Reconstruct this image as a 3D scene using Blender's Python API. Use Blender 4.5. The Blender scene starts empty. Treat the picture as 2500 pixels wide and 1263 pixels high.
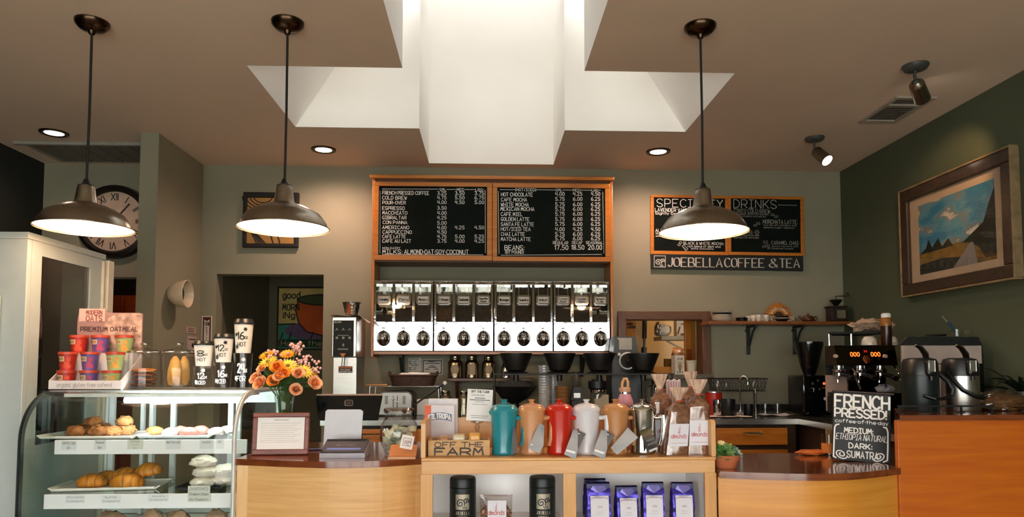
import bpy, bmesh, math, random
from mathutils import Vector, Matrix, noise, Euler

random.seed(7)
SC = bpy.context.scene
COL = SC.collection
PI = math.pi

# ------------------------------------------------------------------ camera
FPX, CX, CY = 1700.0, 1250.0, 800.0       # focal length and optical axis in 2500x1263 pixels
HC = 1.30                                  # eye height
phi = math.atan(98 / FPX)
psi = math.atan(63 / FPX * math.cos(phi))
FWD = Vector((math.sin(psi) * math.cos(phi), math.cos(psi) * math.cos(phi), math.sin(phi)))
RGT = Vector((math.cos(psi), -math.sin(psi), 0))
UPV = RGT.cross(FWD)
EYE = Vector((0, 0, HC))
cam = bpy.data.cameras.new('camera')
cam.sensor_width = 36.0
cam.lens = FPX / 2500 * 36
cam.shift_y = (CY - 631.5) / 2500
cam.clip_start = 0.05
cam.dof.use_dof = True
cam.dof.focus_distance = 4.9
cam.dof.aperture_fstop = 5.6
cam_o = bpy.data.objects.new('camera', cam)
COL.objects.link(cam_o)
cam_o.matrix_world = Matrix(((RGT.x, UPV.x, -FWD.x, 0), (RGT.y, UPV.y, -FWD.y, 0), (RGT.z, UPV.z, -FWD.z, HC), (0, 0, 0, 1)))
SC.camera = cam_o

def ray(px, py): return FWD + RGT * ((px - CX) / FPX) + UPV * ((CY - py) / FPX)
def P(px, py, Y):
    d = ray(px, py); return EYE + d * (Y / d.y)
def PX(px, py, X):
    d = ray(px, py); return EYE + d * (X / d.x)
def PZ(px, py, Z):
    d = ray(px, py); return EYE + d * ((Z - HC) / d.z)

# ------------------------------------------------------------------ view, world, daylight
SC.view_settings.view_transform = 'Standard'
SC.view_settings.look = 'None'
SC.view_settings.gamma = 1.0
SC.view_settings.exposure = 1.0
SC.view_settings.use_curve_mapping = False
SC.cycles.use_denoising = True
SC.cycles.max_bounces = 10
SC.cycles.diffuse_bounces = 7
SC.cycles.glossy_bounces = 4
SC.cycles.transmission_bounces = 6
SC.cycles.transparent_max_bounces = 16
SC.cycles.caustics_reflective = False
SC.cycles.caustics_refractive = False
SC.cycles.sample_clamp_indirect = 6.0

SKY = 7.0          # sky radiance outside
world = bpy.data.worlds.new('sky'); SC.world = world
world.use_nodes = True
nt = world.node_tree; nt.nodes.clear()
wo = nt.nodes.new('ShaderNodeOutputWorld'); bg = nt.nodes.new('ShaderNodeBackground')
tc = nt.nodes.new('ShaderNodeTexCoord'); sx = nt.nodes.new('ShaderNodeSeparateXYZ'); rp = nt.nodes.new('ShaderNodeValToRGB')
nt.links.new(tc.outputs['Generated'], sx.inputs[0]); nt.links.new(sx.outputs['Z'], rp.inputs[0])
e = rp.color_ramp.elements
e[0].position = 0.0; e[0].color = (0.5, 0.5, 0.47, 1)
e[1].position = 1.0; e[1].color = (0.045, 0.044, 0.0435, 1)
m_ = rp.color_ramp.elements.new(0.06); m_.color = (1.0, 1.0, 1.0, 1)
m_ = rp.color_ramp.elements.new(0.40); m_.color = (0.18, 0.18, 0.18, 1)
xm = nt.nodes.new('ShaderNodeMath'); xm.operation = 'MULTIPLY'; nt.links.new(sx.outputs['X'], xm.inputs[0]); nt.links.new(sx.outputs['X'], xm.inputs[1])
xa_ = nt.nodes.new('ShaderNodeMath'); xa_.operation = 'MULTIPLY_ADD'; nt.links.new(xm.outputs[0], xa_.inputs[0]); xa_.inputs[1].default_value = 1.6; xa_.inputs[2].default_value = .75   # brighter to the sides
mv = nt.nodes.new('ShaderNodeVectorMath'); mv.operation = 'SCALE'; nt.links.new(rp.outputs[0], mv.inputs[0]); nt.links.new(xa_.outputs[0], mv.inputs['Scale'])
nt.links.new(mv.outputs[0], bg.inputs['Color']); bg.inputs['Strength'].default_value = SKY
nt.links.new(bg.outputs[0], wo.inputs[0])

ZC = 2.81            # ceiling
D = 5.20             # back wall
XR_ = 2.725           # right wall
XL_ = -3.27          # left wall
YF = -2.0            # shop front
SHAFT = 1.62         # skylight well height above the ceiling

def area_portal(name, loc, rot, sx_, sy_):
    l = bpy.data.lights.new(name, 'AREA'); l.shape = 'RECTANGLE'; l.size = sx_; l.size_y = sy_
    l.cycles.is_portal = True
    o = bpy.data.objects.new(name, l); o.location = loc; o.rotation_euler = rot; COL.objects.link(o)
area_portal('skylight_portal', (0.04, 3.90, ZC + SHAFT + .02), (0, 0, 0), 0.95, 2.46)
for x_ in (-.58, .655): area_portal('skylight_arm_portal', (x_, 3.895, ZC + .88), (0, 0, 0), .36, .92)
area_portal('shop_front_portal', (-0.3, YF + .02, 1.11), (PI / 2, 0, PI), 5.6, 1.98)

# ------------------------------------------------------------------ materials
def lin(c):
    if isinstance(c, str):
        c = c.lstrip('#'); c = [int(c[i:i + 2], 16) / 255 for i in (0, 2, 4)]
    return tuple(x / 12.92 if x <= .04045 else ((x + .055) / 1.055) ** 2.4 for x in c) + (1,)
MATS = {}
def M(name, col, rough=.5, metal=0., var=.10, scale=14., bump=0., bscale=60., spec=.5, coat=0., trans=0., ior=1.45, aniso=None):
    if name in MATS: return MATS[name]
    m = bpy.data.materials.new(name); m.use_nodes = True; nt = m.node_tree; b = nt.nodes['Principled BSDF']
    c = lin(col)
    t = nt.nodes.new('ShaderNodeTexCoord'); n = nt.nodes.new('ShaderNodeTexNoise')
    mp = nt.nodes.new('ShaderNodeMapping'); nt.links.new(t.outputs['Object'], mp.inputs[0]); nt.links.new(mp.outputs[0], n.inputs['Vector'])
    if aniso: mp.inputs['Scale'].default_value = aniso
    n.inputs['Scale'].default_value = scale; n.inputs['Detail'].default_value = 3
    r = nt.nodes.new('ShaderNodeValToRGB'); nt.links.new(n.outputs['Fac'], r.inputs[0])
    e = r.color_ramp.elements
    e[0].position = .3; e[0].color = tuple(x * (1 - var) for x in c[:3]) + (1,)
    e[1].position = .7; e[1].color = tuple(min(1, x * (1 + var)) for x in c[:3]) + (1,)
    nt.links.new(r.outputs[0], b.inputs['Base Color'])
    b.inputs['Roughness'].default_value = rough; b.inputs['Metallic'].default_value = metal
    b.inputs['Specular IOR Level'].default_value = spec
    b.inputs['Coat Weight'].default_value = coat; b.inputs['Coat Roughness'].default_value = .08
    b.inputs['Transmission Weight'].default_value = trans; b.inputs['IOR'].default_value = ior
    if bump:
        n2 = nt.nodes.new('ShaderNodeTexNoise'); n2.inputs['Scale'].default_value = bscale; n2.inputs['Detail'].default_value = 4
        nt.links.new(t.outputs['Object'], n2.inputs['Vector'])
        bp = nt.nodes.new('ShaderNodeBump'); bp.inputs['Strength'].default_value = bump; bp.inputs['Distance'].default_value = .01
        nt.links.new(n2.outputs['Fac'], bp.inputs['Height']); nt.links.new(bp.outputs[0], b.inputs['Normal'])
    MATS[name] = m; return m

def wood(name, c1, c2, stretch=(1, 12, 12), scale=5., rough=.35, coat=.25):
    """grain runs along the axis with the small stretch number"""
    if name in MATS: return MATS[name]
    m = bpy.data.materials.new(name); m.use_nodes = True; nt = m.node_tree; b = nt.nodes['Principled BSDF']
    t = nt.nodes.new('ShaderNodeTexCoord'); mp = nt.nodes.new('ShaderNodeMapping'); mp.inputs['Scale'].default_value = stretch
    n = nt.nodes.new('ShaderNodeTexNoise'); n.inputs['Scale'].default_value = scale; n.inputs['Detail'].default_value = 6; n.inputs['Distortion'].default_value = .6
    nt.links.new(t.outputs['Object'], mp.inputs[0]); nt.links.new(mp.outputs[0], n.inputs['Vector'])
    r = nt.nodes.new('ShaderNodeValToRGB'); e = r.color_ramp.elements
    e[0].position = .32; e[0].color = lin(c1); e[1].position = .68; e[1].color = lin(c2)
    nt.links.new(n.outputs['Fac'], r.inputs[0]); nt.links.new(r.outputs[0], b.inputs['Base Color'])
    bp = nt.nodes.new('ShaderNodeBump'); bp.inputs['Strength'].default_value = .08; bp.inputs['Distance'].default_value = .004
    nt.links.new(n.outputs['Fac'], bp.inputs['Height']); nt.links.new(bp.outputs[0], b.inputs['Normal'])
    b.inputs['Roughness'].default_value = rough; b.inputs['Coat Weight'].default_value = coat; b.inputs['Coat Roughness'].default_value = .1
    MATS[name] = m; return m

def glass(name, tint=(1, 1, 1), refl=1.0, rough=.02, ior=1.45):
    """thin clear sheet: straight-through light plus a mirror reflection that grows at grazing angles"""
    if name in MATS: return MATS[name]
    m = bpy.data.materials.new(name); m.use_nodes = True; nt = m.node_tree; nt.nodes.remove(nt.nodes['Principled BSDF'])
    out = nt.nodes['Material Output']; tr = nt.nodes.new('ShaderNodeBsdfTransparent'); gl = nt.nodes.new('ShaderNodeBsdfGlossy')
    fr = nt.nodes.new('ShaderNodeFresnel'); mx = nt.nodes.new('ShaderNodeMixShader'); ma = nt.nodes.new('ShaderNodeMath'); ma.operation = 'MULTIPLY'
    ma.use_clamp = True
    n = nt.nodes.new('ShaderNodeTexNoise'); n.inputs['Scale'].default_value = 3.0
    r = nt.nodes.new('ShaderNodeValToRGB'); e = r.color_ramp.elements
    e[0].color = tuple(x * .96 for x in tint) + (1,); e[1].color = tuple(tint) + (1,)
    t = nt.nodes.new('ShaderNodeTexCoord'); nt.links.new(t.outputs['Object'], n.inputs['Vector']); nt.links.new(n.outputs['Fac'], r.inputs[0])
    nt.links.new(r.outputs[0], tr.inputs[0])
    ge = nt.nodes.new('ShaderNodeNewGeometry'); m1 = nt.nodes.new('ShaderNodeMath'); m1.operation = 'MULTIPLY_ADD'; m1.inputs[1].default_value = -2; m1.inputs[2].default_value = 1
    pw = nt.nodes.new('ShaderNodeMath'); pw.operation = 'POWER'; pw.inputs[0].default_value = ior
    nt.links.new(ge.outputs['Backfacing'], m1.inputs[0]); nt.links.new(m1.outputs[0], pw.inputs[1]); nt.links.new(pw.outputs[0], fr.inputs['IOR']); ma.inputs[1].default_value = refl; gl.inputs['Roughness'].default_value = rough
    nt.links.new(fr.outputs[0], ma.inputs[0]); nt.links.new(ma.outputs[0], mx.inputs[0])
    nt.links.new(tr.outputs[0], mx.inputs[1]); nt.links.new(gl.outputs[0], mx.inputs[2]); nt.links.new(mx.outputs[0], out.inputs[0])
    MATS[name] = m; return m

def emit(name, col, s):
    if name in MATS: return MATS[name]
    m = bpy.data.materials.new(name); m.use_nodes = True; b = m.node_tree.nodes['Principled BSDF']
    c = lin(col); b.inputs['Base Color'].default_value = c; b.inputs['Emission Color'].default_value = c; b.inputs['Emission Strength'].default_value = s
    MATS[name] = m; return m

# ------------------------------------------------------------------ stroke alphabet: x digit 0-8, y letter with d = baseline, p = cap height
GL = {
'A': "0d4p8d 2h6h", 'B': "0d0p ~0p5p7o7k5j0j ~0j6j8h8e6d0d", 'C': "~8n6p3p0m0g3d6d8f", 'D': "0d0p ~0p4p8m8g4d0d",
'E': "8p0p 0p0d 0d8d 0j6j", 'F': "8p0p 0p0d 0j6j", 'G': "~8n6p3p0m0g3d6d8f8i 8i5i", 'H': "0d0p 8d8p 0j8j", 'I': "3d3p 0p6p 0d6d",
'J': "~6p6g4d2d0f", 'K': "0d0p 8p0h 3j8d", 'L': "0p0d 0d7d", 'M': "0d1p 1p4h 4h7p 7p8d", 'N': "0d0p 0p8d 8d8p",
'O': "~4p1o0l0g1e4d7e8g8l7o4p", 'P': "0d0p ~0p6p8n8k6i0i", 'Q': "~4p1o0l0g1e4d7e8g8l7o4p 5g8d", 'R': "0d0p ~0p6p8n8k6i0i 4i8d",
'S': "~8n6p2p0n0l2j6i8g8f6d2d0f", 'T': "0p8p 4p4d", 'U': "~0p0g2d6d8g8p", 'V': "0p4d 4d8p", 'W': "0p2d 2d4l 4l6d 6d8p", 'X': "0d8p 0p8d",
'Y': "0p4j 4j8p 4j4d", 'Z': "0p8p 8p0d 0d8d",
'0': "~3p1o0l0g1e3d5e6g6l5o3p", '1': "0m2p 2p2d", '2': "~0m1p5p7n6k0d 0d7d", '3': "~0o3p6o6k3j ~3j7i7f4d2d0e", '4': "1p0i 0i7i 6p6d",
'5': "7p1p 1p1j ~1j5k7i7f4d2d0e", '6': "~6p2n0i0f2d5d7f7h5j2j0h", '7': "0p7p 7p3d", '8': "~3p0o0l3j6h6e3d0e0h3j6l6o3p", '9': "~7l5j2j0l0n2p5p7n7j5d",
'.': "0d1d 0e1e", ':': "0e1e 0k1k", '-': "0i5i", '(': "~2q0n0f2c", ')': "~0q2n2f0c", '/': "0d6p", '&': "~8d2m2o4p6o6m0h0f2d5d8h", '!': "0p0h 0d0e",
'$': "~7n5p2p0n0l2j5i7g7f5d2d0f 3r3b", "'": "0p0n", ',': "1e0c", '*': "0j1j 0i1i", '"': "0p0n 2p2n", '|': "0d0p", '_': "0d8d", '+': "0i6i 3l3f",
'a': "~7j5l2l0i0g2d5d7g 7l7d", 'b': "0p0d ~0h2l5l7i7g5d2d0g", 'c': "~7k5l2l0i0g2d5d7e", 'd': "7p7d ~7h5l2l0i0g2d5d7g", 'e': "0h7h ~7h7j5l2l0i0g2d5d7e",
'f': "~6o4p2o2l2d 0l5l", 'g': "~7j5l2l0i0g2d5d7g 7l7c ~7c5a2a0b", 'h': "0p0d ~0i3l5l7i7d", 'i': "0l0d 0n0o", 'j': "~4l4c2a0a 4n4o", 'k': "0p0d 6l0g 2i6d",
'l': "0p0d", 'm': "0l0d ~0i2l4i4d ~4i6l8i8d", 'n': "0l0d ~0i3l5l7i7d", 'o': "~4l1k0i0g1e4d7e8g8i7k4l", 'p': "0l0a ~0h2l5l7i7g5d2d0g", 'q': "7l7a ~7h5l2l0i0g2d5d7g",
'r': "0l0d ~0i3l5k", 's': "~6k4l2l0k1i5h6f4d2d0e", 't': "2p2d 0l5l", 'u': "~0l0g2d5d7g 7l7d", 'v': "0l3d 3d6l", 'w': "0l2d 2d4k 4k6d 6d8l", 'x': "0l6d 6l0d",
'y': "0l3e 6l2a", 'z': "0l6l 6l0d 0d6d"}
def chaikin(p, it=2):
    closed = p[0] == p[-1]
    for _ in range(it):
        q = [] if closed else [p[0]]
        for a, b in zip(p, p[1:]):
            q.append((a[0] * .75 + b[0] * .25, a[1] * .75 + b[1] * .25)); q.append((a[0] * .25 + b[0] * .75, a[1] * .25 + b[1] * .75))
        q.append(q[0] if closed else p[-1]); p = q
    return p
GC = {}
def glyph(ch, it):
    k = (ch, it)
    if k not in GC:
        st = []
        for s in GL[ch].split():
            c = s.startswith('~'); s = s.lstrip('~')
            p = [(float(s[i]), float(ord(s[i + 1]) - 100)) for i in range(0, len(s), 2)]
            st.append(chaikin(p, it) if c else p)
        GC[k] = (st, max(x for p in st for x, y in p))
    return GC[k]

# ------------------------------------------------------------------ mesh builder
class MB:
    def __init__(s, X=None): s.bm = bmesh.new(); s.M = X or Matrix(); s.FL = s.bm.faces.layers.int.new('flat')
    def v(s, co): return s.bm.verts.new(s.M @ Vector(co))
    def face(s, vs):
        try: return s.bm.faces.new(vs)
        except ValueError: return None
    def poly(s, pts): return s.face([s.v(p) for p in pts])
    def box(s, x0, x1, y0, y1, z0, z1, bev=0, seg=2, R=None):
        m = Matrix.Translation(((x0 + x1) / 2, (y0 + y1) / 2, (z0 + z1) / 2))
        if R: m = m @ R
        m = s.M @ m @ Matrix.Diagonal((abs(x1 - x0), abs(y1 - y0), abs(z1 - z0), 1))
        vs = bmesh.ops.create_cube(s.bm, size=1, matrix=m)['verts']
        if bev:
            ed = list({e for v in vs for e in v.link_edges})
            big = [f for f in {f for v in vs for f in v.link_faces}]
            for f in big: f[s.FL] = 1
            res = bmesh.ops.bevel(s.bm, geom=ed, offset=bev, segments=seg, affect='EDGES', profile=.5)
            lens = sorted((abs(x1 - x0), abs(y1 - y0), abs(z1 - z0))); lim = (lens[0] - 2 * bev) * (lens[1] - 2 * bev) * .95
            for f in res['faces']: f[s.FL] = 1 if lim > 0 and f.calc_area() >= lim else 0
        else:
            for f in {f for v in vs for f in v.link_faces}: f[s.FL] = 1
        return s
    def lathe(s, prof, c=(0, 0, 0), seg=32, X=None, a0=0, a1=2 * PI, caps=True):
        full = abs(a1 - a0 - 2 * PI) < 1e-6; n = seg if full else seg + 1
        T = Matrix.Translation(c) @ (X or Matrix()); rings = []
        for r, z in prof:
            if r < 1e-6: rings.append([s.v(T @ Vector((0, 0, z)))])
            else: rings.append([s.v(T @ Vector((r * math.cos(a0 + (a1 - a0) * i / seg), r * math.sin(a0 + (a1 - a0) * i / seg), z))) for i in range(n)])
        for A, B in zip(rings, rings[1:]):
            k = len(A) if len(A) > 1 else len(B)
            for i in range(k if full else k - 1):
                j = (i + 1) % k
                if len(A) == 1 and len(B) == 1: continue
                if len(A) == 1: s.face([A[0], B[i], B[j]])
                elif len(B) == 1: s.face([A[i], A[j], B[0]])
                else: s.face([A[i], A[j], B[j], B[i]])
        if caps and full:
            if len(rings[0]) > 1: s.face(rings[0][::-1])
            if len(rings[-1]) > 1: s.face(rings[-1])
        return s
    def tube(s, pts, r, seg=8, caps=True, closed=False, flat=1.0):
        pts = [Vector(p) for p in pts]; n = len(pts); rings = []
        rr = r if isinstance(r, (list, tuple)) else [r] * n
        up = None
        for i, p in enumerate(pts):
            a = pts[i - 1] if (i or closed) else p; b = pts[(i + 1) % n] if (i < n - 1 or closed) else p
            t = (b - a).normalized()
            if up is None: up = t.orthogonal().normalized() if abs(t.z) > .9 else Vector((0, 0, 1))
            x = t.cross(up)
            x = x.normalized() if x.length > 1e-5 else t.orthogonal().normalized()
            y = x.cross(t).normalized(); up = y
            rings.append([s.v(p + x * (math.cos(2 * PI * k / seg) * rr[i]) + y * (math.sin(2 * PI * k / seg) * rr[i] * flat)) for k in range(seg)])
        rng = range(n if closed else n - 1)
        for i in rng:
            A, B = rings[i], rings[(i + 1) % n]
            for k in range(seg): s.face([A[k], A[(k + 1) % seg], B[(k + 1) % seg], B[k]])
        if caps and not closed: s.face(rings[0][::-1]); s.face(rings[-1])
        return s
    def prism(s, poly, axis, c0, c1):
        def at(p, c): return {'x': (c, p[0], p[1]), 'y': (p[0], c, p[1]), 'z': (p[0], p[1], c)}[axis]
        A = [s.v(at(p, c0)) for p in poly]; B = [s.v(at(p, c1)) for p in poly]; n = len(poly)
        s.face(A[::-1]); s.face(B)
        for i in range(n): s.face([A[i], A[(i + 1) % n], B[(i + 1) % n], B[i]])
        return s
    def ball(s, c, r, seg=16, rings=8):
        if not isinstance(r, (tuple, list)): r = (r, r, r)
        s.lathe([(math.sin(PI * i / rings), -math.cos(PI * i / rings)) for i in range(rings + 1)], c, seg, Matrix.Diagonal((r[0], r[1], r[2], 1)), caps=False); return s
    def blob(s, c, r, amp=.15, f=3., seed=0, sub=3, flat=None):
        vs = bmesh.ops.create_icosphere(s.bm, subdivisions=sub, radius=1)['verts']
        for v in vs:
            d = v.co.normalized(); k = 1 + amp * noise.noise(d * f + Vector((seed * 3.7, seed * 1.3, 0))) + amp * .4 * noise.noise(d * f * 2.7 + Vector((0, seed * 2.1, 5)))
            q = Vector((d.x * r[0] * k, d.y * r[1] * k, d.z * r[2] * k))
            if flat is not None: q.z = max(q.z, -flat)
            v.co = s.M @ (Vector(c) + q)
        return s
    def grid(s, f, nu, nv, closeu=False):
        g = [[s.v(f(i / nu, j / nv)) for j in range(nv + 1)] for i in range(nu if closeu else nu + 1)]
        for i in range(nu):
            A = g[i]; B = g[(i + 1) % len(g)]
            for j in range(nv): s.face([A[j], B[j], B[j + 1], A[j + 1]])
        return s
    def text(s, t, x, z, h, w=None, wd=.11, f=None, al='l', serif=0, sp=3., y=0., slant=0., it=2, lift=None, jit=0.):
        """chalk or print lettering as flat strokes; x,z baseline start in the writing plane"""
        f = f or (lambda a, b: (a, y, b))
        adv = 0; items = []
        for ch in t:
            if ch == ' ': adv += 5; continue
            st, gw = glyph(ch, it); items.append((st, adv)); adv += gw + sp
        tot = max(adv - sp, 1); k = h / 12; kx = (w / tot) if w else k * .85
        x0 = x - {'l': 0, 'c': .5, 'r': 1}[al] * tot * kx
        hw0 = h * wd / 2
        for st, a in items:
            dz = random.uniform(-jit, jit) * h
            for p in st:
                q = [(x0 + (a + px_) * kx + slant * pz_ * k, z + pz_ * k + dz) for px_, pz_ in p]
                s.ribbon(q, hw0, f, serif)
                if serif:
                    for (X0, Z0), (Xn, Zn) in ((q[0], q[1]), (q[-1], q[-2])):
                        if len(p) == 2 and abs(Zn - Z0) > abs(Xn - X0) * .8 and (abs(Z0 - z) < h * .03 or abs(Z0 - z - h) < h * .03):
                            b = h * .10; tt = h * .022
                            s.poly([f(X0 - b, Z0 - tt), f(X0 + b, Z0 - tt), f(X0 + b, Z0 + tt), f(X0 - b, Z0 + tt)])
        return s
    def line(s, pts, w, f=None, y=0.):
        s.ribbon(pts, w / 2, f or (lambda a, b: (a, y, b))); return s
    def ribbon(s, q, hw0, f, serif=0):
        """one flat unbroken stroke; each stroke lies a hair above the last so crossings never share a plane"""
        q = [p for i, p in enumerate(q) if i == 0 or math.hypot(p[0] - q[i - 1][0], p[1] - q[i - 1][1]) > 1e-7]
        if len(q) < 2: return
        closed = len(q) > 3 and math.hypot(q[0][0] - q[-1][0], q[0][1] - q[-1][1]) < 1e-7
        if closed: q = q[:-1]
        n = len(q); s.lift = (getattr(s, 'lift', 0) + 1) % 7; up = .00005 * (s.lift + 1); L, R = [], []
        D_ = []
        for i in range(n if closed else n - 1):
            dx, dy = q[(i + 1) % n][0] - q[i][0], q[(i + 1) % n][1] - q[i][1]; l = math.hypot(dx, dy); D_.append((dx / l, dy / l))
        e0 = 1e-4
        for i in range(n):
            a = D_[i - 1] if (i or closed) else D_[0]; b = D_[i % len(D_)] if (i < n - 1 or closed) else D_[-1]
            tx, ty = a[0] + b[0], a[1] + b[1]; l = math.hypot(tx, ty)
            if l < .2: tx, ty, l = b[0], b[1], 1
            tx /= l; ty /= l; c = max(.5, tx * b[0] + ty * b[1]); hw = hw0
            if serif: hw = hw0 * (.30 + .70 * abs(ty * .94 - tx * .34) ** 1.2)
            w = hw / c; x, y = q[i]
            if not closed and not serif:
                if i == 0: x -= tx * hw * .5; y -= ty * hw * .5
                if i == n - 1: x += tx * hw * .5; y += ty * hw * .5
            for S_, g in ((L, 1), (R, -1)):
                u, v = x - ty * w * g, y + tx * w * g; p = Vector(f(u, v)); nn = (Vector(f(u + e0, v)) - p).cross(Vector(f(u, v + e0)) - p)
                S_.append(s.v(p + nn.normalized() * up))
        for i in range(n if closed else n - 1): j = (i + 1) % n; s.face([L[i], R[i], R[j], L[j]])
    def rect(s, x0, x1, z0, z1, y=0.): s.poly([(x0, y, z0), (x1, y, z0), (x1, y, z1), (x0, y, z1)]); return s
    def build(s, name, mat, parent=None, loc=None, rot=None, smooth=True, ang=38, recalc=True):
        if recalc: bmesh.ops.recalc_face_normals(s.bm, faces=s.bm.faces[:])
        me = bpy.data.meshes.new(name)
        if smooth:
            for f in s.bm.faces: f.smooth = not f[s.FL]
        sm = [bool(f.smooth) for f in s.bm.faces]
        s.bm.to_mesh(me); s.bm.free()
        if smooth and len(me.polygons): me.set_sharp_from_angle(angle=math.radians(ang)); me.polygons.foreach_set('use_smooth', sm)
        if 'flat' in me.attributes: me.attributes.remove(me.attributes['flat'])
        for m in (mat if isinstance(mat, (list, tuple)) else [mat]): me.materials.append(m)
        o = bpy.data.objects.new(name, me); COL.objects.link(o)
        if parent: o.parent = parent
        if loc is not None: o.location = loc
        if rot is not None: o.rotation_euler = rot
        return o

def tag(o, label, cat, group=None, kind=None):
    if label: o['label'] = label
    if cat: o['category'] = cat
    if group: o['group'] = group
    if kind: o['kind'] = kind
    return o
def thing(name, label, cat, loc=(0, 0, 0), rz=0., group=None, rot=None):
    o = bpy.data.objects.new(name, None); COL.objects.link(o); o.empty_display_size = .05
    o.location = loc; o.rotation_euler = rot or (0, 0, rz)
    return tag(o, label, cat, group)
def struct(o): o['kind'] = 'structure'; return o
def kids(o): return [c for c in COL.objects if c.parent == o]
def dup(root, loc, rz=None, label=None, group=None):
    r = root.copy(); COL.objects.link(r); r.location = loc
    if rz is not None: r.rotation_euler = (r.rotation_euler[0], r.rotation_euler[1], rz)
    if label: r['label'] = label
    if group: r['group'] = group
    for ch in kids(root):
        c = ch.copy(); COL.objects.link(c); c.parent = r
        for g in kids(ch):
            d = g.copy(); COL.objects.link(d); d.parent = c
    return r
def Rz(a): return Matrix.Rotation(a, 4, 'Z')
def Rx(a): return Matrix.Rotation(a, 4, 'X')
def Ry(a): return Matrix.Rotation(a, 4, 'Y')
def T(x, y, z): return Matrix.Translation((x, y, z))
def cyl(r, x0=0.): return lambda a, b: (r * math.sin(a / r), -r * math.cos(a / r), b)      # wrap lettering on a cylinder facing -Y
def logo(mb, x, z, s, y=0., f=None):
    """square emblem: spiral curls and little stripes"""
    f = f or (lambda a, b: (a, y, b))
    for cx, cz, r, n in ((.36, .42, .30, 1.6), (.74, .56, .20, 1.4)):
        pts = []
        for i in range(30):
            a = -.5 + i / 29 * n * 2 * PI; rr = r * (1 - i / 29 * .85); pts.append((x + s * (cx + rr * math.cos(a)), z + s * (cz + rr * math.sin(a))))
        mb.line(pts, s * .075, f)
    for i in range(3): mb.line([(x + s * (.5 + i * .11), z + s * .22), (x + s * (.58 + i * .11), z + s * .05)], s * .05, f)
    mb.line([(x, z), (x + s, z), (x + s, z + s), (x, z + s), (x, z)], s * .06, f)
# ================================================================== materials used all over
paint = M('sage_grey_paint', '#88846f', .75, var=.04, scale=3, bump=.05, bscale=220)
paint_ceil = M('taupe_ceiling_paint', '#d4bfa7', .85, var=.03, scale=2, bump=.04, bscale=200)
white_shaft = M('white_plaster', '#f3f0ea', .85, var=.02, scale=3, bump=.03, bscale=150)
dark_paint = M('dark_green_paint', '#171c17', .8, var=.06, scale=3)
cream = M('cream_paint', '#c9b593', .8, var=.04, scale=3)
maple = wood('maple_veneer', '#c99a5c', '#d9ae72', (1.2, 1.2, 22), 3., .42, .15)
maple_dark = wood('maple_edge', '#b9803f', '#cb9450', (1.2, 14, 14), 3., .4, .2)
deep_amber = wood('deep_amber_veneer', '#a84f08', '#b9620f', (1., 1., 16), 2.4, .35, .3)
amber = wood('amber_veneer', '#bd7a26', '#cf8e38', (1., 1., 16), 2.4, .35, .3)
cherry = wood('cherry_top', '#5e2c12', '#7d3f1b', (1.5, 14, 14), 3., .16, .7)
oak = wood('orange_oak', '#a8611c', '#bd7628', (1.5, 14, 14), 4., .35, .25)
oak_v = wood('orange_oak_upright', '#a8611c', '#bd7628', (14, 14, 1.5), 4., .35, .25)
walnut = wood('walnut_trim', '#4a2c17', '#633d22', (2, 12, 12), 4., .45, .1)
walnut_v = wood('walnut_trim_upright', '#4a2c17', '#633d22', (12, 12, 2), 4., .45, .1)
steel = M('brushed_steel', '#b8b5ae', .28, 1., var=.08, scale=6, aniso=(2, 2, 60))
chrome = M('polished_chrome', '#dcdcdc', .06, 1., var=.03)
nickel = M('brushed_nickel', '#8f8577', .30, 1., var=.10, scale=5, aniso=(30, 30, 2))
bronze = M('dark_bronze', '#4a3a2c', .25, 1., var=.25, scale=10)
black = M('black_plastic', '#0d0f0e', .38, var=.15)
black_m = M('black_powder_coat', '#121413', .5, var=.15)
blackgloss = M('black_gloss', '#08090a', .12, var=.15, coat=.6)
slate = M('chalkboard_slate', '#0b120e', .8, var=.25, scale=9, spec=.12)
bin_chrome = M('bin_chrome', '#dcdcdc', .05, 1., var=.03, bump=.10, bscale=9)
chalk = M('chalk_white', '#dedcd6', .9, var=.05)
white = M('white_plastic', '#dcdbd8', .4, var=.03)
paper = M('white_paper', '#e4e2de', .8, var=.03)
ink = M('black_ink', '#1b1a19', .8, var=.1)
greyink = M('grey_ink', '#8d8b88', .8, var=.1)
ceramic = M('white_ceramic', '#e2ddd4', .2, var=.03, coat=.3)
clear = glass('clear_glass', (.99, 1, .995), 1.0)
clearplastic = glass('clear_plastic', (.95, .95, .95), 1.0, .08)
brown_lino = M('brown_floor', '#b9aa97', .5, var=.15, scale=6)

# ================================================================== shell
f = MB(); f.box(-4.6, 3.4, YF - .2, 7.4, -.1, 0); struct(f.build('floor', brown_lino, smooth=False))

YA, YB, YE, YS0, AH2 = 3.45, 4.34, 5.09, 2.68, .86
xs = [-4.6, -1.2, -.426, .497, 1.272, 2.83]; ys = [YF - .1, YS0, YA, YB, YE, 5.32]
def in_cross(x, y): return (-.426 < x < .497 and YS0 < y < YE) or (-1.2 < x < 1.272 and YA < y < YB)
c = MB()
for i in range(5):
    for j in range(5):
        if not in_cross((xs[i] + xs[i + 1]) / 2, (ys[j] + ys[j + 1]) / 2):
            c.poly([(xs[i], ys[j], ZC), (xs[i], ys[j + 1], ZC), (xs[i + 1], ys[j + 1], ZC), (xs[i + 1], ys[j], ZC)])
bmesh.ops.remove_doubles(c.bm, verts=c.bm.verts[:], dist=1e-4)
struct(c.build('ceiling', paint_ceil, smooth=False, recalc=False))

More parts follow.
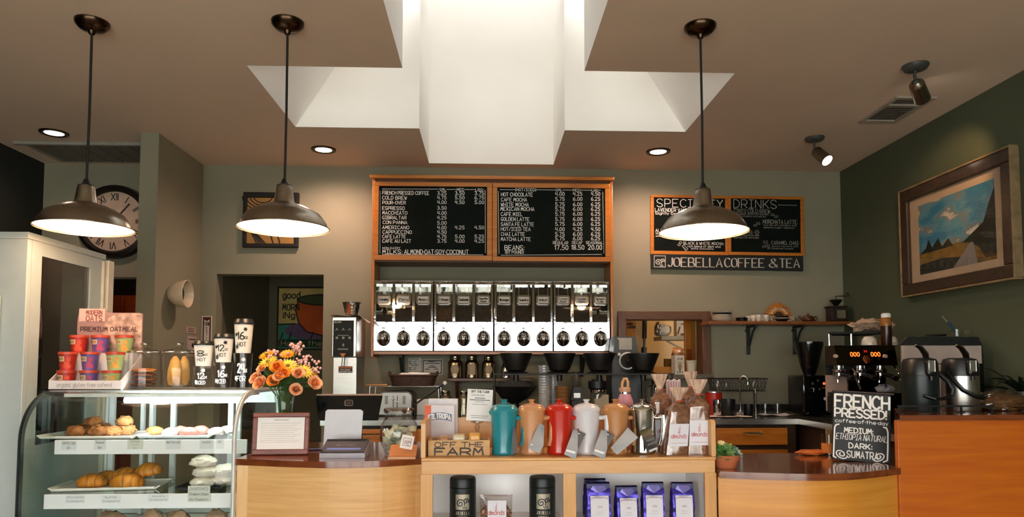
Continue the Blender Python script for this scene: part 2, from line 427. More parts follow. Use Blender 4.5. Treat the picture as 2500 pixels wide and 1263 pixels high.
# cross-shaped skylight well: straight strip, arms whose ends slope inward
s = MB(); ZT = ZC + SHAFT; ax0, ax1, sx0, sx1 = -1.2, 1.272, -.426, .497; ZA = ZC + AH2; sl = .62 * AH2
def wallq(*p): s.poly(p)
wallq((sx0, YE, ZC), (sx1, YE, ZC), (sx1, YE, ZT), (sx0, YE, ZT))
wallq((sx0, YS0, ZC), (sx1, YS0, ZC), (sx1, YS0, ZT), (sx0, YS0, ZT))
for X, A, g in ((sx0, ax0, 1), (sx1, ax1, -1)):
    for a, b in ((YS0, YA), (YB, YE)): wallq((X, a, ZC), (X, b, ZC), (X, b, ZT), (X, a, ZT))
    wallq((X, YA, ZA), (X, YB, ZA), (X, YB, ZT), (X, YA, ZT))
    wallq((A, YA, ZC), (A, YB, ZC), (A + g * sl, YB, ZA), (A + g * sl, YA, ZA))
    for Y in (YA, YB): s.poly([(A, Y, ZC), (X, Y, ZC), (X, Y, ZA), (A + g * sl, Y, ZA)])
struct(s.build('ceiling_skylight_well', white_shaft, smooth=False))
w = MB()
for a, b, c_, d in ((sx0 - .05, sx1 + .05, YS0 - .05, YS0), (sx0 - .05, sx1 + .05, YE, YE + .05), (sx0 - .05, sx0, YS0, YE), (sx1, sx1 + .05, YS0, YE), (sx0, sx1, 3.88, 3.92)):
    w.box(a, b, c_, d, ZT, ZT + .06)
fr = struct(w.build('window_1', M('white_window_frame', '#d8d6d0', .5)))
w = MB(); w.poly([(sx0, YS0, ZT + .04), (sx1, YS0, ZT + .04), (sx1, YE, ZT + .04), (sx0, YE, ZT + .04)])
for X, A, g in ((sx0, ax0, 1), (sx1, ax1, -1)): w.poly([(A + g * sl, YA, ZA), (X, YA, ZA), (X, YB, ZA), (A + g * sl, YB, ZA)])
w.build('pane', glass('skylight_pane', (.96, .97, .98), .6), fr, smooth=False)

# back wall with two doorways and a pass-through
x_hall0 = P(527, 760, D).x; x_hall1 = P(789, 760, D).x; z_hall = P(660, 670, D).z
x_pt0 = P(1526, 850, D).x; x_pt1 = P(1714, 850, D).x; z_pt0 = P(1620, 914, D).z; z_pt1 = P(1620, 780, D).z
x_lob0, x_lob1, z_lob = -3.12, -2.30, P(300, 677, D).z
bx = sorted([XL_ - .1, x_lob0, x_lob1, x_hall0, x_hall1, x_pt0, x_pt1, XR_ + .1]); bz = sorted([0, z_pt0, z_pt1, z_lob, z_hall, ZC])
b = MB()
for i in range(len(bx) - 1):
    for j in range(len(bz) - 1):
        mx, mz = (bx[i] + bx[i + 1]) / 2, (bz[j] + bz[j + 1]) / 2
        if (x_lob0 < mx < x_lob1 and mz < z_lob) or (x_hall0 < mx < x_hall1 and mz < z_hall) or (x_pt0 < mx < x_pt1 and z_pt0 < mz < z_pt1): continue
        b.box(bx[i], bx[i + 1], D, D + .12, bz[j], bz[j + 1])
bmesh.ops.remove_doubles(b.bm, verts=b.bm.verts[:], dist=1e-4)
struct(b.build('wall_back', paint, smooth=False))
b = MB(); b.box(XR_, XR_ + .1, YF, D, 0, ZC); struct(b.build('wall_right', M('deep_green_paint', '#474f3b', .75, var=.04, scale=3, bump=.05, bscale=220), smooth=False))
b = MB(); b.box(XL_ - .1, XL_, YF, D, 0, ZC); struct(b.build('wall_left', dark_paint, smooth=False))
b = MB(); b.box(-2.225, -2.11, 4.49, D, 0, ZC); struct(b.build('wall_divider', paint, smooth=False))
# shop front behind the viewer
b = MB(); wx0, wx1, wz0, wz1 = -3.05, 2.45, .12, 2.09
b.box(XL_ - .1, wx0, YF - .12, YF, 0, ZC); b.box(wx1, XR_ + .1, YF - .12, YF, 0, ZC); b.box(wx0, wx1, YF - .12, YF, 0, wz0); b.box(wx0, wx1, YF - .12, YF, wz1, ZC)
struct(b.build('wall_front', paint, smooth=False))
b = MB()
for i in range(6):
    X = wx0 + (wx1 - wx0) * i / 5; b.box(X - .035, X + .035, YF - .10, YF - .04, wz0, wz1)
for Z in (wz0, wz1): b.box(wx0, wx1, YF - .10, YF - .04, Z - .03, Z + .03)
fr = struct(b.build('window_2', M('dark_window_frame', '#2c2a27', .5)))
b = MB(); b.poly([(wx0, YF - .07, wz0), (wx1, YF - .07, wz0), (wx1, YF - .07, wz1), (wx0, YF - .07, wz1)]); b.build('pane', glass('front_pane', (.97, .98, .97), .6), fr, smooth=False)

# hall behind the doorway
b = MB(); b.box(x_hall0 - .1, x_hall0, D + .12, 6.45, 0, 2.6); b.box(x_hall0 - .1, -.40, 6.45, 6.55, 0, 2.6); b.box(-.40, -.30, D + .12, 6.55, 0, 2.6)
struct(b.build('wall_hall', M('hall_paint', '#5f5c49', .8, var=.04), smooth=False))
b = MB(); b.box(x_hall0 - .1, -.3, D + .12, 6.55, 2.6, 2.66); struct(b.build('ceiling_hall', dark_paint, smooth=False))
# lobby behind the clock wall
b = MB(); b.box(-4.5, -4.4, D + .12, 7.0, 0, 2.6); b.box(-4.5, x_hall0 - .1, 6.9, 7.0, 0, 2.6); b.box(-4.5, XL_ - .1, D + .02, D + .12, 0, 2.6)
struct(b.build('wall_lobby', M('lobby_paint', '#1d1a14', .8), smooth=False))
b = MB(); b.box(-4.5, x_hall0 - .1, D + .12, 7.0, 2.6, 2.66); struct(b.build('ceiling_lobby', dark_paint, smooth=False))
# store room behind the pass-through
b = MB(); b.box(.70, .80, D + .12, 7.1, 0, 2.7); b.box(.70, 3.2, 7.1, 7.2, 0, 2.7); b.box(3.1, 3.2, D + .12, 7.2, 0, 2.7)
struct(b.build('wall_store', cream, smooth=False))
b = MB(); b.box(.70, 3.2, D + .12, 7.2, 2.7, 2.76); struct(b.build('ceiling_store', cream, smooth=False))
# wooden surround of the pass-through
ox0, ox1, oz1 = P(1508, 850, D).x, P(1733, 850, D).x, P(1620, 761, D).z
b = MB(); b.box(ox0, x_pt0 + .004, D - .03, D + .125, z_pt0 - .02, oz1, .003); b.box(x_pt1 - .004, ox1, D - .03, D + .125, z_pt0 - .02, oz1, .003)
struct(b.build('trim_1', walnut_v))
b = MB(); b.box(x_pt0, x_pt1, D - .029, D + .125, z_pt1 - .004, oz1 - .001, .003); struct(b.build('trim_2', walnut))
b = MB(); b.box(ox0 - .02, P(1742, 920, 5.05).x, D - .15, D + .13, z_pt0 - .035, z_pt0 - .002, .004)
struct(b.build('trim_3', M('speckled_stone_sill', '#5c5546', .35, var=.45, scale=60)))

# plank door standing in the lobby
t = MB(); xa, xb = P(268, 800, 6.4).x, P(338, 800, 6.4).x
for i in range(4):
    q0 = xa + (xb - xa + .25) * i / 4; t.box(q0 + .004, q0 + (xb - xa + .25) / 4 - .004, 6.38, 6.42, 0.01, P(300, 722, 6.4).z, .004)
d1 = struct(t.build('door_1', wood('red_plank', '#8c3a12', '#a84c1a', (10, 10, 1), 4.)))
t = MB(); t.tube([(xa + .1, 6.37, 1.0), (xa + .1, 6.33, 1.0), (xa + .2, 6.33, 1.0)], .01); t.build('handle', chrome, d1)

# ================================================================== lamps
def lamp_spot(name, loc, aim, power, col, size=1.2, blend=.6, rad=.04):
    l = bpy.data.lights.new(name, 'SPOT'); l.energy = power; l.color = lin(col)[:3]; l.spot_size = size; l.spot_blend = blend; l.shadow_soft_size = rad
    o = bpy.data.objects.new(name, l); o.location = loc; COL.objects.link(o)
    o.rotation_euler = (Vector(aim) - Vector(loc)).to_track_quat('-Z', 'Y').to_euler(); return o
def lamp_point(name, loc, power, col, rad=.05):
    l = bpy.data.lights.new(name, 'POINT'); l.energy = power; l.color = lin(col)[:3]; l.shadow_soft_size = rad
    o = bpy.data.objects.new(name, l); o.location = loc; COL.objects.link(o); return o
WARM = '#ffc58c'
Y_P = 3.05
bulb_m = emit('lamp_bulb', '#fff1dd', 40.)
shade_in = M('white_enamel', '#f2efe9', .5, var=.01)
k = Y_P / FPX
prof = [(107, -1), (107, 1.5), (103, 3), (99, 14), (95, 20), (84, 35), (74, 41), (50, 53), (30, 58), (26, 61), (24, 66), (21, 85), (19, 100), (18, 102)]
def pendant(cpx, rpx, label):
    top = PZ(cpx[0], cpx[1], ZC - .015); rim = P(rpx[0], rpx[1], top.y)
    x, y = (top.x + rim.x) / 2, top.y
    zr = rim.z; r = thing('pendant_lamp', label, 'lamp', (x, y, zr), 0, 'brushed metal pendant lamps')
    m = MB(); m.lathe([(a * k, b * k) for a, b in prof], caps=False, seg=48)
    sh = m.build('lamp_shade', nickel, r, ang=30)
    m = MB(); m.lathe([((a - 1.6) * k, b * k) for a, b in prof[1:9]] + [(0, 57 * k)], caps=False, seg=48); m.build('reflector', shade_in, sh)
    m = MB(); m.lathe([(17 * k, 101 * k), (18 * k, 104 * k), (10 * k, 108 * k), (5 * k, 120 * k), (0, 121 * k)], seg=24); m.build('cord_grip', black, r)
    m = MB(); hh = ZC - zr
    m.tube([(0, 0, 115 * k), (.002, 0, hh * .55), (0, 0, hh - .03)], .0055, 8); m.build('cord', M('black_cord', '#15130f', .7), r)
    m = MB(); m.lathe([(.012, -.055), (.018, -.042), (.05, -.032), (.068, -.014), (.07, 0)][::1], (0, 0, hh), 32); m.build('canopy', bronze, r)
    m = MB(); m.ball((0, 0, 26 * k), .032, 20, 12); m.lathe([(.016, 40 * k), (.016, 56 * k)], seg=16); m.build('bulb', bulb_m, r)
    lamp_point('pendant_light', (x, y, zr + 14 * k), 8.5, WARM, .045)
pendant((226, 62), (206, 558), 'metal pendant lamp hanging over the white display fridge, leftmost of three')
pendant((705, 62), (690, 558), 'metal pendant lamp hanging in front of the small carved wall panel')
pendant((1707, 72), (1720, 567), 'metal pendant lamp hanging in front of the specialty drinks board')

lens_m = emit('downlight_lens', '#fff4e6', 9.)
def downlight(px, py, label, aim, pw):
    p = PZ(px, py, ZC); r = thing('recessed_downlight', label, 'ceiling light', (p.x, p.y, ZC), 0, 'recessed ceiling downlights')
    m = MB(); m.lathe([(.058, .002), (.056, -.004), (.066, -.009), (.082, -.007), (.086, 0)], seg=40, caps=False); m.build('trim_ring', bronze, r)
    m = MB(); m.lathe([(0, -.0035), (.057, -.0035), (.057, -.001), (0, -.001)], seg=32, caps=False); m.build('lens', lens_m, r)
    lamp_spot('downlight_beam', (p.x, p.y, ZC - .02), aim, pw, '#ffd2bc', 2.8, .9)
p = PZ(132, 324, ZC); downlight(132, 324, 'recessed round ceiling light beside the ceiling air grille', (p.x, p.y + .05, 0), 10)
p = PZ(790, 365, ZC); downlight(790, 365, 'recessed round ceiling light left of the skylight well', (p.x + .02, p.y + .12, 0), 27)
p = PZ(1607, 370, ZC); downlight(1607, 370, 'recessed round ceiling light above the specialty drinks board', (p.x - .02, p.y + .12, 0), 27)
lamp_point('hall_fill', (-1.0, 6.0, 2.3), .15, '#ffe0b0', .1)  # added fill light for the hall, no fixture there
lamp_point('lobby_fill', (-2.75, 5.9, 2.2), 1.2, '#ffb070', .1)  # unseen warm fill added to light the plank door, not a lobby lamp
lamp_point('store_room_fill', (2.4, 6.4, 2.5), 13, '#ffd9a0', .08)  # invisible fill added to brighten the store room, no bulb is modelled

def track_spot(px, py, aim, label, pw, rad, body):
    p = PZ(px, py, ZC - .012); r = thing('ceiling_spotlight', label, 'spotlight', (p.x, p.y, ZC), 0, 'ceiling spotlights')
    m = MB(); m.lathe([(0, -.028), (.03, -.028), (.052, -.02), (.062, -.006), (.062, 0)], seg=32, caps=False); m.build('mount', M('grey_enamel', '#3d403d', .45), r)
    d = (Vector(aim) - Vector((p.x, p.y, ZC - .1))).normalized(); j = Vector((0, 0, -.085))
    m = MB(); m.tube([(0, 0, -.025), (-.006, 0, -.05), (0, 0, -.075)], .008); m.ball(j, .015, 12, 8); m.build('swivel_arm', M('grey_enamel', '#3d403d', .45), r)
    q = d.to_track_quat('Z', 'Y').to_matrix().to_4x4()
    m = MB(T(*j) @ q); m.lathe([(0, -.005), (.018, -.005), (.034, .012), (.036, .02), (.039, .125), (.040, .130), (.036, .130), (.033, .115)], seg=32, caps=False); can = m.build('lamp_can', nickel, r)
    m = MB(T(*j) @ q); m.lathe([(0, .122), (.034, .122)], seg=32, caps=False); m.build('lens', emit('spot_lens', '#fff4e6', 10), can)
    L = Vector((p.x, p.y, ZC)) + j + d * .15
    lamp_spot('ceiling_spot_beam', L, aim, pw, WARM, 1.0, .7, .03)
track_spot(1989, 341, (2.5, 3.7, 1.9), 'lit swivel spotlight on the ceiling over the wall shelf', 5, .04, 1)
track_spot(2235, 166, (2.72, 3.9, 2.36), 'swivel spotlight on the ceiling aimed at the landscape painting', 9, .04, 1)

# ceiling grilles
r = thing('ceiling_air_grille', 'wide slatted white return air grille on the dark ceiling by the clock', 'air vent', (0, 0, ZC))
gx0, gx1 = -3.15, -2.39
m = MB(); m.box(gx0, gx1 + .12, 4.67, 4.70, -.025, -.001, .003); m.box(gx0 + .04, gx0 + .07, 4.70, 5.12, -.012, -.001); m.box(gx1 + .10, gx1 + .12, 4.70, 5.12, -.012, -.001); m.build('frame', M('grille_white', '#8f8b80', .5), r)
for i in range(7):
    m = MB(); q = gx0 + .08 + i * .108; m.box(q, q + .094, 4.70, 5.12, -.010, -.002); m.build('slat', M('grille_slat', '#6a675d', .6), r)
r = thing('ceiling_vent', 'small metal air vent on the ceiling above the landscape painting', 'air vent', (2.297, 3.73, ZC))
m = MB()
for a, b_, c_, d in ((-.02, .21, -.02, .0), (-.02, .21, .34, .38), (-.02, .0, 0, .34), (.18, .21, 0, .34), (0, .18, .09, .11)): m.box(a, b_, c_, d, -.012, -.001)
m.build('frame', M('vent_frame', '#a29a8c', .5), r)
m = MB()
for i in range(12): m.box(.0, .18, .01 + i * .028, .016 + i * .028, -.008, -.002, R=Rx(.5))
m.build('louvre', M('vent_dark', '#171712', .6), r)

# ================================================================== things on the walls
# clock
pc = P(279, 541, D - .03); r = thing('wall_clock', 'large round wall clock with roman numerals and dark rim', 'clock', pc)
R_ = .275
m = MB(Rx(PI / 2)); m.lathe([(R_ * .80, .0), (R_ * .81, .02), (R_ * .87, .034), (R_ * .97, .022), (R_, -.02), (R_, -.029), (0, -.029)], seg=64, caps=False); m.build('rim', M('espresso_rim', '#17110c', .35), r)
m = MB(Rx(PI / 2)); m.lathe([(0, .004), (R_ * .81, .004), (R_ * .81, -.01)], seg=48, caps=False); m.build('dial', M('beige_dial', '#b09a86', .7), r)
m = MB()
for i, nm in enumerate(['X||', '|', '||', '|||', '|V', 'V', 'V|', 'V||', 'V|||', '|X', 'X', 'X|']):
    a = i * PI / 6
    def ff(u, v, a=a): return (R_ * .66 * math.sin(a) + u * math.cos(a) + v * math.sin(a), -.006, R_ * .66 * math.cos(a) - u * math.sin(a) + v * math.cos(a))
    m.text(nm, 0, -.025, .05, f=ff, al='c', wd=.13)
m.text('Co.', 0, .07, .018, al='c', y=-.006); m.build('numeral_lettering', ink, r)
for nm, a, L, w_ in (('hour_hand', 5.4, .11, .012), ('minute_hand', .7, .17, .008)):
    m = MB(Ry(a)); m.box(-w_ / 2, w_ / 2, -.012, -.009, -.03, L); m.build(nm, ink, r)

# carved panel
p0 = P(592, 605, D - .015); p1 = P(731, 471, D - .015); r = thing('carved_wall_panel', 'square tan wall panel with wavy black border and ring pattern', 'wall art', ((p0.x + p1.x) / 2, D - .001, p0.z))
w_, h_ = (p1.x - p0.x), (p1.z - p0.z)
m = MB(); b_ = .032
for (a, b__, c_, d) in ((-w_ / 2, w_ / 2, 0, b_), (-w_ / 2, w_ / 2, h_ - b_ * 1.3, h_), (-w_ / 2, -w_ / 2 + b_, b_ * .8, h_ - b_), (w_ / 2 - b_, w_ / 2, b_ * .8, h_ - b_)): m.box(a, b__, -.03, 0, c_, d, .008)
m.build('border', M('charred_border', '#15100b', .7, bump=.3, bscale=30), r)
m = MB(); m.box(-w_ / 2 + .02, w_ / 2 - .02, -.02, -.001, .02, h_ - .02); m.build('field', M('tan_panel', '#9a7238', .7, var=.2, scale=5), r)
m = MB()
for i in range(4):
    q = .055 + i * .022; m.line([(-.06 + q * 1.25 * math.cos(a), h_ - b_ + q * .85 * math.sin(a)) for a in [PI + j * PI / 16 for j in range(17)]], .008, y=-.0205)
for i in range(5): m.line([(w_ / 2 - .06, h_ - .06 - i * .02), (w_ / 2 - .03, h_ - .055 - i * .02)], .007, y=-.0205)
for i in range(5): m.line([(-w_ / 2 + .04 + i * .012, .16 - i * .01), (-.1 + i * .016, .03)], .009, y=-.0205)
for i in range(2): m.line([(.0 + i * .05, .1), (.02 + i * .05, .03)], .01, y=-.0205)
m.build('ring_pattern', ink, r)

# poster in the hall
pa = P(677, 853, 6.435); pb = P(860, 703, 6.435); w_, h_ = pb.x - pa.x, pb.z - pa.z
r = thing('painted_poster', 'painted picture of an orange cup with hand lettering, in the dark doorway', 'picture', (pa.x, 6.449, pa.z))
m = MB(); m.box(0, w_, -.02, 0, 0, h_); m.build('canvas', M('poster_cream', '#b3a05f', .8, var=.2, scale=4), r)
m = MB(); m.rect(.01, w_ - .01, .01, h_ * .40, -.0205); m.build('table_cloth', M('poster_teal', '#2f7a68', .8, var=.35, scale=6), r)
m = MB(); m.poly([(w_ * .46 + math.cos(a) * w_ * .36, -.021, h_ * .30 + math.sin(a) * h_ * .14) for a in [i * PI / 16 for i in range(32)]]); m.build('saucer', M('poster_purple', '#5d4a63', .8), r)
cup = [(.25, .80), (.22, .62), (.26, .42), (.36, .28), (.55, .22), (.80, .30), (.92, .5), (.90, .8)]
m = MB(); m.poly([(x * w_ * 1.1, -.0215, z * h_) for x, z in cup]); m.build('painted_cup', M('poster_orange', '#b5501a', .8, var=.2, scale=4), r)
m = MB(); m.poly([(w_ * .63 + math.cos(a) * w_ * .37, -.022, h_ * .80 + math.sin(a) * h_ * .085) for a in [i * PI / 16 for i in range(32)]]); m.build('painted_coffee', M('poster_olive', '#3c4426', .8), r)
m = MB(); k2 = w_ / 183
m.text('good', 12 * k2, h_ * .82, 17 * k2, 42 * k2, wd=.16, y=-.0222); m.text('MORN', 12 * k2, h_ * .63, 15 * k2, 40 * k2, wd=.16, y=-.0222); m.text('iNg', 14 * k2, h_ * .50, 15 * k2, 28 * k2, wd=.16, y=-.0222)
m.line([(x * w_ * 1.1, z * h_) for x, z in cup], .012, y=-.0223); m.line([(0, 0), (w_, 0), (w_, h_), (0, h_), (0, 0)], .016, y=-.0223); m.line([(0, h_ * .4), (.24 * w_, h_ * .41)], .012, y=-.0223)
for q in (.05, .16, .45, .6, .8): m.line([(q * w_, .17 * h_), (q * w_ + .02, .27 * h_)], .012, y=-.0223)
m.line([(w_ * .63 + math.cos(a) * w_ * .37, h_ * .80 + math.sin(a) * h_ * .085) for a in [i * PI / 16 for i in range(33)]], .012, y=-.0223)
m.build('black_lines', ink, r)
m = MB(); m.rect(.01, w_ - .01, .02, h_ * .16, -.0222); m.build('caption_band', M('poster_dark', '#12332f', .8), r)
m = MB(); m.text("How's the DAY", 10 * k2, h_ * .055, 13 * k2, 150 * k2, y=-.0226, wd=.10); m.build('caption', M('poster_gold', '#b9a560', .8), r)

# cup ornament on the divider wall
pc = PX(452, 718, -2.01); r = thing('cup_ornament', 'cream coffee cup ornament fixed sideways on the divider wall', 'wall ornament', (-2.11, pc.y, pc.z), rot=(0, PI / 2, 0))
m = MB(); m.lathe([(0, .002), (.045, .002), (.062, .02), (.082, .05), (.092, .10), (.094, .118), (.090, .12), (.086, .112), (.080, .07), (.06, .04), (0, .03)], seg=40, caps=False); m.build('cup_body', M('cream_ceramic', '#c9b99d', .35), r)
m = MB(); m.lathe([(0, .062), (.077, .062)], seg=32, caps=False); m.build('coffee', M('dark_coffee', '#1a0f08', .15), r)

# fire extinguisher sign
pa = P(490, 900, D - .004); pb = P(518, 772, D - .004); w_, h_ = pb.x - pa.x, pb.z - pa.z
r = thing('fire_extinguisher_sign', 'tall white and dark red FIRE EXTINGUISHER arrow sign by the doorway', 'sign', (pa.x, D - .001, pa.z))
m = MB(); m.box(0, w_, -.004, 0, 0, h_); m.build('plate', M('sign_white', '#c9c2b6', .6), r)
m = MB(); y_ = -.0045; i_ = w_ * .10
m.rect(i_, w_ - i_, h_ * .93, h_ - i_, y_); m.rect(i_, w_ * .24, .03, h_ * .93, y_); m.rect(w_ * .76, w_ - i_, .03, h_ * .93, y_)
m.poly([(w_ * .2, y_, h_ * .94), (w_ * .8, y_, h_ * .94), (w_ * .5, y_, h_ * .90)]); m.build('arrow', M('sign_red', '#55201a', .6), r)
m = MB(); m.text('FIRE', w_ / 2, h_ * .82, h_ * .055, w_ * .68, wd=.24, al='c', y=-.005)
for i, ch in enumerate('EXTINGUISHER'): m.text(ch.replace('I', '|'), w_ / 2, h_ * .745 - i * h_ * .062, h_ * .042, None, wd=.22, al='c', y=-.005)
m.build('lettering', M('sign_ink', '#33201c', .7), r)
# little notices on the divider wall
pa = PX(456, 811, -2.108); pb = PX(477, 800, -2.108)
def side_sheet(name, label, x0, y0, x1, y1, mat, marks):
    a = PX(x0, y1, -2.108); b_ = PX(x1, y0, -2.108); m = MB(); m.box(-2.11, -2.107, a.y, b_.y, a.z, b_.z); o = m.build(name, mat, smooth=False); tag(o, label, 'notice')
    m = MB(); yy, zz = b_.y - a.y, b_.z - a.z; marks(m, lambda u, v: (-2.1064, a.y + u * yy, a.z + v * zz)); m.build('print', ink, o)
def mk1(m, f):
    for v in (.25, .5, .75): m.line([(.1, v), (.8, v)], .08, f)
side_sheet('wall_notice', 'tiny pink notice above a white one on the divider wall', 456, 800, 478, 813, M('pink_paper', '#b59c93', .8), mk1)
def mk2(m, f): m.poly([f(.45, .45), f(.75, .45), f(.75, .65), f(.45, .65)]); m.line([(.1, .85), (.9, .85)], .05, f); m.line([(.1, .15), (.9, .15)], .05, f)
side_sheet('wall_notice', 'white notice with a black square, low on the divider wall', 457, 823, 480, 870, M('mauve_paper', '#b3a29c', .8), mk2)

# landscape painting on the right wall
py0, py1, pz0, pz1 = 3.42, 4.37, 1.76, 2.431
r = thing('landscape_painting', 'framed landscape painting with clouds and a country road on right wall', 'painting', (XR_ - .001, (py0 + py1) / 2, pz0), -PI / 2)
w_, h_ = py1 - py0, pz1 - pz0       # local: +x runs towards the viewer, front is -y
m = MB(); fw = .07
for (a, b_, c_, d) in ((-w_ / 2, w_ / 2, 0, fw), (-w_ / 2, w_ / 2, h_ - fw, h_), (-w_ / 2, -w_ / 2 + fw, fw, h_ - fw), (w_ / 2 - fw, w_ / 2, fw, h_ - fw)): m.box(a, b_, -.045, 0, c_, d, .006)
m.build('frame', wood('barnwood', '#24170c', '#3b2815', (3, 3, 3), 6, .5, .1), r)
m = MB()
for (a, b_, c_, d) in ((-w_ / 2 - .008, w_ / 2 + .008, -.012, 0), (-w_ / 2 - .008, w_ / 2 + .008, h_, h_ + .012), (-w_ / 2 - .012, -w_ / 2, 0, h_), (w_ / 2, w_ / 2 + .012, 0, h_)): m.box(a, b_, -.05, 0, c_, d, .003)
m.build('outer_edge', wood('barnwood_grey', '#6d5a3e', '#8a7553', (3, 3, 3), 6, .6, 0), r)
m = MB(); m.box(-w_ / 2 + fw - .005, w_ / 2 - fw + .005, -.022, -.002, fw - .005, h_ - fw + .005); m.build('mat_board', M('mat_board_cream', '#b29a80', .8, var=.02), r)
am = bpy.data.materials.new('painted_sky'); am.use_nodes = True; nt = am.node_tree; bs = nt.nodes['Principled BSDF']
t_ = nt.nodes.new('ShaderNodeTexCoord'); mp = nt.nodes.new('ShaderNodeMapping'); mp.inputs['Scale'].default_value = (2.6, 2.6, 6); n = nt.nodes.new('ShaderNodeTexNoise'); n.inputs['Scale'].default_value = 1.4; n.inputs['Detail'].default_value = 7
rp = nt.nodes.new('ShaderNodeValToRGB'); e = rp.color_ramp.elements; e[0].position = .44; e[0].color = lin('#2d6d8c'); e[1].position = .66; e[1].color = lin('#c9c2b4')
q_ = e.new(.52); q_.color = lin('#4f8498'); q_ = e.new(.58); q_.color = lin('#6e7474'); q_ = e.new(.61); q_.color = lin('#b8b2a6')
nt.links.new(t_.outputs['Object'], mp.inputs[0]); nt.links.new(mp.outputs[0], n.inputs['Vector']); nt.links.new(n.outputs['Fac'], rp.inputs[0]); nt.links.new(rp.outputs[0], bs.inputs['Base Color']); bs.inputs['Roughness'].default_value = .6
A0, A1, B0, B1 = -.32, .334, .116, .548
m = MB(); m.rect(A0, A1, B0, B1, -.0225); m.build('painted_sky', am, r)
aw, ah = A1 - A0, B1 - B0
def U(u, v, y=-.023): return (A0 + u * aw, y, B0 + v * ah)
m = MB(); m.poly([U(0, 0), U(1, 0), U(1, .27), U(.6, .33), U(0, .31)]); m.build('painted_field', M('painting_field', '#6b5320', .7, var=.45, scale=12), r)
m = MB(); m.poly([U(0, 0, -.0232), U(.5, 0, -.0232), U(.62, .12, -.0232), U(.3, .17, -.0232), U(0, .14, -.0232)]); m.poly([U(0, .29, -.0233), U(.1, .36, -.0233), U(.14, .48, -.0233), U(.19, .35, -.0233), U(.28, .46, -.0233), U(.33, .33, -.0233), U(.42, .42, -.0233), U(.48, .3, -.0233)])
m.poly([U(.6, .31, -.0233), U(.75, .42, -.0233), U(.86, .5, -.0233), U(.93, .72, -.0233), U(1, .9, -.0233), U(1, .04, -.0233), U(.87, .05, -.0233), U(.8, .2, -.0233), U(.68, .29, -.0233)])
m.build('painted_trees', M('painting_trees', '#161c10', .7, var=.5, scale=15), r)
m = MB(); m.poly([U(.47, 0, -.0235), U(.78, 0, -.0235), U(.735, .28, -.0235), U(.70, .29, -.0235)]); m.build('painted_road', M('painting_road', '#7d7673', .7), r)
m = MB(); m.rect(-w_ / 2 + fw, w_ / 2 - fw, fw, h_ - fw, -.028); m.build('glazing', clear, r, smooth=False)
# ================================================================== menu cabinet with two chalkboard doors
YM = 4.93
class ZP:
    """pixel window -> local coordinates of a thing whose front lies at depth Y"""
    def __init__(s, Y, base): s.Y = Y; s.b = Vector(base); s.k = Y / FPX
    def __call__(s, px, py): q = P(px, py, s.Y) - s.b; return q.x, q.z
    def text(s, mb, t, x0, x1, ytop, ybot, y, **kw):
        a = s(x0, ybot); b = s(x1, ytop); mb.text(t, a[0], a[1], b[1] - a[1], b[0] - a[0], y=y, **kw)
    def line(s, mb, pts, w, y): mb.line([s(*p) for p in pts], w * s.k, y=y)

base = P(1202, 868, YM); base.y = D - .001
zp = ZP(YM, (base.x, YM, base.z)); yf = YM - base.y      # local front plane
r = thing('menu_cabinet', 'large orange wooden wall cabinet with two chalkboard menu doors over the bean dispensers', 'cabinet', base)
def X(px): return zp(px, 640)[0]
def Z(py): return zp(1202, py)[1]
zt = Z(432)
m = MB(); m.box(X(902), X(1500), yf - .03, 0, Z(440), zt, .004); m.build('cornice', oak, r)
for a, b in ((907, 914.5), (1490, 1497)):
    m = MB(); m.box(X(a), X(b), yf, 0, Z(872), Z(440), .003); m.build('side_panel', oak_v, r)
m = MB(); m.box(X(914.5), X(1490), yf, 0, Z(866), Z(858.5), .003); m.build('shelf', oak, r)
m = MB(); m.box(X(914.5), X(1490), yf + .03, yf + .05, Z(447), Z(440)); m.box(X(914.5), X(1490), yf + .03, 0, Z(640), Z(634), .002); m.build('inner_rail', walnut, r)
for q in (975, 1430):
    m = MB(); m.prism([(0, 0), (-.15, 0), (-.15, -.02), (-.02, -.16), (0, -.16)], 'x', X(q) - .011, X(q) + .011); m.bm.transform(T(0, -.001, Z(866))); m.build('bracket', M('iron_bracket', '#1c2723', .5), r)
def menu_door(x0, x1, y0, y1, sx0, sx1, sy0, sy1, label):
    m = MB(); a, d = yf - .002, yf + .022
    m.box(X(x0), X(x1), a, d, Z(y1), Z(sy1), .003); m.box(X(x0), X(x1), a, d, Z(sy0), Z(y0), .003)
    m.box(X(x0), X(sx0), a, d, Z(sy1), Z(sy0), .003); m.box(X(sx1), X(x1), a, d, Z(sy1), Z(sy0), .003)
    o = m.build('door', oak, r); o['label'] = label
    m = MB(); m.box(X(sx0), X(sx1), a + .008, d - .002, Z(sy1), Z(sy0)); m.build('chalkboard', slate, o)
    return o, a + .0074
dl, yt = menu_door(911, 1201.5, 446, 637, 923.6, 1188.7, 456.6, 624.5, 'left chalkboard door listing coffee drinks')
dr, yt = menu_door(1202.3, 1490.4, 446, 638, 1214, 1478, 457.7, 626.5, 'right chalkboard door listing chocolate, latte and tea drinks')
m = MB(); kz = 1 / 4.859
def L(t, x0, x1, yc, hh=36, **kw): zp.text(m, t, 880 + x0 * kz, 880 + x1 * kz, 420 + (yc - hh / 2) * kz, 420 + (yc + hh / 2) * kz, yt, wd=.135, **kw)
